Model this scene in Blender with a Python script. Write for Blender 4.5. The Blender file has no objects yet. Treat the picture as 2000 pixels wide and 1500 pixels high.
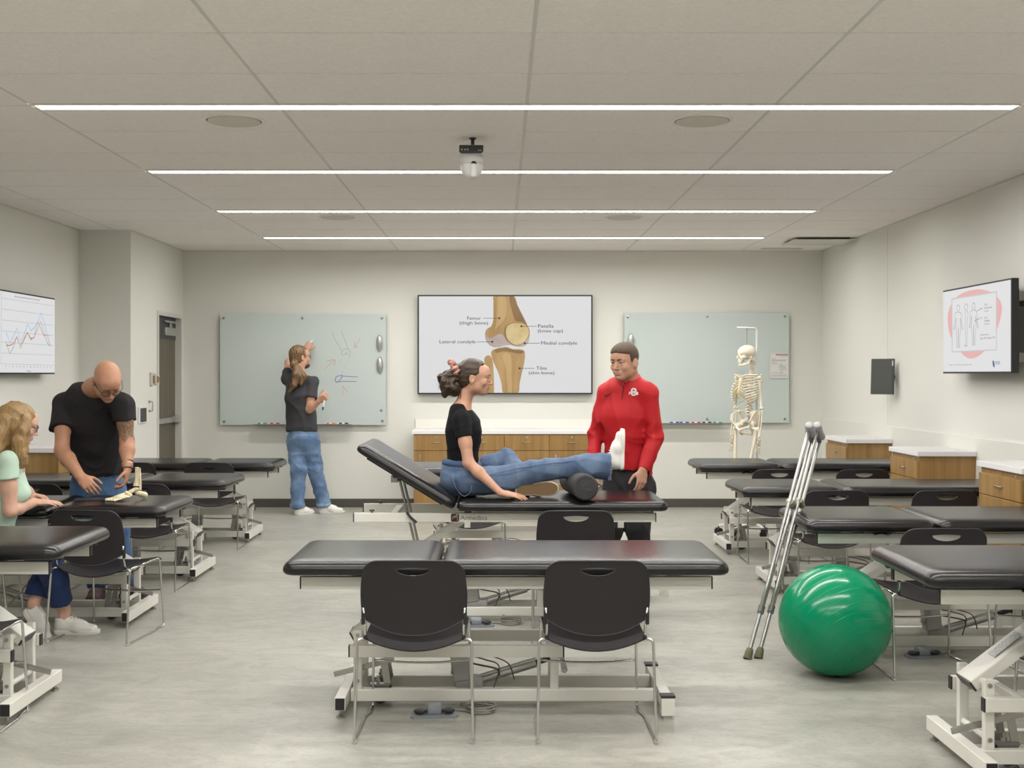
import bpy, bmesh, math, random, os
import numpy as np
from mathutils import Vector, Matrix, Euler
sc = bpy.context.scene
COL = sc.collection
random.seed(7)
PI = math.pi
FOC = 2270.0                      # focal length in pixels of the 2000 px wide frame
CAMZ = 1.42

# ------------------------------------------------------------------ camera
cam_d = bpy.data.cameras.new('camera')
cam_d.sensor_width = 36.0
cam_d.lens = FOC / 2000 * 36.0
cam_d.shift_x = 23 / 2000
cam_d.shift_y = -19 / 2000
cam_d.clip_start = 0.05
cam = bpy.data.objects.new('camera', cam_d); COL.objects.link(cam)
cam.location = (0, 0, CAMZ); cam.rotation_euler = (PI / 2, 0, 0)
sc.camera = cam
# ------------------------------------------------------------------ view + world
sc.view_settings.view_transform = 'Standard'
sc.view_settings.look = 'None'
sc.view_settings.gamma = 1.0
sc.view_settings.use_curve_mapping = False
sc.view_settings.exposure = 0.0
sc.cycles.use_denoising = True
sc.cycles.max_bounces = 8
sc.cycles.diffuse_bounces = 5
sc.cycles.glossy_bounces = 3
sc.cycles.sample_clamp_indirect = 4.0
w = bpy.data.worlds.new('world'); sc.world = w; w.use_nodes = True
w.node_tree.nodes['Background'].inputs[0].default_value = (0.9, 0.93, 1, 1)
w.node_tree.nodes['Background'].inputs[1].default_value = 0.02
LAMP_STRENGTH = 61.5            # the four linear ceiling lamps (built below as fixtures)

def P(px, py, d):
    """world point seen at photo pixel (px,py) at distance d from the camera plane"""
    return Vector(((px - 977) * d / FOC, d, CAMZ - (py - 731) * d / FOC))

# ------------------------------------------------------------------ materials
MATS = {}
def mat(name, col, rough=0.5, metal=0.0, spec=0.5, emit=None, estr=0, noise=None, bump=None, coat=0, sheen=0, alpha=None, trans=0, sss=0):
    if name in MATS: return MATS[name]
    m = bpy.data.materials.new(name); m.use_nodes = True
    nt = m.node_tree; b = nt.nodes['Principled BSDF']
    b.inputs['Base Color'].default_value = (*col, 1)
    b.inputs['Roughness'].default_value = rough
    b.inputs['Metallic'].default_value = metal
    b.inputs['Specular IOR Level'].default_value = spec
    b.inputs['Coat Weight'].default_value = coat
    b.inputs['Sheen Weight'].default_value = sheen
    if sss:
        b.inputs['Subsurface Weight'].default_value = sss
        b.inputs['Subsurface Radius'].default_value = (0.01, 0.004, 0.002)
    b.inputs['Transmission Weight'].default_value = trans
    if emit:
        b.inputs['Emission Color'].default_value = (*emit, 1)
        b.inputs['Emission Strength'].default_value = estr
    if noise:      # (scale vec, detail, lo mult, hi mult)
        scv, det, lo, hi = noise[:4]
        tc = nt.nodes.new('ShaderNodeTexCoord'); mp = nt.nodes.new('ShaderNodeMapping')
        mp.inputs['Scale'].default_value = scv
        if len(noise) > 4: mp.inputs['Rotation'].default_value = noise[4]
        nz = nt.nodes.new('ShaderNodeTexNoise'); nz.inputs['Scale'].default_value = 1; nz.inputs['Detail'].default_value = det
        rp = nt.nodes.new('ShaderNodeValToRGB')
        rp.color_ramp.elements[0].position = 0.3; rp.color_ramp.elements[1].position = 0.7
        rp.color_ramp.elements[0].color = (*[min(1, c * (lo if not isinstance(lo, tuple) else lo[i])) for i, c in enumerate(col)], 1)
        rp.color_ramp.elements[1].color = (*[min(1, c * (hi if not isinstance(hi, tuple) else hi[i])) for i, c in enumerate(col)], 1)
        nt.links.new(tc.outputs['Object'], mp.inputs[0]); nt.links.new(mp.outputs[0], nz.inputs[0])
        nt.links.new(nz.outputs[0], rp.inputs[0]); nt.links.new(rp.outputs[0], b.inputs['Base Color'])
    if bump:       # (scale vec, strength, distance)
        tc = nt.nodes.new('ShaderNodeTexCoord'); mp = nt.nodes.new('ShaderNodeMapping')
        mp.inputs['Scale'].default_value = bump[0]
        nz = nt.nodes.new('ShaderNodeTexNoise'); nz.inputs['Scale'].default_value = 1; nz.inputs['Detail'].default_value = 3
        bp = nt.nodes.new('ShaderNodeBump'); bp.inputs['Strength'].default_value = bump[1]; bp.inputs['Distance'].default_value = bump[2]
        nt.links.new(tc.outputs['Object'], mp.inputs[0]); nt.links.new(mp.outputs[0], nz.inputs[0])
        nt.links.new(nz.outputs[0], bp.inputs['Height']); nt.links.new(bp.outputs[0], b.inputs['Normal'])
    MATS[name] = m
    return m

M_wall = mat('wall_paint', (0.745, 0.74, 0.69), 0.75, spec=0.25, bump=((220, 220, 220), 0.05, 0.001))
M_tile = mat('ceiling_tile', (0.94, 0.895, 0.865), 0.95, spec=0.1, noise=((60, 60, 60), 4, 0.96, 1.03))
M_grid = mat('ceiling_grid', (0.66, 0.65, 0.61), 0.5)
M_base = mat('baseboard_vinyl', (0.075, 0.07, 0.058), 0.5)
M_lamp = mat('lamp_diffuser', (1, 1, 1), 0.5, emit=(1.0, 0.985, 0.95), estr=LAMP_STRENGTH)
M_white = mat('white_enamel', (0.74, 0.72, 0.66), 0.35)
M_black = mat('black_plastic', (0.012, 0.012, 0.013), 0.45)
M_vinyl = mat('black_vinyl', (0.010, 0.009, 0.010), 0.265, spec=0.45, bump=((160, 160, 160), 0.04, 0.0005))
M_chair = mat('chair_plastic', (0.020, 0.0165, 0.0195), 0.47, spec=0.38, bump=((900, 900, 900), 0.08, 0.0004))
M_chrome = mat('chrome', (0.62, 0.61, 0.60), 0.13, metal=1)
M_steel = mat('brushed_steel', (0.42, 0.41, 0.39), 0.32, metal=1)
M_alu = mat('aluminium', (0.50, 0.50, 0.49), 0.36, metal=0.85)
M_greyp = mat('grey_plastic', (0.42, 0.42, 0.41), 0.5)
M_dgrey = mat('dark_grey_plastic', (0.06, 0.06, 0.062), 0.5)
M_counter = mat('counter_laminate', (0.80, 0.79, 0.80), 0.3)
M_bone = mat('model_bone', (0.84, 0.79, 0.67), 0.42, noise=((14, 14, 14), 3, (0.90, 0.85, 0.78), 1.04))
M_metalgrey = mat('door_frame_paint', (0.62, 0.61, 0.57), 0.4)

def wood_mat():
    m = bpy.data.materials.new('oak_laminate'); m.use_nodes = True
    nt = m.node_tree; b = nt.nodes['Principled BSDF']; b.inputs['Roughness'].default_value = 0.42
    tc = nt.nodes.new('ShaderNodeTexCoord'); mp = nt.nodes.new('ShaderNodeMapping'); mp.inputs['Scale'].default_value = (18, 18, 1.0)
    nz = nt.nodes.new('ShaderNodeTexNoise'); nz.inputs['Scale'].default_value = 1; nz.inputs['Detail'].default_value = 6; nz.inputs['Distortion'].default_value = 0.4
    rp = nt.nodes.new('ShaderNodeValToRGB')
    e = rp.color_ramp.elements; e[0].position = 0.25; e[0].color = (0.215, 0.118, 0.034, 1); e[1].position = 0.75; e[1].color = (0.37, 0.225, 0.082, 1)
    x = e.new(0.5); x.color = (0.295, 0.170, 0.055, 1)
    nt.links.new(tc.outputs['Object'], mp.inputs[0]); nt.links.new(mp.outputs[0], nz.inputs[0])
    nt.links.new(nz.outputs[0], rp.inputs[0]); nt.links.new(rp.outputs[0], b.inputs['Base Color'])
    return m
M_wood = wood_mat()

def floor_mat():
    m = bpy.data.materials.new('linoleum'); m.use_nodes = True
    nt = m.node_tree; b = nt.nodes['Principled BSDF']; L = nt.links.new
    tc = nt.nodes.new('ShaderNodeTexCoord')
    def nz(scale, det, rot=0.0, dist=0.0):
        mp = nt.nodes.new('ShaderNodeMapping'); mp.inputs['Scale'].default_value = scale; mp.inputs['Rotation'].default_value = (0, 0, rot)
        n = nt.nodes.new('ShaderNodeTexNoise'); n.inputs['Scale'].default_value = 1; n.inputs['Detail'].default_value = det; n.inputs['Distortion'].default_value = dist
        L(tc.outputs['Object'], mp.inputs[0]); L(mp.outputs[0], n.inputs[0]); return n.outputs[0]
    def ramp(src, p0, c0, p1, c1):
        r = nt.nodes.new('ShaderNodeValToRGB'); r.color_ramp.elements[0].position = p0; r.color_ramp.elements[0].color = (*c0, 1)
        r.color_ramp.elements[1].position = p1; r.color_ramp.elements[1].color = (*c1, 1); L(src, r.inputs[0]); return r.outputs[0]
    def mix(kind, f, a, c):
        x = nt.nodes.new('ShaderNodeMix'); x.data_type = 'RGBA'; x.blend_type = kind; x.inputs[0].default_value = f
        L(a, x.inputs[6]); L(c, x.inputs[7]); return x.outputs[2]
    big = ramp(nz((0.8, 1.6, 1), 3), 0.35, (0.345, 0.337, 0.298), 0.65, (0.405, 0.395, 0.352))
    streak = ramp(nz((4.5, 9, 1), 9, 0.75, 1.4), 0.36, (0.86, 0.86, 0.85), 0.62, (1.05, 1.05, 1.04))
    speck = ramp(nz((34, 60, 1), 8, 0.75, 1.2), 0.36, (0.66, 0.66, 0.67), 0.5, (1, 1, 1))
    # wide rolls of sheet, slightly different from each other
    br = nt.nodes.new('ShaderNodeTexBrick'); br.inputs['Scale'].default_value = 1; br.inputs['Brick Width'].default_value = 0.62; br.inputs['Row Height'].default_value = 0.31
    br.inputs['Mortar Size'].default_value = 0.0; br.inputs['Color1'].default_value = (0.93, 0.93, 0.93, 1); br.inputs['Color2'].default_value = (1.03, 1.03, 1.03, 1)
    L(tc.outputs['Object'], br.inputs[0])
    c = mix('MULTIPLY', 1, big, streak); c = mix('MULTIPLY', 0.42, c, speck); c = mix('MULTIPLY', 0.8, c, br.outputs[0])
    L(c, b.inputs['Base Color'])
    b.inputs['Roughness'].default_value = 0.34; b.inputs['Specular IOR Level'].default_value = 0.45
    return m
M_floor = floor_mat()

# ------------------------------------------------------------------ mesh helpers
def link(name, me, m, parent=None, smooth=None):
    o = bpy.data.objects.new(name, me); COL.objects.link(o)
    if m is not None:
        for mm in (m if isinstance(m, (list, tuple)) else [m]): me.materials.append(mm)
    if parent is not None: o.parent = parent
    return o
def obj(name, bm, m, parent=None, smooth=False, auto=None):
    bmesh.ops.recalc_face_normals(bm, faces=bm.faces)
    me = bpy.data.meshes.new(name); bm.to_mesh(me); bm.free()
    if smooth or auto:
        me.polygons.foreach_set('use_smooth', [True] * len(me.polygons))
    if auto: me.set_sharp_from_angle(angle=math.radians(auto))
    return link(name, me, m, parent)
def thing(name, label, cat, loc=(0, 0, 0), rz=0, group=None):
    o = bpy.data.objects.new(name, None); COL.objects.link(o)
    o.location = loc; o.rotation_euler = (0, 0, rz); o.empty_display_size = 0.1
    o['label'] = label; o['category'] = cat
    if group: o['group'] = group
    return o
def tag(o, label=None, cat=None, group=None, kind=None):
    if label: o['label'] = label
    if cat: o['category'] = cat
    if group: o['group'] = group
    if kind: o['kind'] = kind
    return o
def copy_tree(o, parent=None, skip=()):
    c = o.copy(); COL.objects.link(c)
    if parent is not None: c.parent = parent
    for ch in list(o.children):
        if ch.name.split('.')[0] in skip: continue
        copy_tree(ch, c, skip)
    return c
def B(): return bmesh.new()
def box(bm, c, s, bevel=0.0, seg=2, rot=None):
    """axis box centre c, full size s; optional bevel and rotation matrix about its centre"""
    M = Matrix.Translation(Vector(c)) @ (rot.to_4x4() if rot is not None else Matrix.Identity(4)) @ Matrix.Diagonal((*s, 1))
    r = bmesh.ops.create_cube(bm, size=1, matrix=M)
    if bevel > 0:
        es = list({e for v in r['verts'] for e in v.link_edges})
        bmesh.ops.bevel(bm, geom=es, offset=bevel, segments=seg, profile=0.5, affect='EDGES')
def frame_from(d, up=Vector((0, 0, 1))):
    d = d.normalized()
    if abs(d.dot(up)) > 0.98: up = Vector((0, 1, 0))
    x = up.cross(d).normalized(); y = d.cross(x).normalized()
    return x, y
def beam(bm, a, b, w_, h_, up=(0, 0, 1), bevel=0.003):
    """rectangular tube from a to b, width w_ (sideways) height h_ (along up)"""
    a = Vector(a); b = Vector(b); d = b - a; x, y = frame_from(d, Vector(up))
    rot = Matrix((x, y, d.normalized())).transposed()
    box(bm, (a + b) / 2, (w_, h_, d.length), bevel, 2, rot)
def cyl(bm, a, b, r, r2=None, seg=16):
    a = Vector(a); b = Vector(b); d = b - a; x, y = frame_from(d)
    r2 = r if r2 is None else r2
    M = Matrix.Translation((a + b) / 2) @ Matrix((x, y, d.normalized())).transposed().to_4x4()
    bmesh.ops.create_cone(bm, cap_ends=True, segments=seg, radius1=r, radius2=r2, depth=d.length, matrix=M)
def sph(bm, c, r, seg=16, scale=(1, 1, 1), rot=None):
    M = Matrix.Translation(Vector(c)) @ (rot.to_4x4() if rot is not None else Matrix.Identity(4)) @ Matrix.Diagonal((*scale, 1))
    bmesh.ops.create_uvsphere(bm, u_segments=seg, v_segments=max(6, seg // 2), radius=r, matrix=M)
def smoothpath(pts, n=6, closed=False):
    pts = [Vector(p) for p in pts]; out = []; N = len(pts)
    rng = range(N if closed else N - 1)
    for i in rng:
        p1, p2 = pts[i], pts[(i + 1) % N]
        p0 = pts[(i - 1) % N] if (closed or i > 0) else p1
        p3 = pts[(i + 2) % N] if (closed or i + 2 < N) else p2
        for k in range(n):
            t = k / n
            out.append(0.5 * ((2 * p1) + (p2 - p0) * t + (2 * p0 - 5 * p1 + 4 * p2 - p3) * t * t + (3 * p1 - p0 - 3 * p2 + p3) * t ** 3))
    if not closed: out.append(pts[-1])
    return out
def bendpath(pts, r, n=5):
    """polyline with corners rounded by radius r"""
    pts = [Vector(p) for p in pts]; out = [pts[0]]
    for i in range(1, len(pts) - 1):
        a, b, c = pts[i - 1], pts[i], pts[i + 1]
        u = (a - b); v = (c - b); rr = min(r, u.length * 0.45, v.length * 0.45)
        p = b + u.normalized() * rr; q = b + v.normalized() * rr
        for k in range(n + 1):
            t = k / n; out.append((1 - t) ** 2 * p + 2 * t * (1 - t) * b + t * t * q)
    out.append(pts[-1]); return out
def tube(bm, pts, r, seg=8, closed=False, cap=True, flat=None):
    pts = [Vector(p) for p in pts]; N = len(pts); rings = []
    rr = r if callable(r) else (lambda t: r)
    prev = None
    for i, p in enumerate(pts):
        if closed: d = pts[(i + 1) % N] - pts[(i - 1) % N]
        else: d = pts[min(i + 1, N - 1)] - pts[max(i - 1, 0)]
        if d.length < 1e-9: d = Vector((0, 0, 1))
        d.normalize()
        if prev is None: x, y = frame_from(d)
        else:
            x = prev - d * prev.dot(d)
            if x.length < 1e-6: x, y = frame_from(d)
            x.normalize(); y = d.cross(x)
        prev = x; rad = rr(i / max(1, N - 1))
        fx, fy = flat if flat else (1, 1)
        rings.append([bm.verts.new(p + x * math.cos(2 * PI * k / seg) * rad * fx + y * math.sin(2 * PI * k / seg) * rad * fy) for k in range(seg)])
    for i in range(N if closed else N - 1):
        a, b = rings[i], rings[(i + 1) % N]
        for k in range(seg):
            try: bm.faces.new((a[k], a[(k + 1) % seg], b[(k + 1) % seg], b[k]))
            except ValueError: pass
    if cap and not closed:
        bm.faces.new(rings[0][::-1]); bm.faces.new(rings[-1])
def prism(bm, poly, origin, ux, uy, depth):
    """extrude 2D outline poly (in plane ux,uy at origin) by vector depth"""
    o = Vector(origin); ux = Vector(ux); uy = Vector(uy); dv = Vector(depth)
    a = [bm.verts.new(o + ux * p[0] + uy * p[1]) for p in poly]
    if dv.length == 0:
        bm.faces.new(a); return
    b = [bm.verts.new(v.co + dv) for v in a]
    n = len(poly)
    bm.faces.new(a); bm.faces.new(b[::-1])
    for i in range(n): bm.faces.new((a[i], a[(i + 1) % n], b[(i + 1) % n], b[i]))
def rrect(w_, h_, r, n=4):
    out = []
    for cx, cy, a0 in ((w_ / 2 - r, h_ / 2 - r, 0), (-w_ / 2 + r, h_ / 2 - r, 90), (-w_ / 2 + r, -h_ / 2 + r, 180), (w_ / 2 - r, -h_ / 2 + r, 270)):
        for k in range(n + 1):
            a = math.radians(a0 + 90 * k / n); out.append((cx + r * math.cos(a), cy + r * math.sin(a)))
    return out
def lathe(bm, prof, c, axis=(0, 0, 1), seg=24):
    """prof: list of (radius, height)"""
    c = Vector(c); d = Vector(axis).normalized(); x, y = frame_from(d); rings = []
    for r, h in prof:
        rings.append([bm.verts.new(c + d * h + (x * math.cos(2 * PI * k / seg) + y * math.sin(2 * PI * k / seg)) * max(r, 1e-5)) for k in range(seg)])
    for i in range(len(rings) - 1):
        for k in range(seg): bm.faces.new((rings[i][k], rings[i][(k + 1) % seg], rings[i + 1][(k + 1) % seg], rings[i + 1][k]))
    bm.faces.new(rings[0][::-1]); bm.faces.new(rings[-1])
def text_obj(name, s, size, m, parent, origin, ux, uy, align='LEFT', ext=0.0004, sx=1.0, bold=0.0):
    cu = bpy.data.curves.new(name, 'FONT'); cu.body = s; cu.size = size; cu.align_x = align; cu.extrude = ext; cu.resolution_u = 3
    cu.offset = bold
    t = bpy.data.objects.new(name, cu); COL.objects.link(t)
    dg = bpy.context.evaluated_depsgraph_get()
    me = bpy.data.meshes.new_from_object(t.evaluated_get(dg)); bpy.data.objects.remove(t); me.name = name
    ux = Vector(ux).normalized(); uy = Vector(uy).normalized(); uz = ux.cross(uy)
    M = Matrix.Translation(Vector(origin)) @ Matrix((ux * sx, uy, uz)).transposed().to_4x4()
    me.transform(M); me.materials.clear()
    return link(name, me, m, parent)

# ------------------------------------------------------------------ room shell
XL, XLB, XR, YB, YF, H = -3.86, -3.39, 3.45, 12.43, -3.0, 2.74   # left wall, left wall of the back bay, right wall, back, front, ceiling
YJ = 10.66
def struct(name, bm, m, auto=None):
    o = obj(name, bm, m, auto=auto); o['kind'] = 'structure'; return o
b = B(); box(b, ((XL + XR) / 2, (YB + YF) / 2, -0.05), (XR - XL + 0.4, YB - YF + 0.4, 0.1)); struct('floor', b, M_floor)
b = B(); box(b, (0, YB + 0.1, H / 2), (8.2, 0.2, H + 0.2)); struct('wall_back', b, M_wall)
b = B(); box(b, (0, YF - 0.1, H / 2), (8.2, 0.2, H + 0.2)); struct('wall_front', b, M_wall)
b = B(); box(b, (XR + 0.1, (YB + YF) / 2, H / 2), (0.2, YB - YF, H + 0.2)); box(b, (XR - 0.006, (YB + YF) / 2, 0.48), (0.012, YB - YF - 0.002, 0.96))
struct('wall_right', b, M_wall)
DY0, DY1, DZ = 11.50, 12.31, 2.01          # door opening in the left wall of the back bay
b = B()
box(b, (XL - 0.1, (YJ + YF) / 2, H / 2), (0.2, YJ - YF, H + 0.2))
box(b, ((XL - 0.2 + XLB - 0.12) / 2, YJ + 0.06, H / 2), (XLB - 0.12 - XL + 0.2, 0.12, H + 0.2))
box(b, (XLB - 0.06, (YJ + DY0) / 2, H / 2), (0.12, DY0 - YJ, H + 0.2))
box(b, (XLB - 0.06, (YB + DY1) / 2, H / 2), (0.12, YB - DY1, H + 0.2))
box(b, (XLB - 0.06, (DY0 + DY1) / 2, (DZ + H) / 2 + 0.05), (0.12, DY1 - DY0, H - DZ + 0.1))
struct('wall_left', b, M_wall)
# ceiling slab, tiles and grid
GX = [0.13 + 1.219 * k for k in range(-4, 4)]
GY = [YB - 0.6096 * k for k in range(0, 26) if YB - 0.6096 * k > YF]
LX0, LX1 = -2.308 + 0.03, 2.568 - 0.03
LY = [YB - 0.6096 * k for k in (2, 5, 8, 11, 14, 17, 20)]
b = B(); box(b, ((XL + XR) / 2, (YB + YF) / 2, H + 0.11), (XR - XL + 0.3, YB - YF + 0.3, 0.1)); struct('ceiling', b, M_tile)
ce = bpy.data.objects['ceiling']
b = B()
xs = [XL] + [x for x in GX if XL + 0.05 < x < XR - 0.05] + [XR]
ys = sorted([YF] + GY)
for i in range(len(xs) - 1):
    for j in range(len(ys) - 1):
        x0, x1, y0, y1 = xs[i] + 0.008, xs[i + 1] - 0.008, ys[j] + 0.009, ys[j + 1] - 0.009
        for ly in LY:           # tiles are cut back where a lamp lies on the grid line
            if abs(ys[j] - ly) < 0.01 and LX0 - 0.1 < (x0 + x1) / 2 < LX1 + 0.1: y0 = ly + 0.05
            if abs(ys[j + 1] - ly) < 0.01 and LX0 - 0.1 < (x0 + x1) / 2 < LX1 + 0.1: y1 = ly - 0.05
        box(b, ((x0 + x1) / 2, (y0 + y1) / 2, H + 0.012), (x1 - x0, y1 - y0, 0.02), 0.002, 1)
struct('ceiling', b, M_tile)
b = B()
ysl = [YF] + [v for ly in reversed(LY) for v in (ly - 0.05, ly + 0.05)] + [YB]
for x in xs[1:-1]:
    for q in range(0, len(ysl), 2): box(b, (x, (ysl[q] + ysl[q + 1]) / 2, H + 0.012), (0.024, ysl[q + 1] - ysl[q], 0.016))
for y in GY[1:]:
    if any(abs(y - ly) < 0.01 for ly in LY):
        box(b, ((XL + LX0) / 2, y, H + 0.011), (LX0 - XL, 0.02, 0.014)); box(b, ((XR + LX1) / 2, y, H + 0.011), (XR - LX1, 0.02, 0.014))
    else: box(b, ((XL + XR) / 2, y, H + 0.020), (XR - XL, 0.02, 0.014))
box(b, ((XLB + XR) / 2, YB - 0.008, H + 0.006), (XR - XLB, 0.016, 0.02)); box(b, (XR - 0.008, (YB + YF) / 2, H + 0.006), (0.016, YB - YF, 0.02))
box(b, (XL + 0.008, (YJ + YF) / 2, H + 0.006), (0.016, YJ - YF, 0.02)); box(b, (XLB + 0.008, (YB + YJ) / 2, H + 0.006), (0.016, YB - YJ, 0.02))
struct('trim_1', b, M_grid)
# baseboards
b = B(); box(b, ((XLB + XR) / 2, YB - 0.006, 0.045), (XR - XLB, 0.012, 0.09), 0.003, 1); struct('baseboard_back', b, M_base)
b = B(); box(b, (XR - 0.018, (YB + YF) / 2, 0.045), (0.012, YB - YF, 0.09), 0.003, 1); struct('baseboard_right', b, M_base)
b = B(); box(b, (XL + 0.006, (YJ + YF) / 2, 0.045), (0.012, YJ - YF, 0.09)); box(b, ((XL + XLB) / 2, YJ - 0.006, 0.045), (XLB - XL, 0.012, 0.09))
box(b, (XLB + 0.006, (YJ + DY0 - 0.06) / 2, 0.045), (0.012, DY0 - 0.06 - YJ, 0.09)); struct('baseboard_left', b, M_base)
# wall seam lines on the right wall
b = B(); box(b, (XR - 0.0005, 10.35, 1.85), (0.002, 0.004, 1.76)); struct('trim_2', b, mat('seam', (0.6, 0.58, 0.52), 0.8))

# door in the left bay: frame, leaf standing ajar inside the opening, panic bar, closer
b = B()
box(b, (XLB - 0.05, DY0 - 0.014, DZ / 2 + 0.02), (0.13, 0.04, DZ + 0.04), 0.003, 1); box(b, (XLB - 0.05, DY1 + 0.014, DZ / 2 + 0.02), (0.13, 0.04, DZ + 0.04), 0.003, 1)
box(b, (XLB - 0.05, (DY0 + DY1) / 2, DZ + 0.018), (0.128, DY1 - DY0, 0.04))
struct('trim_3', b, M_metalgrey)
M_door = mat('door_veneer', (0.125, 0.105, 0.075), 0.5, noise=((30, 30, 1.5), 5, 0.75, 1.2))
b = B(); box(b, (XLB - 0.075, (DY0 + DY1) / 2, DZ / 2), (0.045, DY1 - DY0 - 0.008, DZ - 0.008), 0.002, 1)
door = struct('door_1', b, M_door)
b = B(); box(b, (XLB - 0.035, (DY0 + DY1) / 2 - 0.01, 0.945), (0.028, DY1 - DY0 - 0.06, 0.055), 0.006); box(b, (XLB - 0.018, DY1 - 0.09, 0.95), (0.05, 0.16, 0.07), 0.008)
obj('panic_bar', b, M_alu, door)
b = B(); box(b, (XLB - 0.03, DY1 - 0.30, DZ - 0.15), (0.05, 0.36, 0.085), 0.012); box(b, (XLB - 0.02, DY1 - 0.26, DZ - 0.05), (0.02, 0.44, 0.02), 0.004); box(b, (XLB - 0.03, DY1 - 0.26, DZ - 0.09), (0.02, 0.05, 0.08), 0.004)
obj('door_closer', b, M_alu, door)
b = B(); box(b, (XLB - 0.049, (DY0 + DY1) / 2, DZ - 0.12), (0.006, DY1 - DY0 - 0.01, 0.22)); obj('top_plate', b, M_dgrey, door)

# ------------------------------------------------------------------ lamps
WHERE = ['nearest the back wall', 'second from the back wall', 'third from the back wall, behind the ceiling camera', 'large in front at the top, the nearest in view']
for k, ly in enumerate(LY):
    t = thing('linear_light', 'long recessed white ceiling light, ' + (WHERE[k] if k < 4 else 'out of view behind the camera'), 'light', ((LX0 + LX1) / 2, ly, H), 0, 'long linear ceiling lights')
    LL = LX1 - LX0
    b = B()
    for s in (-1, 1): box(b, (0, s * 0.045, 0.008), (LL, 0.006, 0.03))
    for s in (-1, 1): box(b, (s * (LL / 2 + 0.004), 0, 0.008), (0.012, 0.096, 0.03))
    obj('housing', b, M_white, t)
    b = B(); box(b, (0, 0, 0.006), (LL, 0.080, 0.008)); obj('diffuser', b, M_lamp, t)

# ------------------------------------------------------------------ treatment tables
def cushion_bm(x0, x1, w_, z0, thick=0.062, r=0.055):
    bm = B(); L_ = x1 - x0; cx = (x0 + x1) / 2; k = thick / 0.062
    prof = [(0.030, 0.0), (0.010, 0.002), (0.002, 0.010), (0.0, 0.020), (0.0025, 0.033), (0.010, 0.045), (0.022, 0.053), (0.040, 0.058), (0.070, 0.0605), (0.12, 0.062)]
    rings = []
    for o, z in prof:
        pts = rrect(L_ - 2 * o, w_ - 2 * o, max(r - o * 0.6, 0.012), 6)
        rings.append([bm.verts.new((cx + p[0], p[1], z0 + z * k)) for p in pts])
    n = len(rings[0])
    for i in range(len(rings) - 1):
        for j in range(n): bm.faces.new((rings[i][j], rings[i][(j + 1) % n], rings[i + 1][(j + 1) % n], rings[i + 1][j]))
    bm.faces.new(rings[0][::-1]); bm.faces.new(rings[-1])
    return bm
CW = 0.665      # cushion width

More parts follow.
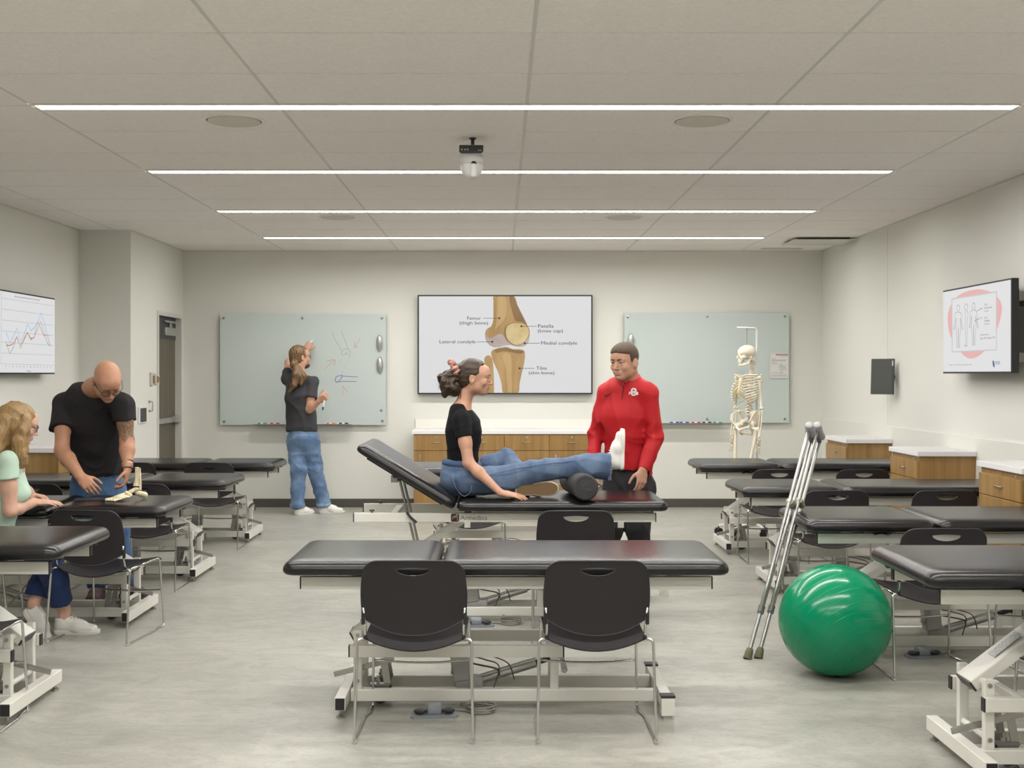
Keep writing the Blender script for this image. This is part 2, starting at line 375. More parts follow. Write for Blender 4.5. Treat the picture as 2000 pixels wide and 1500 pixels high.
def make_table(label, cx, cy, ztop, rz=0, raised=False, logo=False, fdx=0.0):
    t = thing('treatment_table', label, 'table', (cx, cy, 0), rz, 'padded treatment tables')
    zc = ztop - 0.062; zf = zc - 0.016; HL, HR, SEAM = -0.915, 0.925, -0.265
    obj('seat_cushion', cushion_bm(SEAM + 0.006, HR, CW, zc), M_vinyl, t, auto=50)
    hm = cushion_bm(HL - SEAM + 0.006, -0.004, CW, 0.0)
    hc = obj('head_cushion', hm, M_vinyl, t, auto=50)
    hc.location = (SEAM, 0, zc)
    tilt = math.radians(31.5) if raised else 0.0
    hc.rotation_euler = (0, tilt, 0)
    if raised: hc.location = (SEAM - 0.012, 0, zc + 0.004)
    # top frame: two long rails, cross members
    b = B(); zb = zf - 0.026
    for s in (-1, 1): box(b, (0.01, s * 0.235, zb), (1.70, 0.028, 0.052), 0.003)
    for x in (-0.62, -0.2, 0.25, 0.72): box(b, (x, 0, zb + 0.005), (0.04, 0.47, 0.03), 0.003)
    # under-cushion bars
    for s in (-1, 1): box(b, (0.34, s * 0.2, zc - 0.008), (1.0, 0.03, 0.014), 0.002)
    tf = obj('top_frame', b, M_white, t)
    for x in (-0.842, 0.862):
        for s in (-1, 1):
            b = B(); box(b, (x, s * 0.235, zb), (0.006, 0.027, 0.051), 0.001, 1); obj('end_cap', b, M_black, tf)
    for s in (-1, 1):
        b = B(); lathe(b, [(0.004, 0), (0.004, 0.008), (0.016, 0.010), (0.013, 0.017), (0.002, 0.02)], (-0.74, s * 0.235, zf)); 
        if raised: obj('rubber_bumper', b, M_black, tf, auto=40)
        else: b.free()
    if not raised:
        b = B()
        for s in (-1, 1): box(b, (-0.58, s * 0.2, zc - 0.008), (0.6, 0.03, 0.014), 0.002)
        box(b, (-0.80, 0, zc - 0.008), (0.03, 0.42, 0.012))
        obj('head_frame', b, M_black, t)
    else:
        b = B()
        for s in (-1, 1): box(b, (-0.32, s * 0.2, -0.01), (0.5, 0.03, 0.018), 0.002)
        box(b, (-0.5, 0, -0.01), (0.03, 0.42, 0.016))
        hf = obj('head_frame', b, M_black, t); hf.location = hc.location; hf.rotation_euler = hc.rotation_euler
        b = B()
        for s, dx in ((-0.5, 0), (0.5, 0.012)):
            y = s * 0.09 - 0.03
            cyl(b, (-0.605 + dx, y, ztop + 0.13), (-0.49 + dx, y, ztop - 0.36), 0.0075, seg=12)
        box(b, (-0.625, -0.03, ztop + 0.10), (0.04, 0.16, 0.04), 0.003)
        obj('ratchet_rods', b, M_steel, t)
        b = B(); tube(b, smoothpath([(-0.54, -0.262, zb + 0.03), (-0.515, -0.268, zb + 0.0), (-0.485, -0.268, zb - 0.025)]), 0.0125, flat=(1, 0.5)); obj('release_lever', b, M_black, t, smooth=True)
        b = B(); box(b, (-0.59, -0.30, ztop + 0.135), (0.05, 0.04, 0.022), 0.008); obj('head_knob', b, M_black, t)
    # knobs under the cushion edge
    b = B(); cyl(b, (-0.5 if not raised else 0.55, -0.30, zc - 0.012), (-0.5 if not raised else 0.55, -0.30, zc + 0.001), 0.012); obj('cushion_button', b, M_black, t)
    if not raised:
        b = B(); tube(b, smoothpath([(-0.565, -0.262, zb + 0.024), (-0.53, -0.268, zb + 0.030), (-0.495, -0.262, zb + 0.024)]), 0.010, flat=(1.3, 0.5)); obj('release_lever', b, M_black, t, smooth=True)
    if logo:
        lx = -0.27
        b = B(); pts = rrect(0.046, 0.046, 0.009); prism(b, pts, (lx, -0.2494, zb), (1, 0, 0), (0, 0, 1), (0, -0.0006, 0))
        lg = obj('logo_badge', b, mat('logo_maroon', (0.05, 0.014, 0.012), 0.4), t)
        b = B(); tube(b, smoothpath([(lx - 0.018, -0.2505, zb - 0.008), (lx - 0.004, -0.2505, zb + 0.001), (lx + 0.006, -0.2505, zb + 0.012), (lx + 0.012, -0.2505, zb + 0.018), (lx + 0.014, -0.2505, zb - 0.018)], 4), 0.0012, 5)
        tube(b, smoothpath([(lx - 0.016, -0.2505, zb + 0.006), (lx, -0.2505, zb + 0.007), (lx + 0.01, -0.2505, zb + 0.001)], 4), 0.001, 5)
        obj('logo_stroke', b, M_white, lg)
        text_obj('maker_name', 'Armedica', 0.036, mat('logo_grey', (0.16, 0.15, 0.15), 0.5), t, (lx + 0.03, -0.2494, zb - 0.012), (1, 0, 0), (0, 0, 1), sx=1.08)
    # base frame
    b = B(); ft = 0.675
    for s in (-1, 1): box(b, (0, s * 0.115, 0.058), (2 * ft - 0.05, 0.035, 0.05), 0.003)
    for s in (-1, 1): box(b, (s * ft, 0, 0.062), (0.045, 0.555, 0.055), 0.003)
    bf = obj('base_frame', b, M_white, t)
    for s in (-1, 1):
        for q in (-1, 1):
            x = s * ft
            b = B()
            if s < 0:
                cyl(b, (x, q * 0.25, 0.012), (x, q * 0.25, 0.036), 0.006); lathe(b, [(0.018, 0), (0.018, 0.008), (0.008, 0.013)], (x, q * 0.25, 0.0))
                obj('leveling_foot', b, M_steel, t, auto=40)
                b = B(); box(b, (x, q * 0.2785, 0.062), (0.038, 0.004, 0.048), 0.001, 1); obj('end_cap', b, M_black, bf)
            else:
                box(b, (x, q * 0.262, 0.052), (0.056, 0.05, 0.076), 0.004); obj('foot_block', b, M_white, t)
                b = B(); box(b, (x, q * 0.262, 0.094), (0.06, 0.054, 0.009), 0.002); obj('foot_cap', b, M_black, t)
                b = B(); box(b, (x, q * 0.262, 0.007), (0.036, 0.032, 0.014)); obj('foot_pad', b, M_greyp, t)
    # posts with pivot ears
    for x in (-0.62, 0.215):
        for s in (-1, 1):
            b = B(); top = 0.335 if x < 0 else 0.26
            box(b, (x, s * 0.115, (0.08 + top) / 2), (0.036, 0.03, top - 0.08), 0.004)
            po = obj('post', b, M_white, t)
            b = B()
            for z in ((top - 0.022, 0.12) if x < 0 else ()):
                cyl(b, (x, s * 0.115, z), (x, s * 0.1335, z), 0.0085); cyl(b, (x, s * 0.115, z), (x, s * 0.136, z), 0.004, seg=6)
            if x < 0: obj('bolt', b, M_steel, po, auto=40)
            else: b.free()
    for z in (0.313, 0.12):
        b = B(); cyl(b, (-0.62, -0.1, z), (-0.62, 0.1, z), 0.012); obj('pivot_bar', b, M_white, t, auto=40)
    # mid frame
    b = B()
    for s in (-1, 1): box(b, (-0.2, s * 0.15, 0.252), (0.90, 0.03, 0.05), 0.003)
    for x in (-0.5, 0.2): box(b, (x, 0, 0.252), (0.03, 0.3, 0.03), 0.003)
    mf = obj('mid_frame', b, M_white, t)
    for x in (-0.652, 0.252):
        for s in (-1, 1):
            b = B(); box(b, (x, s * 0.15, 0.252), (0.006, 0.029, 0.049), 0.001, 1); obj('end_cap', b, M_black, mf)
    for s in (-1, 1):
        b = B(); prism(b, [(0.235, 0.235), (0.252, 0.235), (0.272, 0.165), (0.262, 0.152), (0.245, 0.155)], (0, s * 0.13, 0), (1, 0, 0), (0, 0, 1), (0, 0.006, 0))
        cyl(b, (0.258, s * 0.13 - 0.012, 0.168), (0.258, s * 0.13 + 0.012, 0.168), 0.006)
        obj('hinge_plate', b, M_greyp, t)
    # lift arms up to the top frame
    for x0, x1, z0 in ((-0.62, -0.20, 0.313), (0.22, 0.665, 0.29)):
        b = B(); beam(b, (x0 - (0.03 if x0 < 0 else 0), 0, z0 - (0.02 if x0 < 0 else 0)), (x1 + 0.01, 0, zb - 0.01), 0.13 if x0 < 0 else 0.05, 0.042, bevel=0.004)
        la = obj('lift_arm', b, M_white, t)
        if x0 < 0:
            b = B(); d = Vector((x1 - x0 + 0.04, 0, zb - z0)).normalized(); a = Vector((x0 - 0.03, 0, z0 - 0.02))
            beam(b, a - d * 0.006, a, 0.128, 0.04, bevel=0.001); obj('end_cap', b, M_black, la)
    for x in (-0.20, 0.665):
        for s in (-1, 1):
            b = B(); box(b, (x, s * 0.246, zb - 0.04), (0.035, 0.007, 0.036), 0.002); cyl(b, (x, s * 0.246, zb - 0.042), (x, s * 0.256, zb - 0.042), 0.008, seg=10)
            obj('arm_bracket', b, M_white, t)
    # actuator: motor block, tube and rod
    rot = Euler((0, math.radians(-8), 0)).to_matrix()
    b = B(); box(b, (-0.185, 0.0, 0.165), (0.085, 0.075, 0.15), 0.012, 3, rot); box(b, (-0.15, 0, 0.085), (0.12, 0.06, 0.05), 0.008, 3)
    mo = obj('motor_housing', b, M_greyp, t, auto=40)
    b = B()
    for k in range(5): box(b, (-0.187 + 0.001 * k, 0.0, 0.13 + 0.008 * k), (0.0862, 0.0762, 0.0012), 0, 1, rot)
    obj('vent_rib', b, mat('rib_grey', (0.26, 0.26, 0.25), 0.5), mo); mo.children[-1]['kind'] = 'stuff'
    b = B(); cyl(b, (-0.12, 0, 0.085), (0.14, 0, 0.165), 0.02, seg=14)
    for k in range(-2, 3): beam(b, Vector((-0.12, k * 0.006, 0.085 + 0.018)), Vector((0.14, k * 0.006, 0.165 + 0.018)), 0.002, 0.008, bevel=0)
    obj('actuator_tube', b, M_alu, t, auto=40)
    b = B(); cyl(b, (0.14, 0, 0.165), (0.24, 0, 0.196), 0.012); obj('actuator_rod', b, M_black, t, auto=40)
    # brake lever and retractable castor
    b = B(); beam(b, (-0.73, -0.06, 0.13), (-0.47, -0.06, 0.195), 0.008, 0.024, bevel=0.002); obj('brake_lever', b, M_steel, t)
    for s in (-0.06, 0.06):
        b = B(); cyl(b, (-0.53, s - 0.011, 0.042), (-0.53, s + 0.011, 0.042), 0.036, seg=20); cs = obj('castor', b, M_dgrey, t, auto=40)
        b = B(); prism(b, [(-0.57, 0.085), (-0.49, 0.085), (-0.51, 0.04), (-0.55, 0.04)], (0, s - 0.016, 0), (1, 0, 0), (0, 0, 1), (0, 0.003, 0))
        prism(b, [(-0.57, 0.085), (-0.49, 0.085), (-0.51, 0.04), (-0.55, 0.04)], (0, s + 0.013, 0), (1, 0, 0), (0, 0, 1), (0, 0.003, 0))
        box(b, (-0.53, s, 0.088), (0.085, 0.036, 0.006)); cyl(b, (-0.54, s, 0.09), (-0.54, s, 0.125), 0.006); cyl(b, (-0.54, s, 0.098), (-0.54, s, 0.108), 0.011, seg=6)
        beam(b, (-0.5, s, 0.09), (-0.52, s, 0.2), 0.03, 0.006, bevel=0.001)
        obj('castor_fork', b, M_steel, cs)
    # cables along the actuator
    b = B(); tube(b, smoothpath([(-0.14, -0.03, 0.20), (-0.08, -0.05, 0.19), (-0.02, -0.05, 0.16), (-0.045, -0.06, 0.06), (-0.03, -0.09, 0.03)]), 0.0028, 6)
    tube(b, smoothpath([(-0.14, -0.02, 0.21), (-0.05, -0.035, 0.20), (0.02, -0.04, 0.17), (0.045, -0.03, 0.10)]), 0.0028, 6)
    tube(b, smoothpath([(-0.14, -0.03, 0.17), (-0.10, -0.045, 0.165), (-0.03, -0.05, 0.15), (-0.02, -0.04, 0.12)]), 0.0038, 6)
    obj('cable', b, M_dgrey, t, smooth=True)
    return t

RX, LXC, MX = 2.425, -2.78, 0.015
tables = {}
tables['M1'] = make_table('black padded treatment table in the centre foreground, two chairs before it', MX, 5.06, 0.660)
tables['M2'] = make_table('treatment table with raised backrest, the one the woman in jeans sits on', MX, 6.80, 0.716, raised=True, logo=True)
tables['M3'] = make_table('treatment table mostly hidden behind the seated woman, in front of the back cabinets', 0.17, 8.63, 0.752)
tables['R1'] = make_table('treatment table at right edge nearest the viewer, beside the green ball', 2.36, 4.26, 0.755)
tables['R2'] = make_table('treatment table right behind the green ball with the crutches leaning on it', RX, 6.05, 0.704)
tables['R3'] = make_table('second treatment table from the back in the right hand row', 2.47, 7.79, 0.697)
tables['R4'] = make_table('rearmost treatment table in the right hand row, in front of the skeleton', 2.475, 9.43, 0.722)
tables['L1'] = make_table('treatment table at left edge nearest the viewer, in front of the blonde woman', -2.675, 4.97, 0.737, PI)
tables['L2'] = make_table('treatment table with the foot bone model on it', -2.77, 6.77, 0.689, PI)
tables['L3'] = make_table('treatment table directly behind the bald man', -2.775, 8.21, 0.702, PI)
tables['L4'] = make_table('rearmost treatment table in the left hand row, near the door', -2.80, 10.03, 0.680, PI)
# the maker's badge also faces us on the second table of the left row
b = B(); prism(b, rrect(0.046, 0.046, 0.009), (-2.515, 6.77 - 0.2494, 0.585), (1, 0, 0), (0, 0, 1), (0, -0.0006, 0))
lg = obj('logo_badge', b, mat('logo_maroon', (0.05, 0.014, 0.012), 0.4))
b = B(); tube(b, smoothpath([(-2.533, 6.5193, 0.577), (-2.519, 6.5193, 0.586), (-2.509, 6.5193, 0.597), (-2.503, 6.5193, 0.603), (-2.501, 6.5193, 0.567)], 4), 0.0012, 5)
ls = obj('logo_stroke', b, M_white, lg)
tx = text_obj('maker_name', 'Armedica', 0.036, MATS['logo_grey'], None, (-2.485, 6.77 - 0.2494, 0.573), (1, 0, 0), (0, 0, 1), sx=1.08)
Mi = (Matrix.Translation((-2.77, 6.77, 0)) @ Matrix.Rotation(PI, 4, 'Z')).inverted()
for o in (lg, tx): o.data.transform(Mi); o.parent = tables['L2']
ls.data.transform(Mi)

# ------------------------------------------------------------------ stacking chairs
def back_mesh():
    bm = B(); NX, NZ = 26, 22; W2, Z0, Z1 = 0.2, 0.42, 0.703
    fr = []
    def pos(u, v, off):      # u -1..1 across, v 0..1 up
        # outline: rounded top corners, lower edge dipping to the middle
        zt = Z1 + 0.006 * (1 - u * u)
        r = 0.06
        if abs(u) * W2 > W2 - r:
            q = (abs(u) * W2 - (W2 - r)) / r; zt -= r * (1 - math.sqrt(max(0, 1 - min(1, q) ** 2)))
        zb = 0.415 + 0.062 * abs(u) ** 2.2
        z = zb + (zt - zb) * v
        x = u * (W2 + 0.006 * math.sin(v * PI) - 0.004)
        y = -0.205 - 0.055 * max(0, (z - 0.42) / 0.28) ** 1.2 - 0.030 * (1 - u * u) + off
        return (x, y, z)
    us = [math.sin(PI / 2 * (-1 + 2 * i / NX)) for i in range(NX + 1)]
    V = {}
    for k, off in ((0, 0.0), (1, 0.007)):
        for i, u in enumerate(us):
            for j in range(NZ + 1): V[k, i, j] = bm.verts.new(pos(u, j / NZ, off))
    for k in (0, 1):
        for i in range(NX):
            for j in range(NZ):
                bm.faces.new((V[k, i, j], V[k, i + 1, j], V[k, i + 1, j + 1], V[k, i, j + 1]))
    for i in range(NX):
        bm.faces.new((V[0, i, 0], V[0, i + 1, 0], V[1, i + 1, 0], V[1, i, 0])); bm.faces.new((V[0, i, NZ], V[0, i + 1, NZ], V[1, i + 1, NZ], V[1, i, NZ]))
    for j in range(NZ):
        bm.faces.new((V[0, 0, j], V[0, 0, j + 1], V[1, 0, j + 1], V[1, 0, j])); bm.faces.new((V[0, NX, j], V[0, NX, j + 1], V[1, NX, j + 1], V[1, NX, j]))
    bmesh.ops.recalc_face_normals(bm, faces=bm.faces)
    me = bpy.data.meshes.new('backrest'); bm.to_mesh(me); bm.free()
    o = link('backrest', me, None)
    # crescent grip hole cut through the top
    c = B(); pts = []
    for k in range(13): a = PI + PI * k / 12; pts.append((0.066 * math.cos(a), 0.678 + 0.027 * math.sin(a)))
    for k in range(1, 6): t_ = k / 6; pts.append((0.066 - 0.132 * t_, 0.678 + 0.005 * math.sin(PI * t_)))
    prism(c, pts, (0, -0.5, 0), (1, 0, 0), (0, 0, 1), (0, 0.5, 0)); bmesh.ops.recalc_face_normals(c, faces=c.faces)
    cm = bpy.data.meshes.new('cut'); c.to_mesh(cm); c.free(); co = link('cut', cm, None)
    md = o.modifiers.new('b', 'BOOLEAN'); md.object = co; md.operation = 'DIFFERENCE'; md.solver = 'EXACT'
    me2 = bpy.data.meshes.new_from_object(o.evaluated_get(bpy.context.evaluated_depsgraph_get()))
    bpy.data.objects.remove(o); bpy.data.objects.remove(co); bpy.data.meshes.remove(cm)
    me2.name = 'backrest'; me2.polygons.foreach_set('use_smooth', [True] * len(me2.polygons)); me2.set_sharp_from_angle(angle=math.radians(40))
    rim = B(); path = [Vector(pos(us[0], j / NZ, 0.003)) for j in range(0, NZ + 1)] + [Vector(pos(u, 1, 0.003)) for u in us[1:]] + [Vector(pos(us[-1], 1 - j / NZ, 0.003)) for j in range(1, NZ + 1)]
    return me2, path, [Vector(pos(u, 0, 0.003)) for u in us], pos
back_me, rim_path, low_path, bpos = back_mesh()
def seat_bm():
    bm = B(); NX, NY = 18, 16; V = {}
    def pos(u, v, off):
        x = u * (0.200 - 0.006 * (1 - v)); y = -0.185 + 0.415 * v
        cs = (1 - u * u)
        z = 0.398 - cs * (0.045 * (1 - v) ** 0.8 + 0.016 * v * 1.0) - (0.020 * max(0, (v - 0.85) / 0.15) ** 2) + 0.004 * v
        y -= cs * 0.02 * (1 - v) - cs * 0.022 * v
        return (x, y, z + off)
    for k, off in ((0, 0.0), (1, -0.008)):
        for i in range(NX + 1):
            for j in range(NY + 1): V[k, i, j] = bm.verts.new(pos(-1 + 2 * i / NX, j / NY, off))
        for i in range(NX):
            for j in range(NY): bm.faces.new((V[k, i, j], V[k, i + 1, j], V[k, i + 1, j + 1], V[k, i, j + 1]))
    for i in range(NX):
        for j in (0, NY): bm.faces.new((V[0, i, j], V[0, i + 1, j], V[1, i + 1, j], V[1, i, j]))
    for j in range(NY):
        for i in (0, NX): bm.faces.new((V[0, i, j], V[0, i, j + 1], V[1, i, j + 1], V[1, i, j]))
    return bm, [Vector(pos(-1 + 2 * i / NX, 0, -0.004)) for i in range(NX + 1)]
def make_chair(label):
    t = thing('stacking_chair', label, 'chair', (0, 0, 0), 0, 'stacking chairs at the treatment tables')
    bk = link('backrest', back_me, M_chair, t)
    b = B(); tube(b, rim_path, 0.0045, 6); obj('edge_trim', b, M_black, bk, smooth=True)
    b = B(); tube(b, low_path, 0.0032, 6); obj('lower_edge', b, mat('chair_plastic_edge', (0.11, 0.10, 0.11), 0.4), bk, smooth=True)
    sb, edge = seat_bm(); st = obj('seat', sb, M_chair, t, auto=50)
    b = B(); tube(b, edge, 0.005, 6); obj('seat_lip', b, M_chair, st, smooth=True)
    for s in (-1, 1):
        b = B()
        tube(b, bendpath([(s * 0.193, -0.19, 0.393), (s * 0.222, -0.198, 0.388), (s * 0.228, -0.25, 0.006), (s * 0.226, 0.10, 0.006), (s * 0.210, 0.165, 0.006), (s * 0.210, 0.24, 0.0065), (s * 0.200, 0.205, 0.388), (s * 0.196, 0.15, 0.390), (s * 0.190, -0.15, 0.380)], 0.02), 0.0058, 10)
        lg_ = obj('leg', b, M_chrome, t, smooth=True)
        b = B(); tube(b, bendpath([(s * 0.186, -0.10, 0.383), (s * 0.193, -0.182, 0.388), (s * 0.190, -0.20, 0.425), (s * 0.196, -0.222, 0.52)], 0.02), 0.0055, 8); obj('back_upright', b, M_chrome, t, smooth=True)
        b = B(); box(b, (s * 0.197, -0.214, 0.487), (0.014, 0.016, 0.07), 0.004); obj('upright_sleeve', b, M_black, t)
        b = B(); sph(b, (s * 0.190, -0.192, 0.402), 0.008, 8); obj('joint_plug', b, M_black, t)
        for yy in (-0.235, 0.225):
            b = B(); box(b, (s * (0.227 if yy < 0 else 0.212), yy, 0.0055), (0.015, 0.03, 0.011), 0.004); obj('glide', b, M_greyp, t)
    b = B(); tube(b, smoothpath([(-0.204, 0.224, 0.208), (-0.1, 0.218, 0.201), (0, 0.216, 0.199), (0.1, 0.218, 0.201), (0.204, 0.224, 0.208)]), 0.0052, 8); obj('crossbar', b, M_chrome, t, smooth=True)
    b = B(); tube(b, smoothpath([(-0.186, -0.06, 0.375), (-0.12, -0.06, 0.352), (0, -0.06, 0.340), (0.12, -0.06, 0.352), (0.186, -0.06, 0.375)]), 0.005, 8); obj('seat_support', b, M_chrome, t, smooth=True)
    return t
C0 = make_chair('')
CH = [  # centre x, rear foot distance, label, heading
 (-0.333, 4.46, 'black stacking chair in front of the centre foreground table, left of the pair', 0),
 (0.372, 4.46, 'black stacking chair in front of the centre foreground table, right of the pair', 0),
 (0.395, 6.08, 'stacking chair whose top shows between the two centre tables, below the foam roller', 0),
 (-0.19, 8.03, 'stacking chair seen under the table the woman in jeans sits on', 0),
 (-2.205, 4.42, 'stacking chair cut off by the left edge of the picture, nearest the viewer', 0),
 (-2.14, 6.10, 'stacking chair in front of the table with the foot bones, beside white sneakers', -0.15),
 (-2.345, 7.56, 'stacking chair between the foot bone table and the table behind it', 0),
 (-2.345, 9.36, 'stacking chair at the rearmost left table, the one nearer the aisle', 0),
 (-2.975, 9.36, 'stacking chair at the rearmost left table behind the bald man\'s tattooed arm', 0),
 (-3.05, 7.56, 'stacking chair behind the blonde woman\'s hands, at the table behind the bald man', 0),
 (2.075, 3.76, 'stacking chair of which only a leg shows at the bottom right corner', 0),
 (2.055, 5.38, 'stacking chair right beside the green ball', 0),
 (2.70, 5.38, 'stacking chair at the far right edge, right of the chair beside the ball', 0),
 (2.06, 7.12, 'stacking chair behind the crutches, at the third table of the right row', 0),
 (2.725, 7.12, 'stacking chair in the right row before the middle wooden cabinet', 0),
 (2.085, 8.70, 'stacking chair crossed by the crutches, at the rearmost right table', 0),
 (2.715, 8.70, 'stacking chair at the rearmost right table, nearer the right wall', 0),
]
for k, (x, yr, lab, rz) in enumerate(CH):
    c = C0 if k == 0 else copy_tree(C0)
    c.location = (x, yr + 0.25, 0); c.rotation_euler = (0, 0, rz); c['label'] = lab
# the blonde woman's chair faces the aisle
c = copy_tree(C0); c.location = (-2.84, 6.22, 0); c.rotation_euler = (0, 0, math.radians(-78)); c['label'] = 'stacking chair the blonde woman sits on, only its leg visible'

# ------------------------------------------------------------------ foot pedals
def pedal(label, x, y, z=0, rz=0.1, coil=True):
    t = thing('foot_pedal', label, 'foot pedal', (x, y, z), rz, 'foot pedals of the treatment tables')
    mb = mat('pedal_grey', (0.22, 0.24, 0.26), 0.45)
    b = B(); prism(b, [(-0.10, -0.035), (-0.085, -0.05), (0.085, -0.05), (0.10, -0.03), (0.09, 0.03), (0.03, 0.05), (-0.03, 0.05), (-0.09, 0.03)], (0, 0, 0.0), (1, 0, 0), (0, 1, 0), (0, 0, 0.009)); obj('base', b, mb, t)
    b = B(); box(b, (0, 0.012, 0.025), (0.062, 0.07, 0.04), 0.012, 3); obj('housing', b, mb, t, auto=50)
    for s in (-1, 1):
        b = B(); sph(b, (s * 0.06, -0.008, 0.022), 0.026, 14, (1, 1.05, 0.4)); box(b, (s * 0.038, -0.008, 0.022), (0.03, 0.02, 0.012), 0.003); obj('pedal', b, M_black, t, smooth=True)
    b = B(); pts = [(0.03, 0.04, 0.015), (0.08, 0.05, 0.006), (0.13, 0.035, 0.005)]
    if coil:
        for k in range(26): a = -2.2 + k * 0.72; r = 0.052 + 0.006 * math.sin(k * 1.3); pts.append((0.20 + r * math.cos(a) * 1.05, 0.03 + r * math.sin(a) * 0.9, 0.006 + 0.0011 * k))
        pts += [(0.165, 0.09, 0.04)]
    else: pts += [(0.2, 0.08, 0.005)]
    tube(b, smoothpath(pts, 5), 0.0038, 6); obj('cable', b, mat('cable_grey', (0.22, 0.21, 0.19), 0.5), t, smooth=True)
    return t
pedal('grey foot pedal with coiled cable under the centre foreground table', -0.275, 4.84)
pedal('foot pedal on the floor seen behind the centre foreground table', -0.135, 6.56)
pedal('grey foot pedal on the floor under the table behind the green ball', 2.13, 5.85, coil=False)
pedal('foot pedal on the floor under the table with the foot bones', -2.5, 7.0, coil=False)

# ------------------------------------------------------------------ cabinets
def cabinet(label, x0, x1, y0, y1, face, units, zc=0.86, handles=True):
    """face: '-x' , '+x' or '-y' = side with drawers"""
    t = thing('cabinet', label, 'cabinet', ((x0 + x1) / 2, (y0 + y1) / 2, 0), 0, 'wooden drawer cabinets')
    cx, cy = (x0 + x1) / 2, (y0 + y1) / 2; W_, D_ = x1 - x0, y1 - y0; zt = zc - 0.035
    b = B(); box(b, (0, 0, (zt + 0.09) / 2), (W_, D_, zt - 0.09), 0.001, 1); body = obj('body', b, M_wood, t)
    b = B(); box(b, (0, 0, 0.045), (W_ - 0.05, D_ - 0.05, 0.09)); obj('plinth', b, M_black, t)
    if face == '-y': o, ux, nrm, L_ = Vector((-W_ / 2, -D_ / 2, 0)), Vector((1, 0, 0)), Vector((0, -1, 0)), W_
    elif face == '-x': o, ux, nrm, L_ = Vector((-W_ / 2, D_ / 2, 0)), Vector((0, -1, 0)), Vector((-1, 0, 0)), D_
    else: o, ux, nrm, L_ = Vector((W_ / 2, -D_ / 2, 0)), Vector((0, 1, 0)), Vector((1, 0, 0)), D_
    n = units; wu = L_ / n; dark = M_dgrey
    for i in range(n):
        rows = [(zt - 0.165, zt - 0.008, 'drawer'), (0.10, zt - 0.171, 'door')] if face == '-y' else [(zt - 0.165, zt - 0.035, 'drawer'), (zt - 0.33, zt - 0.170, 'drawer'), (zt - 0.50, zt - 0.335, 'drawer'), (0.10, zt - 0.505, 'drawer')]
        for z0, z1, nm in rows:
            c = o + ux * (wu * (i + 0.5)) + nrm * 0.009; c.z = (z0 + z1) / 2
            s = ux * (wu - 0.006) ; sx, sy = abs(s.x) + abs(nrm.x) * 0.016, abs(s.y) + abs(nrm.y) * 0.016
            b = B(); box(b, c, (sx, sy, z1 - z0), 0.0015, 1); dr = obj(nm, b, M_wood, t)
            hz = (z0 + z1) / 2 + 0.002 if nm == 'drawer' else z1 - 0.09
            hw = 0.048
            b = B()
            if nm == 'drawer':
                pc = c + nrm * 0.022; pc.z = hz
                tube(b, [pc - ux * hw - nrm * 0.016, pc - ux * hw, pc + ux * hw, pc + ux * hw - nrm * 0.016], 0.0042, 8)
            else:
                pc = c + nrm * 0.022 - ux * (wu * 0.36); pc.z = hz
                tube(b, [pc + Vector((0, 0, hw)) - nrm * 0.016, pc + Vector((0, 0, hw)), pc - Vector((0, 0, hw)), pc - Vector((0, 0, hw)) - nrm * 0.016], 0.0042, 8)
            obj('handle', b, M_steel, dr, smooth=True)
            if nm == 'drawer' and z1 > zt - 0.05:
                lc = c + nrm * 0.008; lc.z = z1 - 0.022 if face == '-y' else z1 + 0.016
                if face != '-y': lc = lc - ux * (-wu * 0.40)
                b = B(); cyl(b, lc, lc + nrm * 0.005, 0.009, seg=14); obj('lock', b, M_alu, dr)
    ov = 0.022
    x0c, x1c, y0c, y1c = -W_ / 2 - ov, W_ / 2 + ov, -D_ / 2 - ov, D_ / 2 + ov
    if face == '-x': x1c = W_ / 2
    if face == '+x': x0c = -W_ / 2
    if face == '-y': y1c = D_ / 2
    b = B(); box(b, ((x0c + x1c) / 2, (y0c + y1c) / 2, zc - 0.0175), (x1c - x0c, y1c - y0c, 0.035), 0.003)
    obj('countertop', b, M_counter, t)
    if face == '-y':
        b = B(); box(b, (0, D_ / 2 - 0.008, zc + 0.05), (W_ + 2 * ov, 0.016, 0.10), 0.002); obj('backsplash', b, mat('backsplash_laminate', (0.84, 0.82, 0.76), 0.4), t)
    return t
XW = XR - 0.013
cabinet('small wooden drawer cabinet by the right wall, the farthest of the three', 3.05, XW, 10.2, 10.83, '-x', 1, 0.85)
cabinet('small wooden drawer cabinet by the right wall, the middle of the three', 3.03, XW, 8.40, 8.98, '-x', 1, 0.862)
cabinet('small wooden drawer cabinet cut off by the right edge, nearest of the three', 3.01, XW, 6.68, 7.27, '-x', 1, 0.88)
cabinet('low wooden cabinet with four drawers under the knee screen', -0.885, 0.965, 11.90, YB - 0.002, '-y', 4, 0.842)
cabinet('wooden cabinet by the left wall behind the bald man', XL + 0.002, -3.37, 8.82, 9.44, '+x', 1, 0.86)

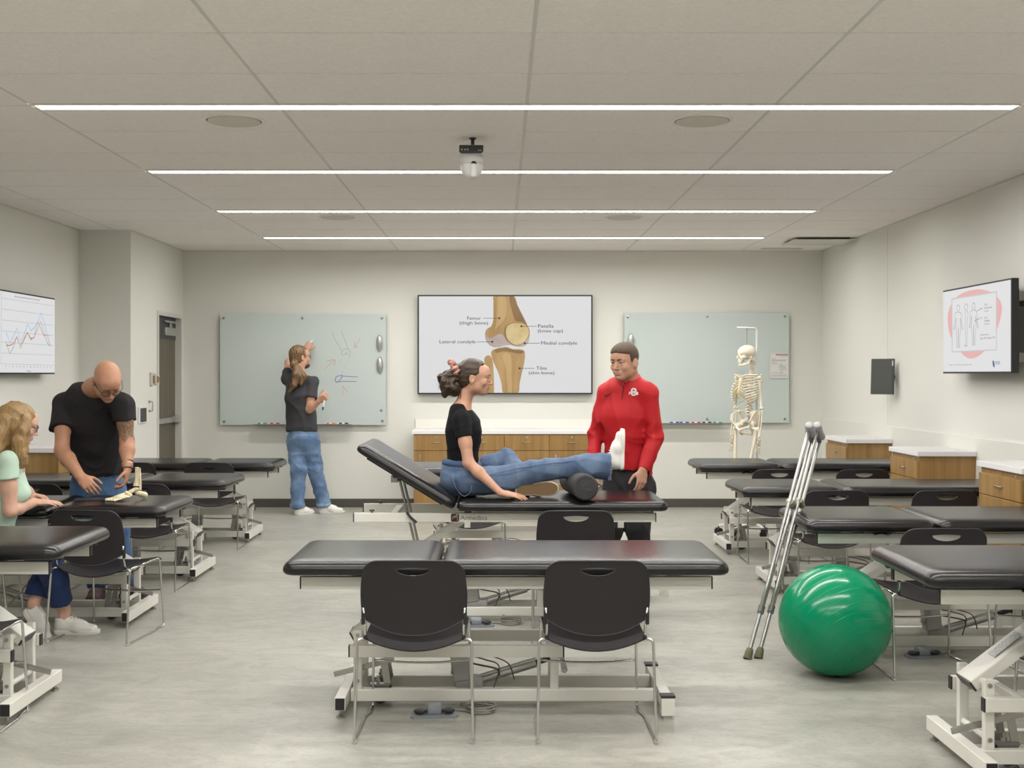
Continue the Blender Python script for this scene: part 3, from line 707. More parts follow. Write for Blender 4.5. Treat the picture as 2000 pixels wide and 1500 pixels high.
# ------------------------------------------------------------------ screens
def emat(name, c, s=1.0):
    return mat(name, tuple(0.02 for _ in c), 0.35, emit=c, estr=s)
M_scr = emat('screen_light', (0.70, 0.70, 0.715), 0.95)
M_ink = mat('screen_ink', (0.01, 0.01, 0.01), 0.4)
def grad_emit(name, c0, c1, sc_):
    m = mat(name, (0.02, 0.02, 0.02), 0.35, emit=c0, estr=1.0); nt = m.node_tree; b_ = nt.nodes['Principled BSDF']
    tc = nt.nodes.new('ShaderNodeTexCoord'); mp = nt.nodes.new('ShaderNodeMapping'); mp.inputs['Scale'].default_value = sc_
    nz = nt.nodes.new('ShaderNodeTexNoise'); nz.inputs['Scale'].default_value = 1; nz.inputs['Detail'].default_value = 4
    rp = nt.nodes.new('ShaderNodeValToRGB'); rp.color_ramp.elements[0].position = 0.3; rp.color_ramp.elements[0].color = (*c0, 1)
    rp.color_ramp.elements[1].position = 0.7; rp.color_ramp.elements[1].color = (*c1, 1)
    nt.links.new(tc.outputs['Object'], mp.inputs[0]); nt.links.new(mp.outputs[0], nz.inputs[0]); nt.links.new(nz.outputs[0], rp.inputs[0])
    nt.links.new(rp.outputs[0], b_.inputs['Emission Color']); return m
def to_local(o, t):
    o.data.transform(Matrix.Translation(-t.location)); return o
def fit_text(s, width, height, m, parent, origin, ux, uy, anchor='L', layer=0.0):
    o = text_obj('caption', s, 1.0, m, parent, (0, 0, 0), (1, 0, 0), (0, 1, 0), ext=0.0)
    xs_ = [v.co.x for v in o.data.vertices]; ys_ = [v.co.y for v in o.data.vertices]
    x0, x1, y0, y1 = min(xs_), max(xs_), min(ys_), max(ys_)
    sx, sy = width / (x1 - x0), height / (y1 - y0)
    ux = Vector(ux).normalized(); uy = Vector(uy).normalized(); og = Vector(origin)
    for v in o.data.vertices:
        v.co = og + ux * ((v.co.x - x0) * sx) + uy * ((v.co.y - y0) * sy)
    return o
def poly_flat(name, pts3, m, parent):
    b = B(); vs = [b.verts.new(p) for p in pts3]; f = b.faces.new(vs)
    bmesh.ops.triangulate(b, faces=[f]); return obj(name, b, m, parent)
def ribbon(b, pts3, w_, nrm):
    """thin flat line on a surface with normal nrm"""
    nrm = Vector(nrm); pts3 = [Vector(p) for p in pts3]; prev = None; L_ = []
    for i, p in enumerate(pts3):
        d = (pts3[min(i + 1, len(pts3) - 1)] - pts3[max(i - 1, 0)]).normalized(); s = d.cross(nrm).normalized() * w_ / 2
        L_.append((b.verts.new(p + s), b.verts.new(p - s)))
    for i in range(len(L_) - 1): b.faces.new((L_[i][0], L_[i + 1][0], L_[i + 1][1], L_[i][1]))

# --- main screen
yf = 12.355
t = thing('wall_screen', 'large flat wall screen showing a labelled knee joint diagram', 'screen', (0.05, 12.39, 1.74)); L0 = Vector(t.location)
x0, x1 = (815.5 - 977) * yf / FOC, (1157.5 - 977) * yf / FOC; z0, z1 = CAMZ - (770 - 731) * yf / FOC, CAMZ - (576 - 731) * yf / FOC
b = B(); box(b, Vector(((x0 + x1) / 2, 12.385, (z0 + z1) / 2)) - L0, (x1 - x0, 0.055, z1 - z0), 0.004); obj('casing', b, M_black, t)
b = B(); box(b, Vector(((x0 + x1) / 2, yf, (z0 + z1) / 2)) - L0, (x1 - x0 - 0.03, 0.004, z1 - z0 - 0.03)); scr = obj('screen', b, M_scr, t)
b = B(); box(b, Vector((0.05, 12.42, 1.7)) - L0, (0.5, 0.02, 0.4)); obj('wall_mount', b, M_dgrey, t)
def K(X, Y, lay=0):       # crop coordinates of the diagram -> point on the screen
    px, py = 800 + X / 5.263, 560 + Y / 5.263; d = yf - 0.0025 - lay * 0.0006
    return P(px, py, yf) * 1.0 - L0 - Vector((0, 0.0025 + lay * 0.0006, 0))
bone1 = grad_emit('bone_tan', (0.30, 0.165, 0.045), (0.50, 0.31, 0.12), (7, 1, 2)); bone2 = grad_emit('bone_light', (0.52, 0.38, 0.15), (0.66, 0.53, 0.27), (8, 1, 8))
cart = grad_emit('cartilage', (0.36, 0.28, 0.26), (0.50, 0.42, 0.39), (6, 1, 6)); bone3 = grad_emit('bone_shade', (0.17, 0.085, 0.02), (0.27, 0.15, 0.05), (7, 1, 3)); bhi = grad_emit('bone_highlight', (0.44, 0.28, 0.10), (0.56, 0.37, 0.16), (9, 1, 2))
def KP(name, pts, m, lay, smooth=True):
    q = smoothpath([Vector((p[0], p[1], 0)) for p in pts], 4, closed=True) if smooth else [Vector((p[0], p[1], 0)) for p in pts]
    return poly_flat(name, [K(v.x, min(max(v.y, 99), 1090), lay) for v in q], m, scr)
KP('femur', [(862, 99), (965, 99), (1075, 99), (1110, 190), (1160, 290), (1205, 380), (1230, 450), (1232, 520), (1215, 580), (1170, 612), (1100, 615), (1040, 600), (980, 603), (920, 620), (860, 618), (805, 585), (780, 530), (778, 470), (800, 430), (840, 405), (862, 330), (872, 200)], bone1, 0)
KP('femur_highlight', [(905, 110), (985, 110), (1000, 220), (975, 330), (900, 420), (880, 440), (895, 330), (905, 200)], bhi, 1)
KP('femur_shade', [(1025, 105), (1070, 105), (1105, 190), (1158, 300), (1200, 385), (1150, 360), (1090, 350), (1050, 240)], bone3, 1)
KP('condyle_cartilage', [(782, 485), (810, 525), (850, 522), (890, 500), (940, 485), (975, 520), (1010, 565), (1100, 595), (1180, 565), (1228, 500), (1212, 578), (1170, 608), (1100, 611), (1040, 597), (980, 599), (920, 615), (862, 612), (808, 582), (784, 530)], cart, 2)
KP('patella_shade', [(1000, 395), (1050, 372), (1120, 370), (1188, 382), (1228, 430), (1231, 490), (1204, 545), (1160, 586), (1100, 606), (1032, 582), (990, 535), (972, 470), (982, 420)], bone3, 3)
KP('patella', [(1012, 397), (1060, 377), (1120, 375), (1180, 385), (1220, 430), (1224, 490), (1200, 540), (1160, 580), (1100, 600), (1040, 575), (1002, 530), (989, 470), (997, 420)], bone2, 4)
KP('tibia', [(880, 640), (940, 625), (1000, 620), (1060, 640), (1150, 645), (1182, 668), (1185, 730), (1170, 820), (1150, 900), (1130, 1000), (1118, 1088), (1040, 1089), (960, 1088), (945, 1000), (910, 880), (860, 770), (838, 690), (850, 655)], bone1, 0)
KP('tibia_highlight', [(960, 700), (1030, 690), (1050, 800), (1045, 950), (1050, 1080), (1010, 1085), (1000, 950), (985, 820)], bhi, 1)
KP('tibia_shade', [(880, 648), (940, 632), (1000, 628), (1060, 648), (1150, 655), (1178, 672), (1130, 690), (1040, 672), (960, 665), (890, 680)], bone3, 2)
KP('fibula', [(768, 745), (785, 715), (810, 705), (835, 720), (852, 760), (862, 850), (868, 1088), (835, 1089), (800, 1088), (790, 900), (774, 800)], bone1, 1)
for s, X0, X1, Yb, Yt in (('Femur', 592, 733, 340, 307), ('(thigh bone)', 514, 806, 399, 355), ('Lateral condyle', 308, 678, 592, 549), ('Patella', 1320, 1480, 422, 387), ('(knee cap)', 1318, 1576, 480, 436), ('Medial condyle', 1353, 1722, 606, 562), ('Tibia', 1303, 1410, 853, 820), ('(shin bone)', 1225, 1488, 911, 868)):
    a, c2, e = K(X0, Yb, 5), K(X1, Yb, 5), K(X0, Yt, 5)
    fit_text(s, (c2 - a).length, (e - a).length, M_ink, scr, a, (1, 0, 0), (0, 0, 1))
for X0, X1, Y, Xd in ((760, 922, 324, 922), (690, 850, 566, 850), (1305, 1149, 407, 1149), (1340, 1184, 582, 1184), (1285, 1130, 839, 1130)):
    b = B(); ribbon(b, [K(X0, Y, 6), K(X1, Y, 6)], 0.004, (0, -1, 0)); c3 = K(Xd, Y, 6)
    vs = [b.verts.new(c3 + Vector((0.0105 * math.cos(a), -0.0003, 0.0105 * math.sin(a)))) for a in [2 * PI * k / 14 for k in range(14)]]; b.faces.new(vs)
    obj('pointer_line', b, M_ink, scr)

# --- side screens: plane x = const
def W(px, py, X):        # point on the vertical plane x = X seen at pixel
    d = X * FOC / (px - 977); return Vector((X, d, CAMZ - (py - 731) * d / FOC))
def side_screen(label, X, y_near, y_far, z0, z1, nrm, wall):
    t = thing('wall_screen', label, 'screen', (X, (y_near + y_far) / 2, (z0 + z1) / 2)); L0 = Vector(t.location)
    b = B(); box(b, (-nrm * 0.024, 0, 0), (0.048, y_far - y_near, z1 - z0), 0.004); obj('casing', b, M_black, t)
    b = B(); box(b, (nrm * 0.001, 0, 0), (0.004, y_far - y_near - 0.024, z1 - z0 - 0.024)); s = obj('screen', b, M_scr, t)
    gap = abs(wall - X) - 0.05
    b = B(); box(b, (-nrm * (0.048 + gap / 2), 0, 0), (gap - 0.002, 0.4, 0.3)); obj('wall_mount', b, M_dgrey, t)
    return t, s, L0
XS = -3.745
t, scr, L0 = side_screen('left wall screen with red, blue and green heart rate line chart', XS, 8.665, 9.775, 1.421, 2.058, 1, XL)
def KL(px, py, lay=0): return W(px, py, XS) - L0 + Vector((0.0035 + lay * 0.0006, 0, 0))
sc8 = 8.333
def crv(pts, m, w_, lay, nm):
    b = B(); ribbon(b, [KL(max(p[0] / sc8, 0.3), 560 + p[1] / sc8, lay) for p in pts], w_, (1, 0, 0)); obj(nm, b, m, scr)
ML = emat('chart_grid', (0.38, 0.38, 0.40), 1)
for a, c2 in (((15, 185), (865, 312)), ((15, 360), (845, 468)), ((15, 538), (855, 630)), ((15, 718), (865, 795)), ((15, 898), (865, 955)), ((15, 1080), (865, 1115)), ((10, 1255), (870, 1280))): crv([a, c2], ML, 0.003, 1, 'grid_line')
crv([(15, 70), (8, 1255)], ML, 0.005, 1, 'grid_line')
crv([(88, 895), (148, 1088), (205, 995), (262, 820), (322, 1003), (436, 745), (492, 865), (546, 820), (652, 565), (755, 905), (803, 970)], emat('line_green', (0.10, 0.30, 0.12)), 0.007, 2, 'green_line')
crv([(88, 950), (148, 957), (208, 925), (265, 808), (320, 955), (436, 742), (492, 845), (546, 825), (602, 565), (705, 803), (755, 780), (803, 950)], emat('line_red', (0.60, 0.03, 0.07)), 0.007, 3, 'red_line')
crv([(88, 738), (147, 925), (265, 678), (322, 880), (380, 780), (438, 610), (492, 715), (545, 672), (598, 590), (652, 425), (712, 600), (755, 785), (803, 797)], emat('line_blue', (0.12, 0.40, 0.72)), 0.007, 4, 'blue_line')
def side_text(s, pa, pb, pt, K_, m, par):
    a, c2, e = K_(*pa), K_(*pb), K_(*pt)
    fit_text(s, (c2 - a).length, (e - a).length, m, par, a, c2 - a, Vector((0, 0, 1)))
k8 = lambda X, Y: (max(X, 1) / sc8, 560 + Y / sc8)
side_text('Heart rate in physiotherapy with music therapy', k8(225, 178), k8(638, 236), k8(225, 142), lambda a, c2: KL(a, c2, 2), M_ink, scr)
side_text('Session', k8(425, 1384), k8(495, 1388), k8(425, 1358), lambda a, c2: KL(a, c2, 2), M_ink, scr)
for i, X in enumerate((84, 144, 200, 262, 320, 378, 436, 490, 544, 597, 650, 706, 757, 810)):
    side_text(str(i + 1), k8(X - (8 if i else 3), 1306 + i * 1.2), k8(X + (8 if i else 3), 1306 + i * 1.2), k8(X - 8, 1286 + i * 1.2), lambda a, c2: KL(a, c2, 2), mat('axis_ink', (0.08, 0.08, 0.08), 0.5), scr)

XS2 = 3.285
t, scr, L0 = side_screen('right wall screen showing outlined human figures over a pink circle', XS2, 7.465, 8.625, 1.426, 2.04, -1, XR)
def KR(px, py, lay=0): return W(px, py, XS2) - L0 - Vector((0.0035 + lay * 0.0006, 0, 0))
c7 = lambda X, Y: (1820 + X / 6.817, 530 + Y / 6.817)
q = smoothpath([Vector((x, y, 0)) for x, y in ((655, 240), (820, 290), (920, 400), (940, 520), (900, 700), (850, 830), (760, 1000), (640, 1120), (520, 1162), (420, 1110), (320, 980), (240, 820), (218, 620), (250, 470), (350, 330), (490, 262))], 4, closed=True)
poly_flat('pink_circle', [KR(*c7(v.x, v.y), 0) for v in q], emat('pink', (0.70, 0.37, 0.37), 1), scr)
poly_flat('sheet_border', [KR(*c7(*p), 1) for p in ((268, 360), (878, 262), (872, 1052), (275, 1080))], emat('sheet_edge', (0.50, 0.50, 0.50)), scr)
poly_flat('sheet', [KR(*c7(*p), 2) for p in ((282, 376), (864, 284), (862, 1038), (286, 1064))], M_scr, scr)
fig_ink = mat('figure_ink', (0.16, 0.17, 0.18), 0.5)
def outline(pts, cx, mirror=True):
    b = B(); P1 = [KR(*c7(cx + p[0], p[1]), 3) for p in pts]; ribbon(b, smoothpath(P1, 3), 0.0035, (-1, 0, 0))
    if mirror: P2 = [KR(*c7(cx - p[0], p[1]), 3) for p in pts]; ribbon(b, smoothpath(P2, 3), 0.0035, (-1, 0, 0))
    obj('figure_outline', b, fig_ink, scr)
front = [(0, 446), (18, 470), (16, 515), (8, 530), (10, 545), (34, 555), (44, 590), (48, 680), (56, 740), (60, 765), (50, 775), (44, 745), (34, 680), (27, 620), (26, 700), (30, 760), (22, 860), (18, 960), (20, 1000), (4, 1003), (2, 860), (0, 740)]
outline(front, 361); outline([(x, y - 30 + (x * 0.1)) for x, y in front], 567)
outline([(0, 430), (18, 445), (18, 490), (8, 520), (22, 545), (24, 600), (14, 680), (16, 760), (14, 860), (12, 960), (14, 990), (-22, 992), (-8, 970), (-4, 860), (-14, 740), (-8, 640), (-12, 560), (-4, 525), (-16, 505), (-20, 460), (0, 430)], 465, False)
outline([(44, 532), (100, 495)], 567, False); outline([(10, 660), (80, 628)], 567, False)
kk = lambda a, c2: KR(a, c2, 3)
for s, X0, X1, Yb, h in (('P2', 662, 682, 508, 22), ('5/10', 710, 748, 458, 24), ('intermittent', 710, 812, 500, 24), ('aching', 710, 762, 544, 24), ('P1', 660, 680, 632, 22), ('6/10', 710, 746, 632, 24), ('constant', 710, 780, 672, 24), ('burning', 710, 775, 714, 24), ('Relationship:', 656, 768, 862, 26), ('Start of P1 leads to P2', 656, 848, 906, 26), ('https://www.physio-pedia.com', 238, 540, 1256, 16)):
    a, c2, e = kk(*c7(X0, Yb)), kk(*c7(X1, Yb - (X1 - X0) * 0.03)), kk(*c7(X0, Yb - h))
    fit_text(s, abs(c2.y - a.y), (e - a).length, mat('axis_ink', (0.08, 0.08, 0.08), 0.5), scr, a, Vector((0, -1, 0)), Vector((0, 0, 1)))
a = kk(*c7(850, 1240)); c2 = kk(*c7(920, 1240)); navy = emat('navy', (0.02, 0.07, 0.16))
fit_text('MODEA', abs(c2.y - a.y), 0.022, navy, scr, a, Vector((0, -1, 0)), Vector((0, 0, 1)))
b = B(); a = kk(*c7(832, 1232)); prism(b, [(0.018 * math.cos(k * PI / 3), 0.026 * math.sin(k * PI / 3 + PI / 6)) for k in range(6)], a, (0, 1, 0), (0, 0, 1), (0, 0, 0)); obj('hexagon_mark', b, navy, scr)
b = B(); box(b, (0.08, 0, 0.0), (0.045, 0.94, 0.5), 0.01); obj('rear_box', b, M_black, t)
for z in (0.2, -0.2):
    b = B(); box(b, (0.13, -0.40, z), (0.05, 0.10, 0.07), 0.006); obj('mount_bracket', b, M_steel, t)
b = B(); box(b, (0.115, -0.46, -0.02), (0.07, 0.04, 0.30), 0.006); obj('media_box', b, M_dgrey, t)

# --- small tilted monitor by the right wall
t = thing('wall_panel', 'small dark grey blank display on an arm by the right wall', 'display', (3.33, 10.12, 1.40))
rot = Matrix.Rotation(math.radians(-48), 3, 'Z') @ Matrix.Rotation(math.radians(-3), 3, 'X')
b = B(); box(b, (0, 0, 0), (0.215, 0.022, 0.31), 0.004, 2, rot); obj('casing', b, M_dgrey, t)
b = B(); box(b, rot @ Vector((-0.002, -0.0125, 0.002)), (0.195, 0.002, 0.285), 0, 1, rot); obj('screen', b, mat('blank_screen', (0.055, 0.06, 0.055), 0.5), t)
b = B(); box(b, rot @ Vector((0.099, -0.013, 0.115)), (0.012, 0.003, 0.045), 0, 1, rot); obj('hinge_cover', b, M_alu, t)
b = B(); cyl(b, rot @ Vector((0.02, 0.012, 0)), (0.118, 0.06, 0), 0.02); obj('mount_arm', b, M_black, t)

# ------------------------------------------------------------------ glass boards
M_glass = mat('back_painted_glass', (0.565, 0.63, 0.615), 0.12, spec=0.5, coat=0.3)
M_gedge = mat('glass_edge', (0.25, 0.42, 0.34), 0.2)
YG = 12.385
def board(label, xa, xb, ya, yb, studs):
    a, c2 = P(xa, yb, YG), P(xb, ya, YG)
    t = thing('glass_board', label, 'whiteboard', ((a.x + c2.x) / 2, YG, (a.z + c2.z) / 2)); L0 = Vector(t.location)
    b = B(); box(b, (0, 0, 0), (c2.x - a.x, 0.006, c2.z - a.z), 0.001, 1); obj('glass', b, M_glass, t)
    for s in (-1, 1):
        b = B(); box(b, (s * ((c2.x - a.x) / 2 + 0.0005), 0, 0), (0.003, 0.007, c2.z - a.z)); obj('edge', b, M_gedge, t)
    b = B(); box(b, (0, 0.018, 0), (c2.x - a.x - 0.3, 0.03, c2.z - a.z - 0.3)); obj('backing', b, M_dgrey, t)
    for px, py in studs:
        c3 = P(px, py, YG) - L0; b = B(); lathe(b, [(0.014, 0.0), (0.014, 0.004), (0.011, 0.010), (0.004, 0.012)], c3 + Vector((0, -0.003, 0)), (0, -1, 0), 16); obj('standoff', b, M_steel, t, auto=30)
    return t, L0, a, c2
t, L0, a, c2 = board('glass whiteboard with marker sketches, left of the knee screen', 430, 754, 613, 830, [(437, 621), (591, 621), (746, 621), (438, 823), (747, 822), (745, 801)])
def mk(pts): return [P(400 + x / 3.26, 560 + y / 3.26, YG - 0.0045) - L0 for x, y in pts]
ink = {'grey': mat('marker_grey', (0.30, 0.35, 0.37), 0.6), 'red': mat('marker_rust', (0.50, 0.33, 0.24), 0.6), 'blue': mat('marker_blue', (0.10, 0.13, 0.42), 0.6), 'pale': mat('marker_pale', (0.42, 0.45, 0.52), 0.6)}
for col, w_, pts in (('grey', .005, [(808, 290), (835, 345), (872, 408)]), ('grey', .005, [(868, 285), (895, 345), (912, 402)]), ('grey', .005, [(880, 440), (870, 420), (885, 400), (905, 396), (922, 405), (926, 430), (915, 455)]),
                     ('pale', .004, [(872, 460), (850, 495)]), ('pale', .004, [(918, 460), (890, 520), (868, 565)]), ('blue', .006, [(868, 560), (875, 570), (860, 595), (838, 608), (831, 590), (840, 572), (868, 566)]), ('blue', .005, [(870, 568), (915, 572), (975, 574)]),
                     ('blue', .005, [(835, 608), (880, 603), (965, 604)]), ('red', .005, [(991, 322), (970, 360), (955, 388)]), ('red', .006, [(955, 350), (956, 388), (973, 378)]), ('red', .005, [(760, 524), (795, 495), (828, 468)]), ('red', .006, [(776, 474), (829, 466), (822, 505)]),
                     ('red', .005, [(880, 690), (878, 632)]), ('red', .006, [(878, 632), (908, 670)]), ('red', .006, [(890, 428), (902, 418), (908, 430), (890, 430)])):
    b = B(); ribbon(b, smoothpath(mk(pts), 4), w_, (0, -1, 0)); obj('marker_stroke', b, ink[col], t)
M_tray = mat('tray_alu', (0.55, 0.57, 0.57), 0.35, metal=0.6)
def tray(label, xa, xb, py):
    a, c2 = P(xa, py, 12.34), P(xb, py, 12.34)
    b = B(); box(b, ((a.x + c2.x) / 2, 12.345, a.z - 0.002), (c2.x - a.x, 0.07, 0.004)); box(b, ((a.x + c2.x) / 2, 12.312, a.z + 0.001), (c2.x - a.x, 0.004, 0.01))
    return tag(obj('marker_tray', b, M_tray), label, 'tray', 'marker trays under the glass boards'), a.z
tr1, zt1 = tray('slim metal marker tray under the left glass board', 493, 688, 829)
tr2, zt2 = tray('slim metal marker tray under the right glass board', 1262, 1412, 827)
def marker(label, px, z, col, L_=0.11, y=12.335):
    x = (px - 977) * 12.34 / FOC
    t = thing('marker', label, 'marker', (x, y, z + 0.010), 0, 'board markers on the trays')
    b = B(); cyl(b, (-L_ / 2, 0, 0), (L_ / 2 - 0.035, 0, 0), 0.0085, seg=10); obj('barrel', b, mat('marker_white', (0.8, 0.8, 0.8), 0.4), t, auto=40)
    b = B(); cyl(b, (L_ / 2 - 0.036, 0, 0), (L_ / 2, 0, 0), 0.009, seg=10); obj('cap', b, mat('cap_' + col[0], col[1], 0.4), t, auto=40)
    b = B(); cyl(b, (-L_ / 2 + 0.012, 0, 0), (-L_ / 2 + 0.045, 0, 0), 0.0087, seg=10); obj('band', b, MATS['cap_' + col[0]], t, auto=40)
G_, R_, O_, K_, U_ = ('green', (0.02, 0.35, 0.13)), ('red', (0.6, 0.03, 0.03)), ('orange', (0.75, 0.16, 0.08)), ('black', (0.015, 0.015, 0.015)), ('blue', (0.02, 0.04, 0.35))
marker('green marker on the left tray, left of the man at the board', 511, zt1, G_); marker('red marker on the left tray, left of the man at the board', 536, zt1, R_)
marker('orange marker on the left tray, the first right of the man at the board', 645, zt1, O_); marker('black marker at the right end of the left tray', 670, zt1, K_)
for px, c_, wd in ((1316, U_, 'leftmost blue marker'), (1335, U_, 'second blue marker from the man in red'), (1358, R_, 'red marker'), (1379, K_, 'black marker'), (1400, G_, 'green marker')):
    marker(wd + ' on the tray under the right glass board', px, zt2, c_)
t, L0, a, c2 = board('glass whiteboard behind the skeleton, right of the man in red', 1219, 1541, 611, 826, [(1226, 619), (1381, 618), (1533, 618), (1381, 818), (1533, 818)])
def eraser(label, px, py):
    t = thing('magnetic_holder', label, 'magnet holder', tuple(P(px, py, YG - 0.0175)), 0, 'silver oval board magnets')
    b = B(); sph(b, (0, -0.006, 0), 1, 20, (0.029, 0.018, 0.082)); obj('shell', b, mat('satin_silver', (0.55, 0.56, 0.57), 0.28, metal=0.8), t, smooth=True)
    b = B(); prism(b, [(0.033 * math.cos(k * PI / 10), 0.088 * math.sin(k * PI / 10)) for k in range(20)], (0, 0.003, 0), (1, 0, 0), (0, 0, 1), (0, -0.006, 0)); obj('rim', b, M_steel, t)
eraser('silver oval magnetic holder on the left glass board, the upper one', 741, 670)
eraser('silver oval magnetic holder on the left glass board, the lower one', 741.5, 713)
eraser('silver oval magnetic holder behind the head of the man in red', 1232.5, 667)
# notice sheet
c4 = P(1522, 714.5, 12.375)
t = thing('notice_sheet', 'printed notice with red heading taped to the right glass board', 'notice', tuple(c4)); L0 = Vector(t.location)
b = B(); box(b, (0, 0, 0), (0.208, 0.003, 0.272)); obj('paper', b, mat('paper', (0.72, 0.70, 0.69), 0.5), t)
b = B()
for (x, z, w_, h) in ((0, 0.131, 0.196, 0.0015), (0, -0.131, 0.196, 0.0015), (-0.098, 0, 0.0015, 0.262), (0.098, 0, 0.0015, 0.262)): box(b, (x, -0.002, z), (w_, 0.001, h))
obj('printed_border', b, mat('print_grey', (0.25, 0.25, 0.25), 0.5), t)
b = B(); box(b, (0.028, -0.0016, 0.118), (0.134, 0.0012, 0.014)); obj('heading_band', b, mat('print_maroon', (0.55, 0.30, 0.32), 0.5), t)
fit_text('EMERGENCY CARE', 0.124, 0.009, mat('print_dark_red', (0.20, 0.02, 0.04), 0.5), t, (-0.034, -0.0026, 0.1135), (1, 0, 0), (0, 0, 1))
b = B()
rnd = random.Random(3)
for z, xa, xb in ((0.103, 0.02, 0.09), (0.075, -0.085, -0.04), (0.062, -0.085, 0.075), (0.055, -0.085, 0.065), (0.037, -0.085, -0.02), (0.028, -0.08, -0.045), (0.017, -0.07, -0.012), (0.02, 0, 0.03), (0.006, 0, 0.04), (-0.006, 0, 0.066), (-0.014, 0, 0.062), (-0.026, 0, 0.078), (-0.04, 0, 0.075), (-0.055, 0.01, 0.04), (-0.072, -0.08, -0.01), (-0.072, 0, 0.05), (-0.082, 0, 0.03), (-0.096, -0.085, 0.078), (-0.110, -0.085, 0.088)):
    x = xa
    while x < xb - 0.003:
        l = min(rnd.uniform(0.006, 0.016), xb - x); box(b, (x + l / 2, -0.002, z), (l, 0.0008, 0.0035)); x += l + 0.0025
tl = obj('text_lines', b, MATS['print_grey'], t); tl['kind'] = 'stuff'

# ------------------------------------------------------------------ ceiling fittings
for x, y, lab in ((-1.385, 6.05, 'round flush ceiling speaker, left one of the near pair'), (1.05, 6.05, 'round flush ceiling speaker, right one of the near pair'), (-1.363, 9.77, 'round flush ceiling speaker, left one of the far pair'), (1.04, 9.79, 'round flush ceiling speaker, right one of the far pair')):
    t = thing('ceiling_speaker', lab, 'ceiling speaker', (x, y, H), 0, 'round ceiling speakers')
    b = B(); lathe(b, [(0.160, 0.002), (0.161, -0.004), (0.150, -0.007), (0.142, -0.003), (0.142, 0.002)], (0, 0, 0), seg=40); obj('rim', b, M_tile, t, auto=30)
    b = B(); lathe(b, [(0.136, 0.0), (0.136, -0.007), (0.10, -0.009), (0.001, -0.010)], (0, 0, 0), seg=40); obj('grille', b, mat('speaker_grille', (0.66, 0.62, 0.56), 0.8), t, auto=30)
t = thing('ceiling_vent', 'flat square ceiling air diffuser in the far right corner', 'vent', (3.13, 11.5, H))
b = B(); box(b, (0, -0.06, -0.022), (0.60, 0.50, 0.008), 0.002, 1); obj('plate', b, mat('vent_paint', (0.66, 0.65, 0.60), 0.5), t)
b = B(); box(b, (0, -0.06, -0.008), (0.5, 0.4, 0.022)); obj('neck', b, M_dgrey, t)
t = thing('ceiling_vent', 'narrow ceiling air slot close to the back wall at right', 'vent', (2.95, 12.2, H))
b = B(); box(b, (0, 0, -0.004), (0.42, 0.09, 0.008), 0.002, 1); obj('plate', b, MATS['vent_paint'], t)

t = thing('ceiling_camera', 'white pan tilt camera with black rear panel hanging from the ceiling', 'camera', (-0.16, 6.5, H - 0.02))
b = B(); cyl(b, (0.006, 0, 0.02), (0.006, 0, -0.032), 0.010); lathe(b, [(0.02, 0), (0.02, -0.004), (0.012, -0.008)], (0.006, 0, 0.02), seg=16); obj('mount_stem', b, M_black, t, auto=40)
Mw = mat('camera_white', (0.70, 0.69, 0.67), 0.35)
b = B(); box(b, (0, 0.0, -0.056), (0.142, 0.15, 0.052), 0.010, 3); base = obj('base', b, Mw, t, auto=40)
b = B(); prism(b, [(-0.066, 0.022), (0.066, 0.022), (0.066, -0.014), (0.054, -0.024), (-0.054, -0.024), (-0.066, -0.014)], (0, -0.0755, -0.056), (1, 0, 0), (0, 0, 1), (0, -0.003, 0)); rp_ = obj('rear_panel', b, M_black, t)
for x in (-0.052, -0.034, -0.020):
    b = B(); cyl(b, (x, -0.078, -0.058), (x, -0.081, -0.058), 0.005); obj('socket', b, M_greyp, rp_)
for x in (0.042, 0.052):
    b = B(); cyl(b, (x, -0.078, -0.062), (x, -0.081, -0.062), 0.0028); obj('socket_light', b, M_alu, rp_)
b = B(); sph(b, (0, 0, -0.135), 0.064, 28, (1, 0.95, 1.22)); bmesh.ops.bisect_plane(b, geom=b.verts[:] + b.edges[:] + b.faces[:], plane_co=(0, 0, -0.09), plane_no=(0, 0, 1), clear_outer=True)
for s in (-1, 1): pass
lathe(b, [(0.0625, -0.080), (0.0655, -0.10), (0.0645, -0.13)], (0, 0, 0), seg=28); obj('head', b, Mw, t, smooth=True)
b = B(); box(b, (0.012, -0.052, -0.165), (0.036, 0.03, 0.085), 0.012, 3); obj('tilt_cover', b, Mw, t, auto=60)
b = B(); sph(b, (0.012, -0.058, -0.132), 0.017, 16, (1.1, 0.55, 0.9), Matrix.Rotation(0.5, 3, 'Y')); obj('lens', b, mat('lens_black', (0.004, 0.004, 0.004), 0.08), t, smooth=True)

# ------------------------------------------------------------------ left bay wall fittings
t = thing('light_switch', 'beige light switch plates beside the door', 'switch', (XLB, 11.27, 1.375))
for y, hz, wd in ((0.0, 0.125, 0.09), (0.13, 0.10, 0.07), (0.20, 0.08, 0.05)):
    b = B(); box(b, (0.012, y, 0), (0.022, wd, hz), 0.003); pl = obj('switch_plate', b, mat('switch_beige', (0.58, 0.53, 0.44), 0.5), t)
    b = B(); box(b, (0.026, y + wd * 0.2, -0.005), (0.010, wd * 0.45, hz * 0.6), 0.002); obj('rocker', b, mat('switch_brown', (0.20, 0.15, 0.09), 0.5), pl)
t = thing('control_tablet', 'small touch panel with white frame on the wall beside the door', 'touch panel', (XLB, 10.98, 1.035))
b = B(); box(b, (0.008, 0, 0), (0.016, 0.24, 0.155), 0.004); obj('frame', b, mat('panel_white', (0.75, 0.75, 0.76), 0.35), t)
b = B(); box(b, (0.0165, 0.01, 0), (0.002, 0.185, 0.13)); obj('screen', b, mat('panel_screen', (0.03, 0.032, 0.035), 0.2), t)
t = thing('wall_bracket', 'small vertical metal pull handle between touch panel and door', 'wall fitting', (XLB, 11.22, 1.11))
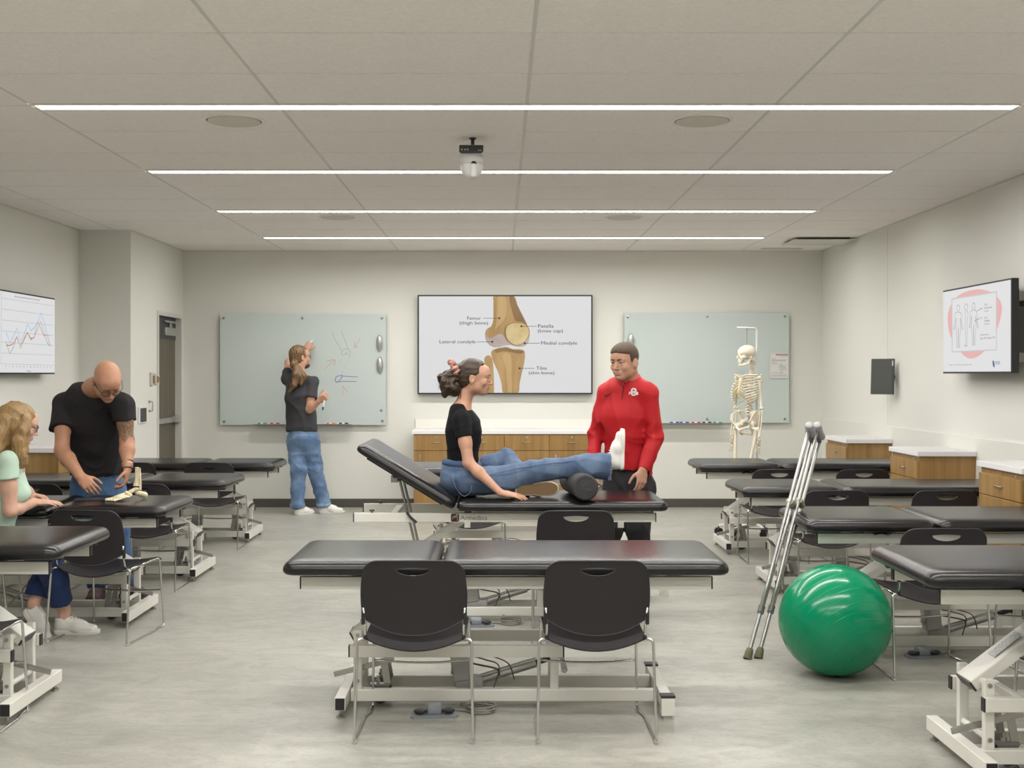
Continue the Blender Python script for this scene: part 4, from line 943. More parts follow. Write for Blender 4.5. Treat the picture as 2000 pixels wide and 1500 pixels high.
b = B(); tube(b, bendpath([(0, 0, 0.045), (0.035, 0, 0.045), (0.035, 0, -0.045), (0, 0, -0.045)], 0.01), 0.005); obj('bar', b, M_steel, t, smooth=True)
for z in (0.045, -0.045):
    b = B(); box(b, (0.004, 0, z), (0.008, 0.03, 0.024), 0.002); obj('base_plate', b, M_steel, t)

# ------------------------------------------------------------------ exercise ball, roller, crutches
def ball_mat():
    m = mat('green_vinyl', (0.0, 0.205, 0.092), 0.16, spec=0.40, coat=0.0); nt = m.node_tree; b_ = nt.nodes['Principled BSDF']
    tc = nt.nodes.new('ShaderNodeTexCoord'); wv = nt.nodes.new('ShaderNodeTexWave'); wv.bands_direction = 'Z'; wv.inputs['Scale'].default_value = 9.5; wv.inputs['Distortion'].default_value = 0
    rp = nt.nodes.new('ShaderNodeValToRGB'); rp.color_ramp.elements[0].position = 0.9; rp.color_ramp.elements[1].position = 0.97
    bp = nt.nodes.new('ShaderNodeBump'); bp.inputs['Strength'].default_value = 0.35; bp.inputs['Distance'].default_value = 0.0015
    nt.links.new(tc.outputs['Object'], wv.inputs[0]); nt.links.new(wv.outputs[0], rp.inputs[0]); nt.links.new(rp.outputs[0], bp.inputs['Height']); nt.links.new(bp.outputs[0], b_.inputs['Normal']); return m
t = thing('exercise_ball', 'large glossy green exercise ball on the floor', 'exercise ball', (1.583, 5.50, 0))
b = B(); bmesh.ops.create_uvsphere(b, u_segments=96, v_segments=64, radius=0.262)
for v in b.verts:
    v.co.z *= 0.985
sh = obj('shell', b, ball_mat(), t, smooth=True); sh.location = (0, 0, 0.258); sh.rotation_euler = (math.radians(-50), math.radians(-28), 0)
b = B(); lathe(b, [(0.012, -0.003), (0.012, 0.002), (0.006, 0.004)], (0, 0, 0.258), seg=16); vp = obj('valve_plug', b, mat('green_dark', (0.0, 0.12, 0.05), 0.4), t, auto=40)
vp.matrix_local = Matrix.Translation((0, 0, 0.258)) @ Euler((math.radians(-50), math.radians(-28), 0)).to_matrix().to_4x4()

M_foam = mat('black_foam', (0.022, 0.022, 0.023), 0.75, noise=((420, 420, 420), 2, 0.6, 2.6), bump=((300, 300, 300), 0.4, 0.001))
A_, C_ = Vector((0.474, 6.455, 0.790)), Vector((0.425, 6.94, 0.790))
t = thing('foam_roller', 'black foam roller under the calf of the woman on the table', 'foam roller', (A_.x, A_.y, 0.716))
d_ = (C_ - A_); b = B(); lathe(b, [(0.006, 0.001), (0.060, 0.0), (0.069, 0.003), (0.0735, 0.010), (0.0735, d_.length - 0.01), (0.066, d_.length), (0.01, d_.length)], A_ - Vector(t.location), d_, 40); rb = obj('foam_body', b, M_foam, t, auto=50)
b = B(); x_, y_ = frame_from(d_)
b2 = [A_ - Vector(t.location) - d_.normalized() * 0.001 + x_ * 0.06 * math.cos(k * PI / 16) + y_ * 0.06 * math.sin(k * PI / 16) for k in range(32)]
tube(b, b2, 0.0012, 5, closed=True); obj('end_ring', b, mat('foam_grey', (0.06, 0.06, 0.06), 0.7), t)
for nm, pts in (('end_mark', [(-0.04, 0.012), (-0.025, 0.016), (-0.012, 0.012), (0.002, 0.024)]), ('end_mark', [(-0.005, -0.012), (0.012, -0.004), (0.02, -0.016), (0.034, -0.008)])):
    b = B(); tube(b, smoothpath([A_ - Vector(t.location) + Vector((p[0], -0.0012, p[1])) for p in pts], 3), 0.0015, 5); obj(nm, b, MATS['foam_grey'], t)

def crutch(label, foot, top, side, ang):
    t = thing('crutch', label, 'crutch', tuple(foot), 0, 'aluminium underarm crutches'); f = Vector(foot); tp = Vector(top)
    ax = (tp - f); L_ = ax.length; ax.normalize()
    u = Vector((math.cos(ang), math.sin(ang), 0)); u = (u - ax * u.dot(ax)).normalized(); nrm = ax.cross(u)
    q = lambda h, w_=0, n_=0: ax * h + u * w_ + nrm * n_
    Mr = mat('crutch_rubber', (0.13, 0.12, 0.07), 0.7); Mg = mat('crutch_grey', (0.38, 0.38, 0.39), 0.6); Mh = mat('crutch_grip', (0.30, 0.29, 0.21), 0.6)
    b = B(); lathe(b, [(0.022, 0.0), (0.0225, 0.008), (0.020, 0.015), (0.0205, 0.028), (0.017, 0.048), (0.013, 0.055)], (0, 0, 0), ax, 18); obj('rubber_tip', b, Mr, t, auto=40)
    b = B(); cyl(b, q(0.045), q(0.50), 0.0105, seg=12); lp = obj('lower_tube', b, M_alu, t, auto=40)
    b = B(); cyl(b, q(0.235), q(0.275), 0.0165, seg=14); obj('collar', b, mat('crutch_collar', (0.12, 0.12, 0.13), 0.5), t, auto=40)
    for s in (-1, 1):
        b = B(); tube(b, bendpath([q(0.245, s * 0.0125), q(0.46, s * 0.018), q(0.62, s * 0.030), q(L_ - 0.32, s * 0.052), q(L_ - 0.025, s * 0.062)], 0.08, 6), 0.0098, 10); ut = obj('side_tube', b, M_alu, t, smooth=True)
        for k in range(7):
            h = L_ - 0.36 - k * 0.045
            wv = 0.052 if h > L_ - 0.32 else 0.030 + (0.022) * max(0, (h - 0.62) / (L_ - 0.32 - 0.62))
            b = B(); c3 = q(h, s * wv, 0); cyl(b, c3 - nrm * 0.0112, c3 + nrm * 0.0112, 0.0032, seg=8); obj('adjust_hole', b, M_black, ut)
    for k in range(5):
        b = B(); c3 = q(0.30 + k * 0.035); cyl(b, c3 - nrm * 0.0112, c3 + nrm * 0.0112, 0.003, seg=8); obj('adjust_hole', b, M_black, lp)
    hg = L_ - 0.42; wv = 0.046
    b = B(); cyl(b, q(hg, -wv), q(hg, wv), 0.019, seg=16); obj('hand_grip', b, Mh, t, auto=40)
    for s in (-1, 1):
        b = B(); cyl(b, q(hg, s * (wv + 0.008)), q(hg, s * (wv + 0.017)), 0.008, seg=8); obj('wing_nut', b, M_steel, t)
    # underarm pad: saddle
    b = B(); pts = [q(L_ - 0.022 + 0.016 * (abs(k) / 5) ** 2, 0.086 * k / 5) for k in range(-5, 6)]
    tube(b, smoothpath(pts, 3), lambda v: 0.0255 * (0.72 + 0.28 * math.sin(PI * min(max(v, 0.02), 0.98)) ** 0.5), 14, flat=(1.0, 1.0)); obj('underarm_pad', b, Mg, t, smooth=True)
    b = B(); box(b, q(L_ - 0.042), (0.03, 0.03, 0.03), 0.006); bmesh.ops.delete(b, geom=b.verts[:], context='VERTS'); cyl(b, q(L_ - 0.045, -0.062), q(L_ - 0.045, 0.062), 0.012, seg=10); obj('pad_base', b, mat('crutch_collar', (0.12, 0.12, 0.13), 0.5), t, auto=40)
    return t
crutch('left of the two aluminium crutches leaning on the table behind the ball', (1.233, 5.80, 0), (1.645, 6.135, 1.13), 0, math.radians(62))
crutch('right of the two aluminium crutches leaning on the table behind the ball', (1.290, 5.815, 0), (1.705, 6.20, 1.125), 0, math.radians(62))

# ------------------------------------------------------------------ distance-field modelling (bodies, clothes, bones)
V3 = lambda v: np.array(v, dtype=np.float64)
def nrm(v): v = V3(v); return v / (np.linalg.norm(v) + 1e-12)
class Field:
    def __init__(s, lo, hi, h=0.0045):
        s.lo = V3(lo); s.h = h; s.n = np.ceil((V3(hi) - s.lo) / h).astype(int) + 1
        s.d = np.full(tuple(s.n), 0.5, np.float32)
        s.ax = [(s.lo[i] + h * np.arange(s.n[i])).astype(np.float32) for i in range(3)]
    def apply(s, fn, lo, hi, k=0.0, op='add', pad=None):
        pad = (k + 2.5 * s.h) if pad is None else pad
        a = np.maximum(np.floor((V3(lo) - pad - s.lo) / s.h).astype(int), 0); b_ = np.minimum(np.ceil((V3(hi) + pad - s.lo) / s.h).astype(int) + 1, s.n)
        if np.any(b_ <= a): return s
        sl = tuple(slice(a[i], b_[i]) for i in range(3))
        X, Y, Z = s.ax[0][sl[0]][:, None, None], s.ax[1][sl[1]][None, :, None], s.ax[2][sl[2]][None, None, :]
        d2 = fn(X, Y, Z).astype(np.float32); d1 = s.d[sl]
        if op == 'set': s.d[sl] = d2; return s
        if op == 'sub': d1 = -d1
        if k > 0:
            hh = np.clip(0.5 + 0.5 * (d2 - d1) / k, 0, 1); r = d2 * (1 - hh) + d1 * hh - k * hh * (1 - hh)
        else: r = np.minimum(d1, d2)
        s.d[sl] = -r if op == 'sub' else r
        return s
    def cone(s, a, b, ra, rb, side=None, k=0.0, op='add', flata=False, flatb=False, grow=0.0):
        """round cone a->b; ra, rb = radius or (side radius, other radius)"""
        a, b = V3(a), V3(b); w = b - a; L = np.linalg.norm(w) + 1e-9; w = w / L
        ra = (ra, ra) if np.isscalar(ra) else ra; rb = (rb, rb) if np.isscalar(rb) else rb
        ra = (ra[0] + grow, ra[1] + grow); rb = (rb[0] + grow, rb[1] + grow)
        if side is None: side = (0.3, 0.9, 0.1) if abs(w[2]) > 0.5 else (0, 0.1, 1)
        u = V3(side); u = u - w * u.dot(w); u = nrm(u); v = np.cross(w, u)
        def fn(X, Y, Z):
            qx, qy, qz = X - a[0], Y - a[1], Z - a[2]
            pw = qx * w[0] + qy * w[1] + qz * w[2]; t = np.clip(pw / L, 0, 1)
            pu = qx * u[0] + qy * u[1] + qz * u[2]; pv = qx * v[0] + qy * v[1] + qz * v[2]; pww = pw - t * L
            ru = ra[0] + (rb[0] - ra[0]) * t; rv = ra[1] + (rb[1] - ra[1]) * t; rw = np.minimum(ru, rv)
            k0 = np.sqrt((pu / ru) ** 2 + (pv / rv) ** 2 + (pww / rw) ** 2); k1 = np.sqrt((pu / ru ** 2) ** 2 + (pv / rv ** 2) ** 2 + (pww / rw ** 2) ** 2)
            d = (k0 - 1) * np.where(k0 < 1e-3, rw, k0 / np.maximum(k1, 1e-6))
            if flatb: d = np.maximum(d, pw - L)
            if flata: d = np.maximum(d, -pw)
            return d
        m = max(*ra, *rb); return s.apply(fn, np.minimum(a, b) - m, np.maximum(a, b) + m, k, op)
    def ell(s, c, r, R=None, k=0.0, op='add', grow=0.0):
        c = V3(c); r = V3(r) + grow; R = np.eye(3) if R is None else np.array(R)   # columns = local axes
        def fn(X, Y, Z):
            q = [(X - c[0]) * R[0, i] + (Y - c[1]) * R[1, i] + (Z - c[2]) * R[2, i] for i in range(3)]
            k0 = np.sqrt(sum((q[i] / r[i]) ** 2 for i in range(3))); k1 = np.sqrt(sum((q[i] / r[i] ** 2) ** 2 for i in range(3)))
            return (k0 - 1) * np.where(k0 < 1e-3, r.min(), k0 / np.maximum(k1, 1e-6))
        m = r.max(); return s.apply(fn, c - m, c + m, k, op)
    def tube(s, pts, side0, side1=None, k=0.02, op='add', grow=0.0, flata=False, flatb=False):
        side1 = side0 if side1 is None else side1; n = len(pts) - 1
        for i in range(n):
            t = (i + 0.5) / n; sd = V3(side0) * (1 - t) + V3(side1) * t
            p, q = pts[i], pts[i + 1]
            s.cone(p[0], q[0], p[1:] if len(p) > 2 else p[1], q[1:] if len(q) > 2 else q[1], sd, k if i else 0.0, op, grow=grow, flata=flata and i == 0, flatb=flatb and i == n - 1)
        return s
    def cut(s, point, normal, k=0.0, lo=None, hi=None):
        """remove the side the normal points to"""
        p, n_ = V3(point), nrm(normal); lo = s.lo if lo is None else lo; hi = s.lo + s.h * s.n if hi is None else hi
        return s.apply(lambda X, Y, Z: -((X - p[0]) * n_[0] + (Y - p[1]) * n_[1] + (Z - p[2]) * n_[2]) + 0 * (X + Y + Z), lo, hi, k, 'sub', 0)
    def wrinkle(s, amp, seed=0, freq=38.0, stretch=(1, 1, 1), lo=None, hi=None, centre=None, rad=None):
        rg = np.random.RandomState(seed); ks = [(nrm(rg.randn(3)) * freq * rg.uniform(0.6, 1.5) * V3(stretch), nrm(rg.randn(3)) * freq * 0.5, rg.uniform(0, 6, 2)) for _ in range(4)]
        lo = s.lo if lo is None else lo; hi = s.lo + s.h * s.n if hi is None else hi
        a = np.maximum(np.floor((V3(lo) - s.lo) / s.h).astype(int), 0); b_ = np.minimum(np.ceil((V3(hi) - s.lo) / s.h).astype(int) + 1, s.n)
        sl = tuple(slice(a[i], b_[i]) for i in range(3)); sub = s.d[sl]; m = np.abs(sub) < 0.03; I = np.nonzero(m)
        if len(I[0]) == 0: return s
        X = s.ax[0][sl[0]][I[0]]; Y = s.ax[1][sl[1]][I[1]]; Z = s.ax[2][sl[2]][I[2]]; v = 0
        for k1, k2, ph in ks:
            v = v + (1 - np.abs(np.sin((k1[0] * X + k1[1] * Y + k1[2] * Z) + ph[0] + 1.3 * np.sin(k2[0] * X + k2[1] * Y + k2[2] * Z + ph[1])))) ** 2
        v = 0.6 - v * 0.9
        if centre is not None: v = v * np.exp(-((X - centre[0]) ** 2 + (Y - centre[1]) ** 2 + (Z - centre[2]) ** 2) / rad ** 2)
        sub[m] += (amp * v).astype(np.float32); return s
    def mesh(s, name, m, parent=None, origin=(0, 0, 0), pick=None, smooth=1):
        d = s.d; S = d < 0
        d[0], d[-1], d[:, 0], d[:, -1], d[:, :, 0], d[:, :, -1] = [np.maximum(q, 1e-3) for q in (d[0], d[-1], d[:, 0], d[:, -1], d[:, :, 0], d[:, :, -1])]
        S = d < 0
        c = np.zeros(tuple(s.n - 1), np.int8)
        for i in (0, 1):
            for j in (0, 1):
                for k in (0, 1): c += S[i:s.n[0] - 1 + i, j:s.n[1] - 1 + j, k:s.n[2] - 1 + k]
        I = np.nonzero((c > 0) & (c < 8)); N = len(I[0]); idx = np.full(c.shape, -1, np.int32); idx[I] = np.arange(N)
        pos = np.zeros((N, 3)); cnt = np.zeros(N)
        cor = {(i, j, k): d[I[0] + i, I[1] + j, I[2] + k] for i in (0, 1) for j in (0, 1) for k in (0, 1)}
        for ax in range(3):
            for p in (0, 1):
                for q in (0, 1):
                    a = [0, 0, 0]; o = [x for x in range(3) if x != ax]; a[o[0]] = p; a[o[1]] = q; b_ = list(a); b_[ax] = 1
                    da, db = cor[tuple(a)], cor[tuple(b_)]; mk_ = (da < 0) != (db < 0); t = np.where(mk_, da / (da - db + 1e-12), 0)
                    pos[mk_, ax] += t[mk_]; pos[mk_, o[0]] += p; pos[mk_, o[1]] += q; cnt[mk_] += 1
        pos = pos / cnt[:, None] + np.stack(I, 1); V = s.lo + pos * s.h
        faces = []
        for ax in range(3):
            o = [x for x in range(3) if x != ax]
            sa = [slice(None)] * 3; sb = [slice(None)] * 3; sa[ax] = slice(0, s.n[ax] - 1); sb[ax] = slice(1, s.n[ax])
            ch = S[tuple(sa)] != S[tuple(sb)]; E = np.nonzero(ch); E = [e for e in E]
            ok = (E[o[0]] > 0) & (E[o[1]] > 0) & (E[o[0]] < s.n[o[0]] - 1) & (E[o[1]] < s.n[o[1]] - 1); E = [e[ok] for e in E]
            q = []
            for da, db in ((0, 0), (-1, 0), (-1, -1), (0, -1)):
                e = [x.copy() for x in E]; e[o[0]] += da; e[o[1]] += db; q.append(idx[e[0], e[1], e[2]])
            q = np.stack(q, 1); inside = S[tuple(E)]; fl = inside if ax != 1 else ~inside
            q[fl] = q[fl][:, ::-1]; faces.append(q[:, ::-1])
        Fc = np.concatenate(faces)
        for _ in range(smooth):
            acc = np.zeros_like(V); ct = np.zeros(len(V))
            for i in range(4):
                a, b_ = Fc[:, i], Fc[:, (i + 1) % 4]
                for ax in range(3): acc[:, ax] += np.bincount(a, V[b_, ax], len(V)) + np.bincount(b_, V[a, ax], len(V))
                ct += np.bincount(a, minlength=len(V)) + np.bincount(b_, minlength=len(V))
            V = V * 0.5 + 0.5 * acc / np.maximum(ct, 1)[:, None]
        me = bpy.data.meshes.new(name); V2 = V - V3(origin)
        me.vertices.add(len(V)); me.vertices.foreach_set('co', V2.astype(np.float32).ravel())
        me.loops.add(Fc.size); me.loops.foreach_set('vertex_index', Fc.astype(np.int32).ravel())
        me.polygons.add(len(Fc)); me.polygons.foreach_set('loop_start', np.arange(0, Fc.size, 4, dtype=np.int32)); me.polygons.foreach_set('loop_total', np.full(len(Fc), 4, np.int32))
        me.polygons.foreach_set('use_smooth', np.ones(len(Fc), bool))
        if pick is not None:
            cen = V[Fc].mean(1); me.polygons.foreach_set('material_index', pick(cen).astype(np.int32))
        me.update(calc_edges=True); me.validate()
        return link(name, me, m, parent)

# ------------------------------------------------------------------ people
M_skin = mat('skin_warm', (0.52, 0.285, 0.195), 0.5, spec=0.35, noise=((25, 25, 25), 3, 0.93, 1.06))
M_skinp = mat('skin_pale', (0.60, 0.36, 0.27), 0.5, spec=0.35, noise=((25, 25, 25), 3, 0.94, 1.05))
M_skint = mat('skin_tan', (0.46, 0.235, 0.145), 0.48, spec=0.35, noise=((25, 25, 25), 3, 0.92, 1.06))
M_lip = mat('lip', (0.42, 0.15, 0.12), 0.45); M_lipm = mat('lip_muted', (0.42, 0.20, 0.15), 0.5)
M_eye = mat('eye_white', (0.42, 0.37, 0.34), 0.3); M_iris = mat('iris_dark', (0.02, 0.012, 0.008), 0.15)
def denim(name, c, sc_=(260, 260, 60)):
    return mat(name, c, 0.8, spec=0.15, noise=((9, 9, 6), 5, (0.62, 0.68, 0.76), (1.45, 1.35, 1.25)), bump=((500, 500, 500), 0.25, 0.0008), sheen=0.1)
M_jA = denim('denim_mid', (0.088, 0.132, 0.215)); M_jC = denim('denim_light', (0.13, 0.205, 0.34)); M_jD = denim('denim_blue', (0.055, 0.11, 0.22)); M_jE = denim('denim_dark', (0.015, 0.030, 0.092))
M_seam = mat('denim_seam', (0.05, 0.09, 0.18), 0.85); M_thread = mat('denim_thread', (0.20, 0.28, 0.40), 0.85)
M_shoe = mat('white_leather', (0.74, 0.72, 0.68), 0.5); M_sole = mat('shoe_sole_white', (0.70, 0.68, 0.63), 0.6)

class Head:
    def __init__(s, o, fwd, up, sc=0.95):
        f = nrm(fwd); u = V3(up); u = nrm(u - f * u.dot(f)); r = np.cross(f, u); s.R = np.stack([r, f, u], 1); s.o = V3(o); s.s = sc
    def __call__(s, x, y, z): return s.o + s.R @ (V3((x, y, z)) * s.s)
    def local(s, P_): return (P_ - s.o) @ s.R / s.s
def build_head(F, H, male=True, neck=None, nr=0.056):
    s = H.s; R = H.R
    def e(c, r, k=0.0, op='add', R_=None): F.ell(H(*c), V3(r) * s, R if R_ is None else R_, k * s, op)
    def c(a, b, ra, rb, k=0.0, op='add'): F.cone(H(*a), H(*b), ra * s, rb * s, None, k * s, op)
    jw = 1.0 if male else 0.90
    e((0, -0.016, 0.030), (0.0745, 0.093, 0.080)); e((0, 0.012, 0.022), (0.066, 0.078, 0.066), 0.02)
    e((0, 0.030, -0.040), (0.053 * jw, 0.058, 0.070), 0.03)
    e((0, 0.060, -0.092), (0.023 * jw, 0.024, 0.018), 0.028)
    for q in (-1, 1):
        e((q * 0.043 * jw, 0.012, -0.062), (0.017, 0.034, 0.026), 0.03)
        e((q * 0.036, 0.062, -0.030), (0.022, 0.020, 0.020), 0.02)
        e((q * 0.028, 0.079, 0.017), (0.021, 0.011, 0.007 if male else 0.005), 0.014)
    e((0, 0.068, 0.040), (0.045, 0.022, 0.03), 0.03)
    for q in (-1, 1): e((q * 0.030, 0.098, -0.001), (0.017, 0.017, 0.0105), 0.012, 'sub')
    c((0, 0.084, 0.008), (0, 0.106, -0.032), 0.0062, 0.0080, 0.010); e((0, 0.1055, -0.0355), (0.0095, 0.0105, 0.0075), 0.005)
    for q in (-1, 1): e((q * 0.0115, 0.0955, -0.0385), (0.0062, 0.0085, 0.006), 0.004)
    e((0, 0.078, -0.064), (0.026, 0.013, 0.016), 0.014)
    e((0, 0.0870, -0.0592), (0.0200, 0.0070, 0.0042), 0.004); e((0, 0.0862, -0.0686), (0.0180, 0.0070, 0.0048), 0.004)
    c((-0.023, 0.0920, -0.0640), (0.023, 0.0920, -0.0640), 0.0020, 0.0020, 0.002, 'sub')
    e((0, 0.086, -0.083), (0.016, 0.006, 0.004), 0.006, 'sub')
    for q in (-1, 1):   # lids
        e((q * 0.0305, 0.0795, 0.0060), (0.0165, 0.0125, 0.0078), 0.004); e((q * 0.0305, 0.0785, -0.0105), (0.0150, 0.0115, 0.0062), 0.004)
    for q in (-1, 1):   # ears
        ang = q * 0.35; ca, sa = math.cos(ang), math.sin(ang); Rl = np.array([[ca, -sa, 0], [sa, ca, 0], [0, 0, 1]]); Re = R @ Rl
        e((q * 0.0775, -0.012, -0.010), (0.0065, 0.0185, 0.0310), 0.006, 'add', Re); e((q * 0.0735, -0.004, -0.018), (0.010, 0.012, 0.020), 0.006, 'add', Re)
        e((q * 0.0850, -0.008, -0.008), (0.0048, 0.0105, 0.0180), 0.003, 'sub', Re)
    if neck is not None:
        a = H(0, -0.035, -0.045); b = V3(neck); F.cone(a, b, nr * s, nr * 1.02 * s, None, 0.035); F.cone(b, b + nrm(b - a) * 0.03, nr * 1.05 * s, nr * 1.3 * s, None, 0.03)
def face_parts(H, t, org, brow, male=True, closed=False):
    o = Vector(org); T = lambda *p: Vector(H(*p)) - o; s = H.s; R3 = Matrix(H.R.tolist())
    for q in (-1, 1):
        b = B(); sph(b, T(q * 0.0305, 0.0765, -0.0015), 0.0118 * s, 16); ey = obj('eye', b, M_eye, t, smooth=True)
        b = B(); sph(b, T(q * 0.0300, 0.0828, -0.0020), 0.0068 * s, 12); obj('iris', b, M_iris, ey, smooth=True)
        b = B(); tube(b, smoothpath([T(q * 0.011, 0.0950, 0.0165), T(q * 0.022, 0.0955, 0.0195), T(q * 0.036, 0.0900, 0.0205), T(q * 0.049, 0.0785, 0.0145)], 3), lambda v: (0.0046 if male else 0.0032) * s * (1.0 - 0.6 * v), 6); obj('eyebrow', b, brow, t, smooth=True)
        b = B(); tube(b, smoothpath([T(q * 0.0175, 0.0845, -0.0005), T(q * 0.030, 0.0905, 0.0035), T(q * 0.0445, 0.0830, 0.0000)], 3), 0.0011 * s, 5); obj('eyelashes', b, M_iris, t, smooth=True)
def lips_pick(H, lo=-0.0735, hi=-0.0545):
    def f(C):
        L = H.local(C); x, y, z = L[:, 0], L[:, 1], L[:, 2]
        hw = 0.0225; prof = np.sqrt(np.clip(1 - (x / hw) ** 2, 0, 1))
        up_ = -0.064 + (hi + 0.064) * prof; dn = -0.064 + (lo + 0.064) * prof
        return ((np.abs(x) < hw) & (z < up_) & (z > dn) & (y > 0.080)).astype(int)
    return f
def hand(F, wr, w, n_, right=True, curl=(0.3, 0.35, 0.25), s=0.95, spread=0.06, thumb=0.5, k=0.0):
    w = nrm(w); n_ = V3(n_); n_ = nrm(n_ - w * n_.dot(w)); u = np.cross(n_, w) if right else np.cross(w, n_); o = V3(wr)
    def Q(x, y, z): return o + (u * x + w * y + n_ * z) * s
    F.cone(Q(0, -0.012, 0), Q(0, 0.03, 0), (0.026 * s, 0.018 * s), (0.034 * s, 0.016 * s), u, 0.015)
    F.cone(Q(0.001, 0.03, 0), Q(0, 0.073, 0.001), (0.036 * s, 0.0155 * s), (0.037 * s, 0.012 * s), u, 0.012)
    F.cone(Q(0.020, 0.018, -0.006), Q(0.030, 0.045, -0.008), 0.014 * s, 0.013 * s, None, 0.012)
    for i, (x, y, L, r) in enumerate(((0.0275, 0.078, 0.070, 0.0086), (0.0095, 0.083, 0.078, 0.0088), (-0.0085, 0.080, 0.073, 0.0084), (-0.0260, 0.072, 0.057, 0.0074))):
        p = Q(x, y, 0.001); F.cone(Q(x * 0.8, 0.045, 0.003), p, 0.0095 * s, r * 1.05 * s, None, 0.006)
        a = 0.0; sp = x / 0.027 * spread
        for j, (fr, c_) in enumerate(zip((0.46, 0.30, 0.24), curl)):
            a += c_ * (1 + 0.12 * (i - 1)); d_ = (w * math.cos(a) - n_ * math.sin(a)) + u * sp * math.cos(a); q = p + nrm(d_) * L * fr * s
            F.cone(p, q, r * (1 - 0.09 * j) * s, r * (1 - 0.09 * (j + 1)) * s, None, 0.0012 if j == 0 else 0.001); p = q
    p = Q(0.026, 0.022, -0.006); dirs = [(0.72, 0.66, -0.25 - 0.3 * thumb), (0.35, 0.9, -0.2 - 0.45 * thumb), (0.12, 0.95, -0.2 - 0.45 * thumb)]
    for j, (d_, L, r) in enumerate(zip(dirs, (0.036, 0.030, 0.024), (0.0115, 0.0098, 0.0088))):
        dd = nrm(u * d_[0] + w * d_[1] + n_ * d_[2]); q = p + dd * L * s; F.cone(p, q, r * s, r * 0.9 * s, None, 0.004 if j == 0 else 0.001); p = q
def arm(F, sh, el, wr, r=(0.043, 0.036, 0.037, 0.025), grow=0.0, k=0.03, upper=True, lower=True):
    sh, el, wr = V3(sh), V3(el), V3(wr)
    if upper: F.cone(sh, sh * 0.45 + el * 0.55, r[0], r[0] * 0.95, None, k, grow=grow); F.cone(sh * 0.5 + el * 0.5, el, r[0] * 0.93, r[1], None, 0.02, grow=grow)
    if lower: F.cone(el, el * 0.68 + wr * 0.32, r[1] * 0.98, r[2] * 1.03, None, 0.02, grow=grow); F.cone(el * 0.68 + wr * 0.32, wr, r[2] * 1.03, (r[3] * 1.08, r[3] * 0.9), None, 0.02, grow=grow)
def leg(F, hp, kn, an, r=(0.075, 0.052, 0.050, 0.032), grow=0.0, k=0.04):
    hp, kn, an = V3(hp), V3(kn), V3(an)
    F.cone(hp, kn, r[0], r[1], None, k, grow=grow); F.cone(kn, kn * 0.65 + an * 0.35, r[1] * 0.98, r[2] * 1.05, None, 0.02, grow=grow); F.cone(kn * 0.65 + an * 0.35, an, r[2] * 1.05, r[3], None, 0.02, grow=grow)
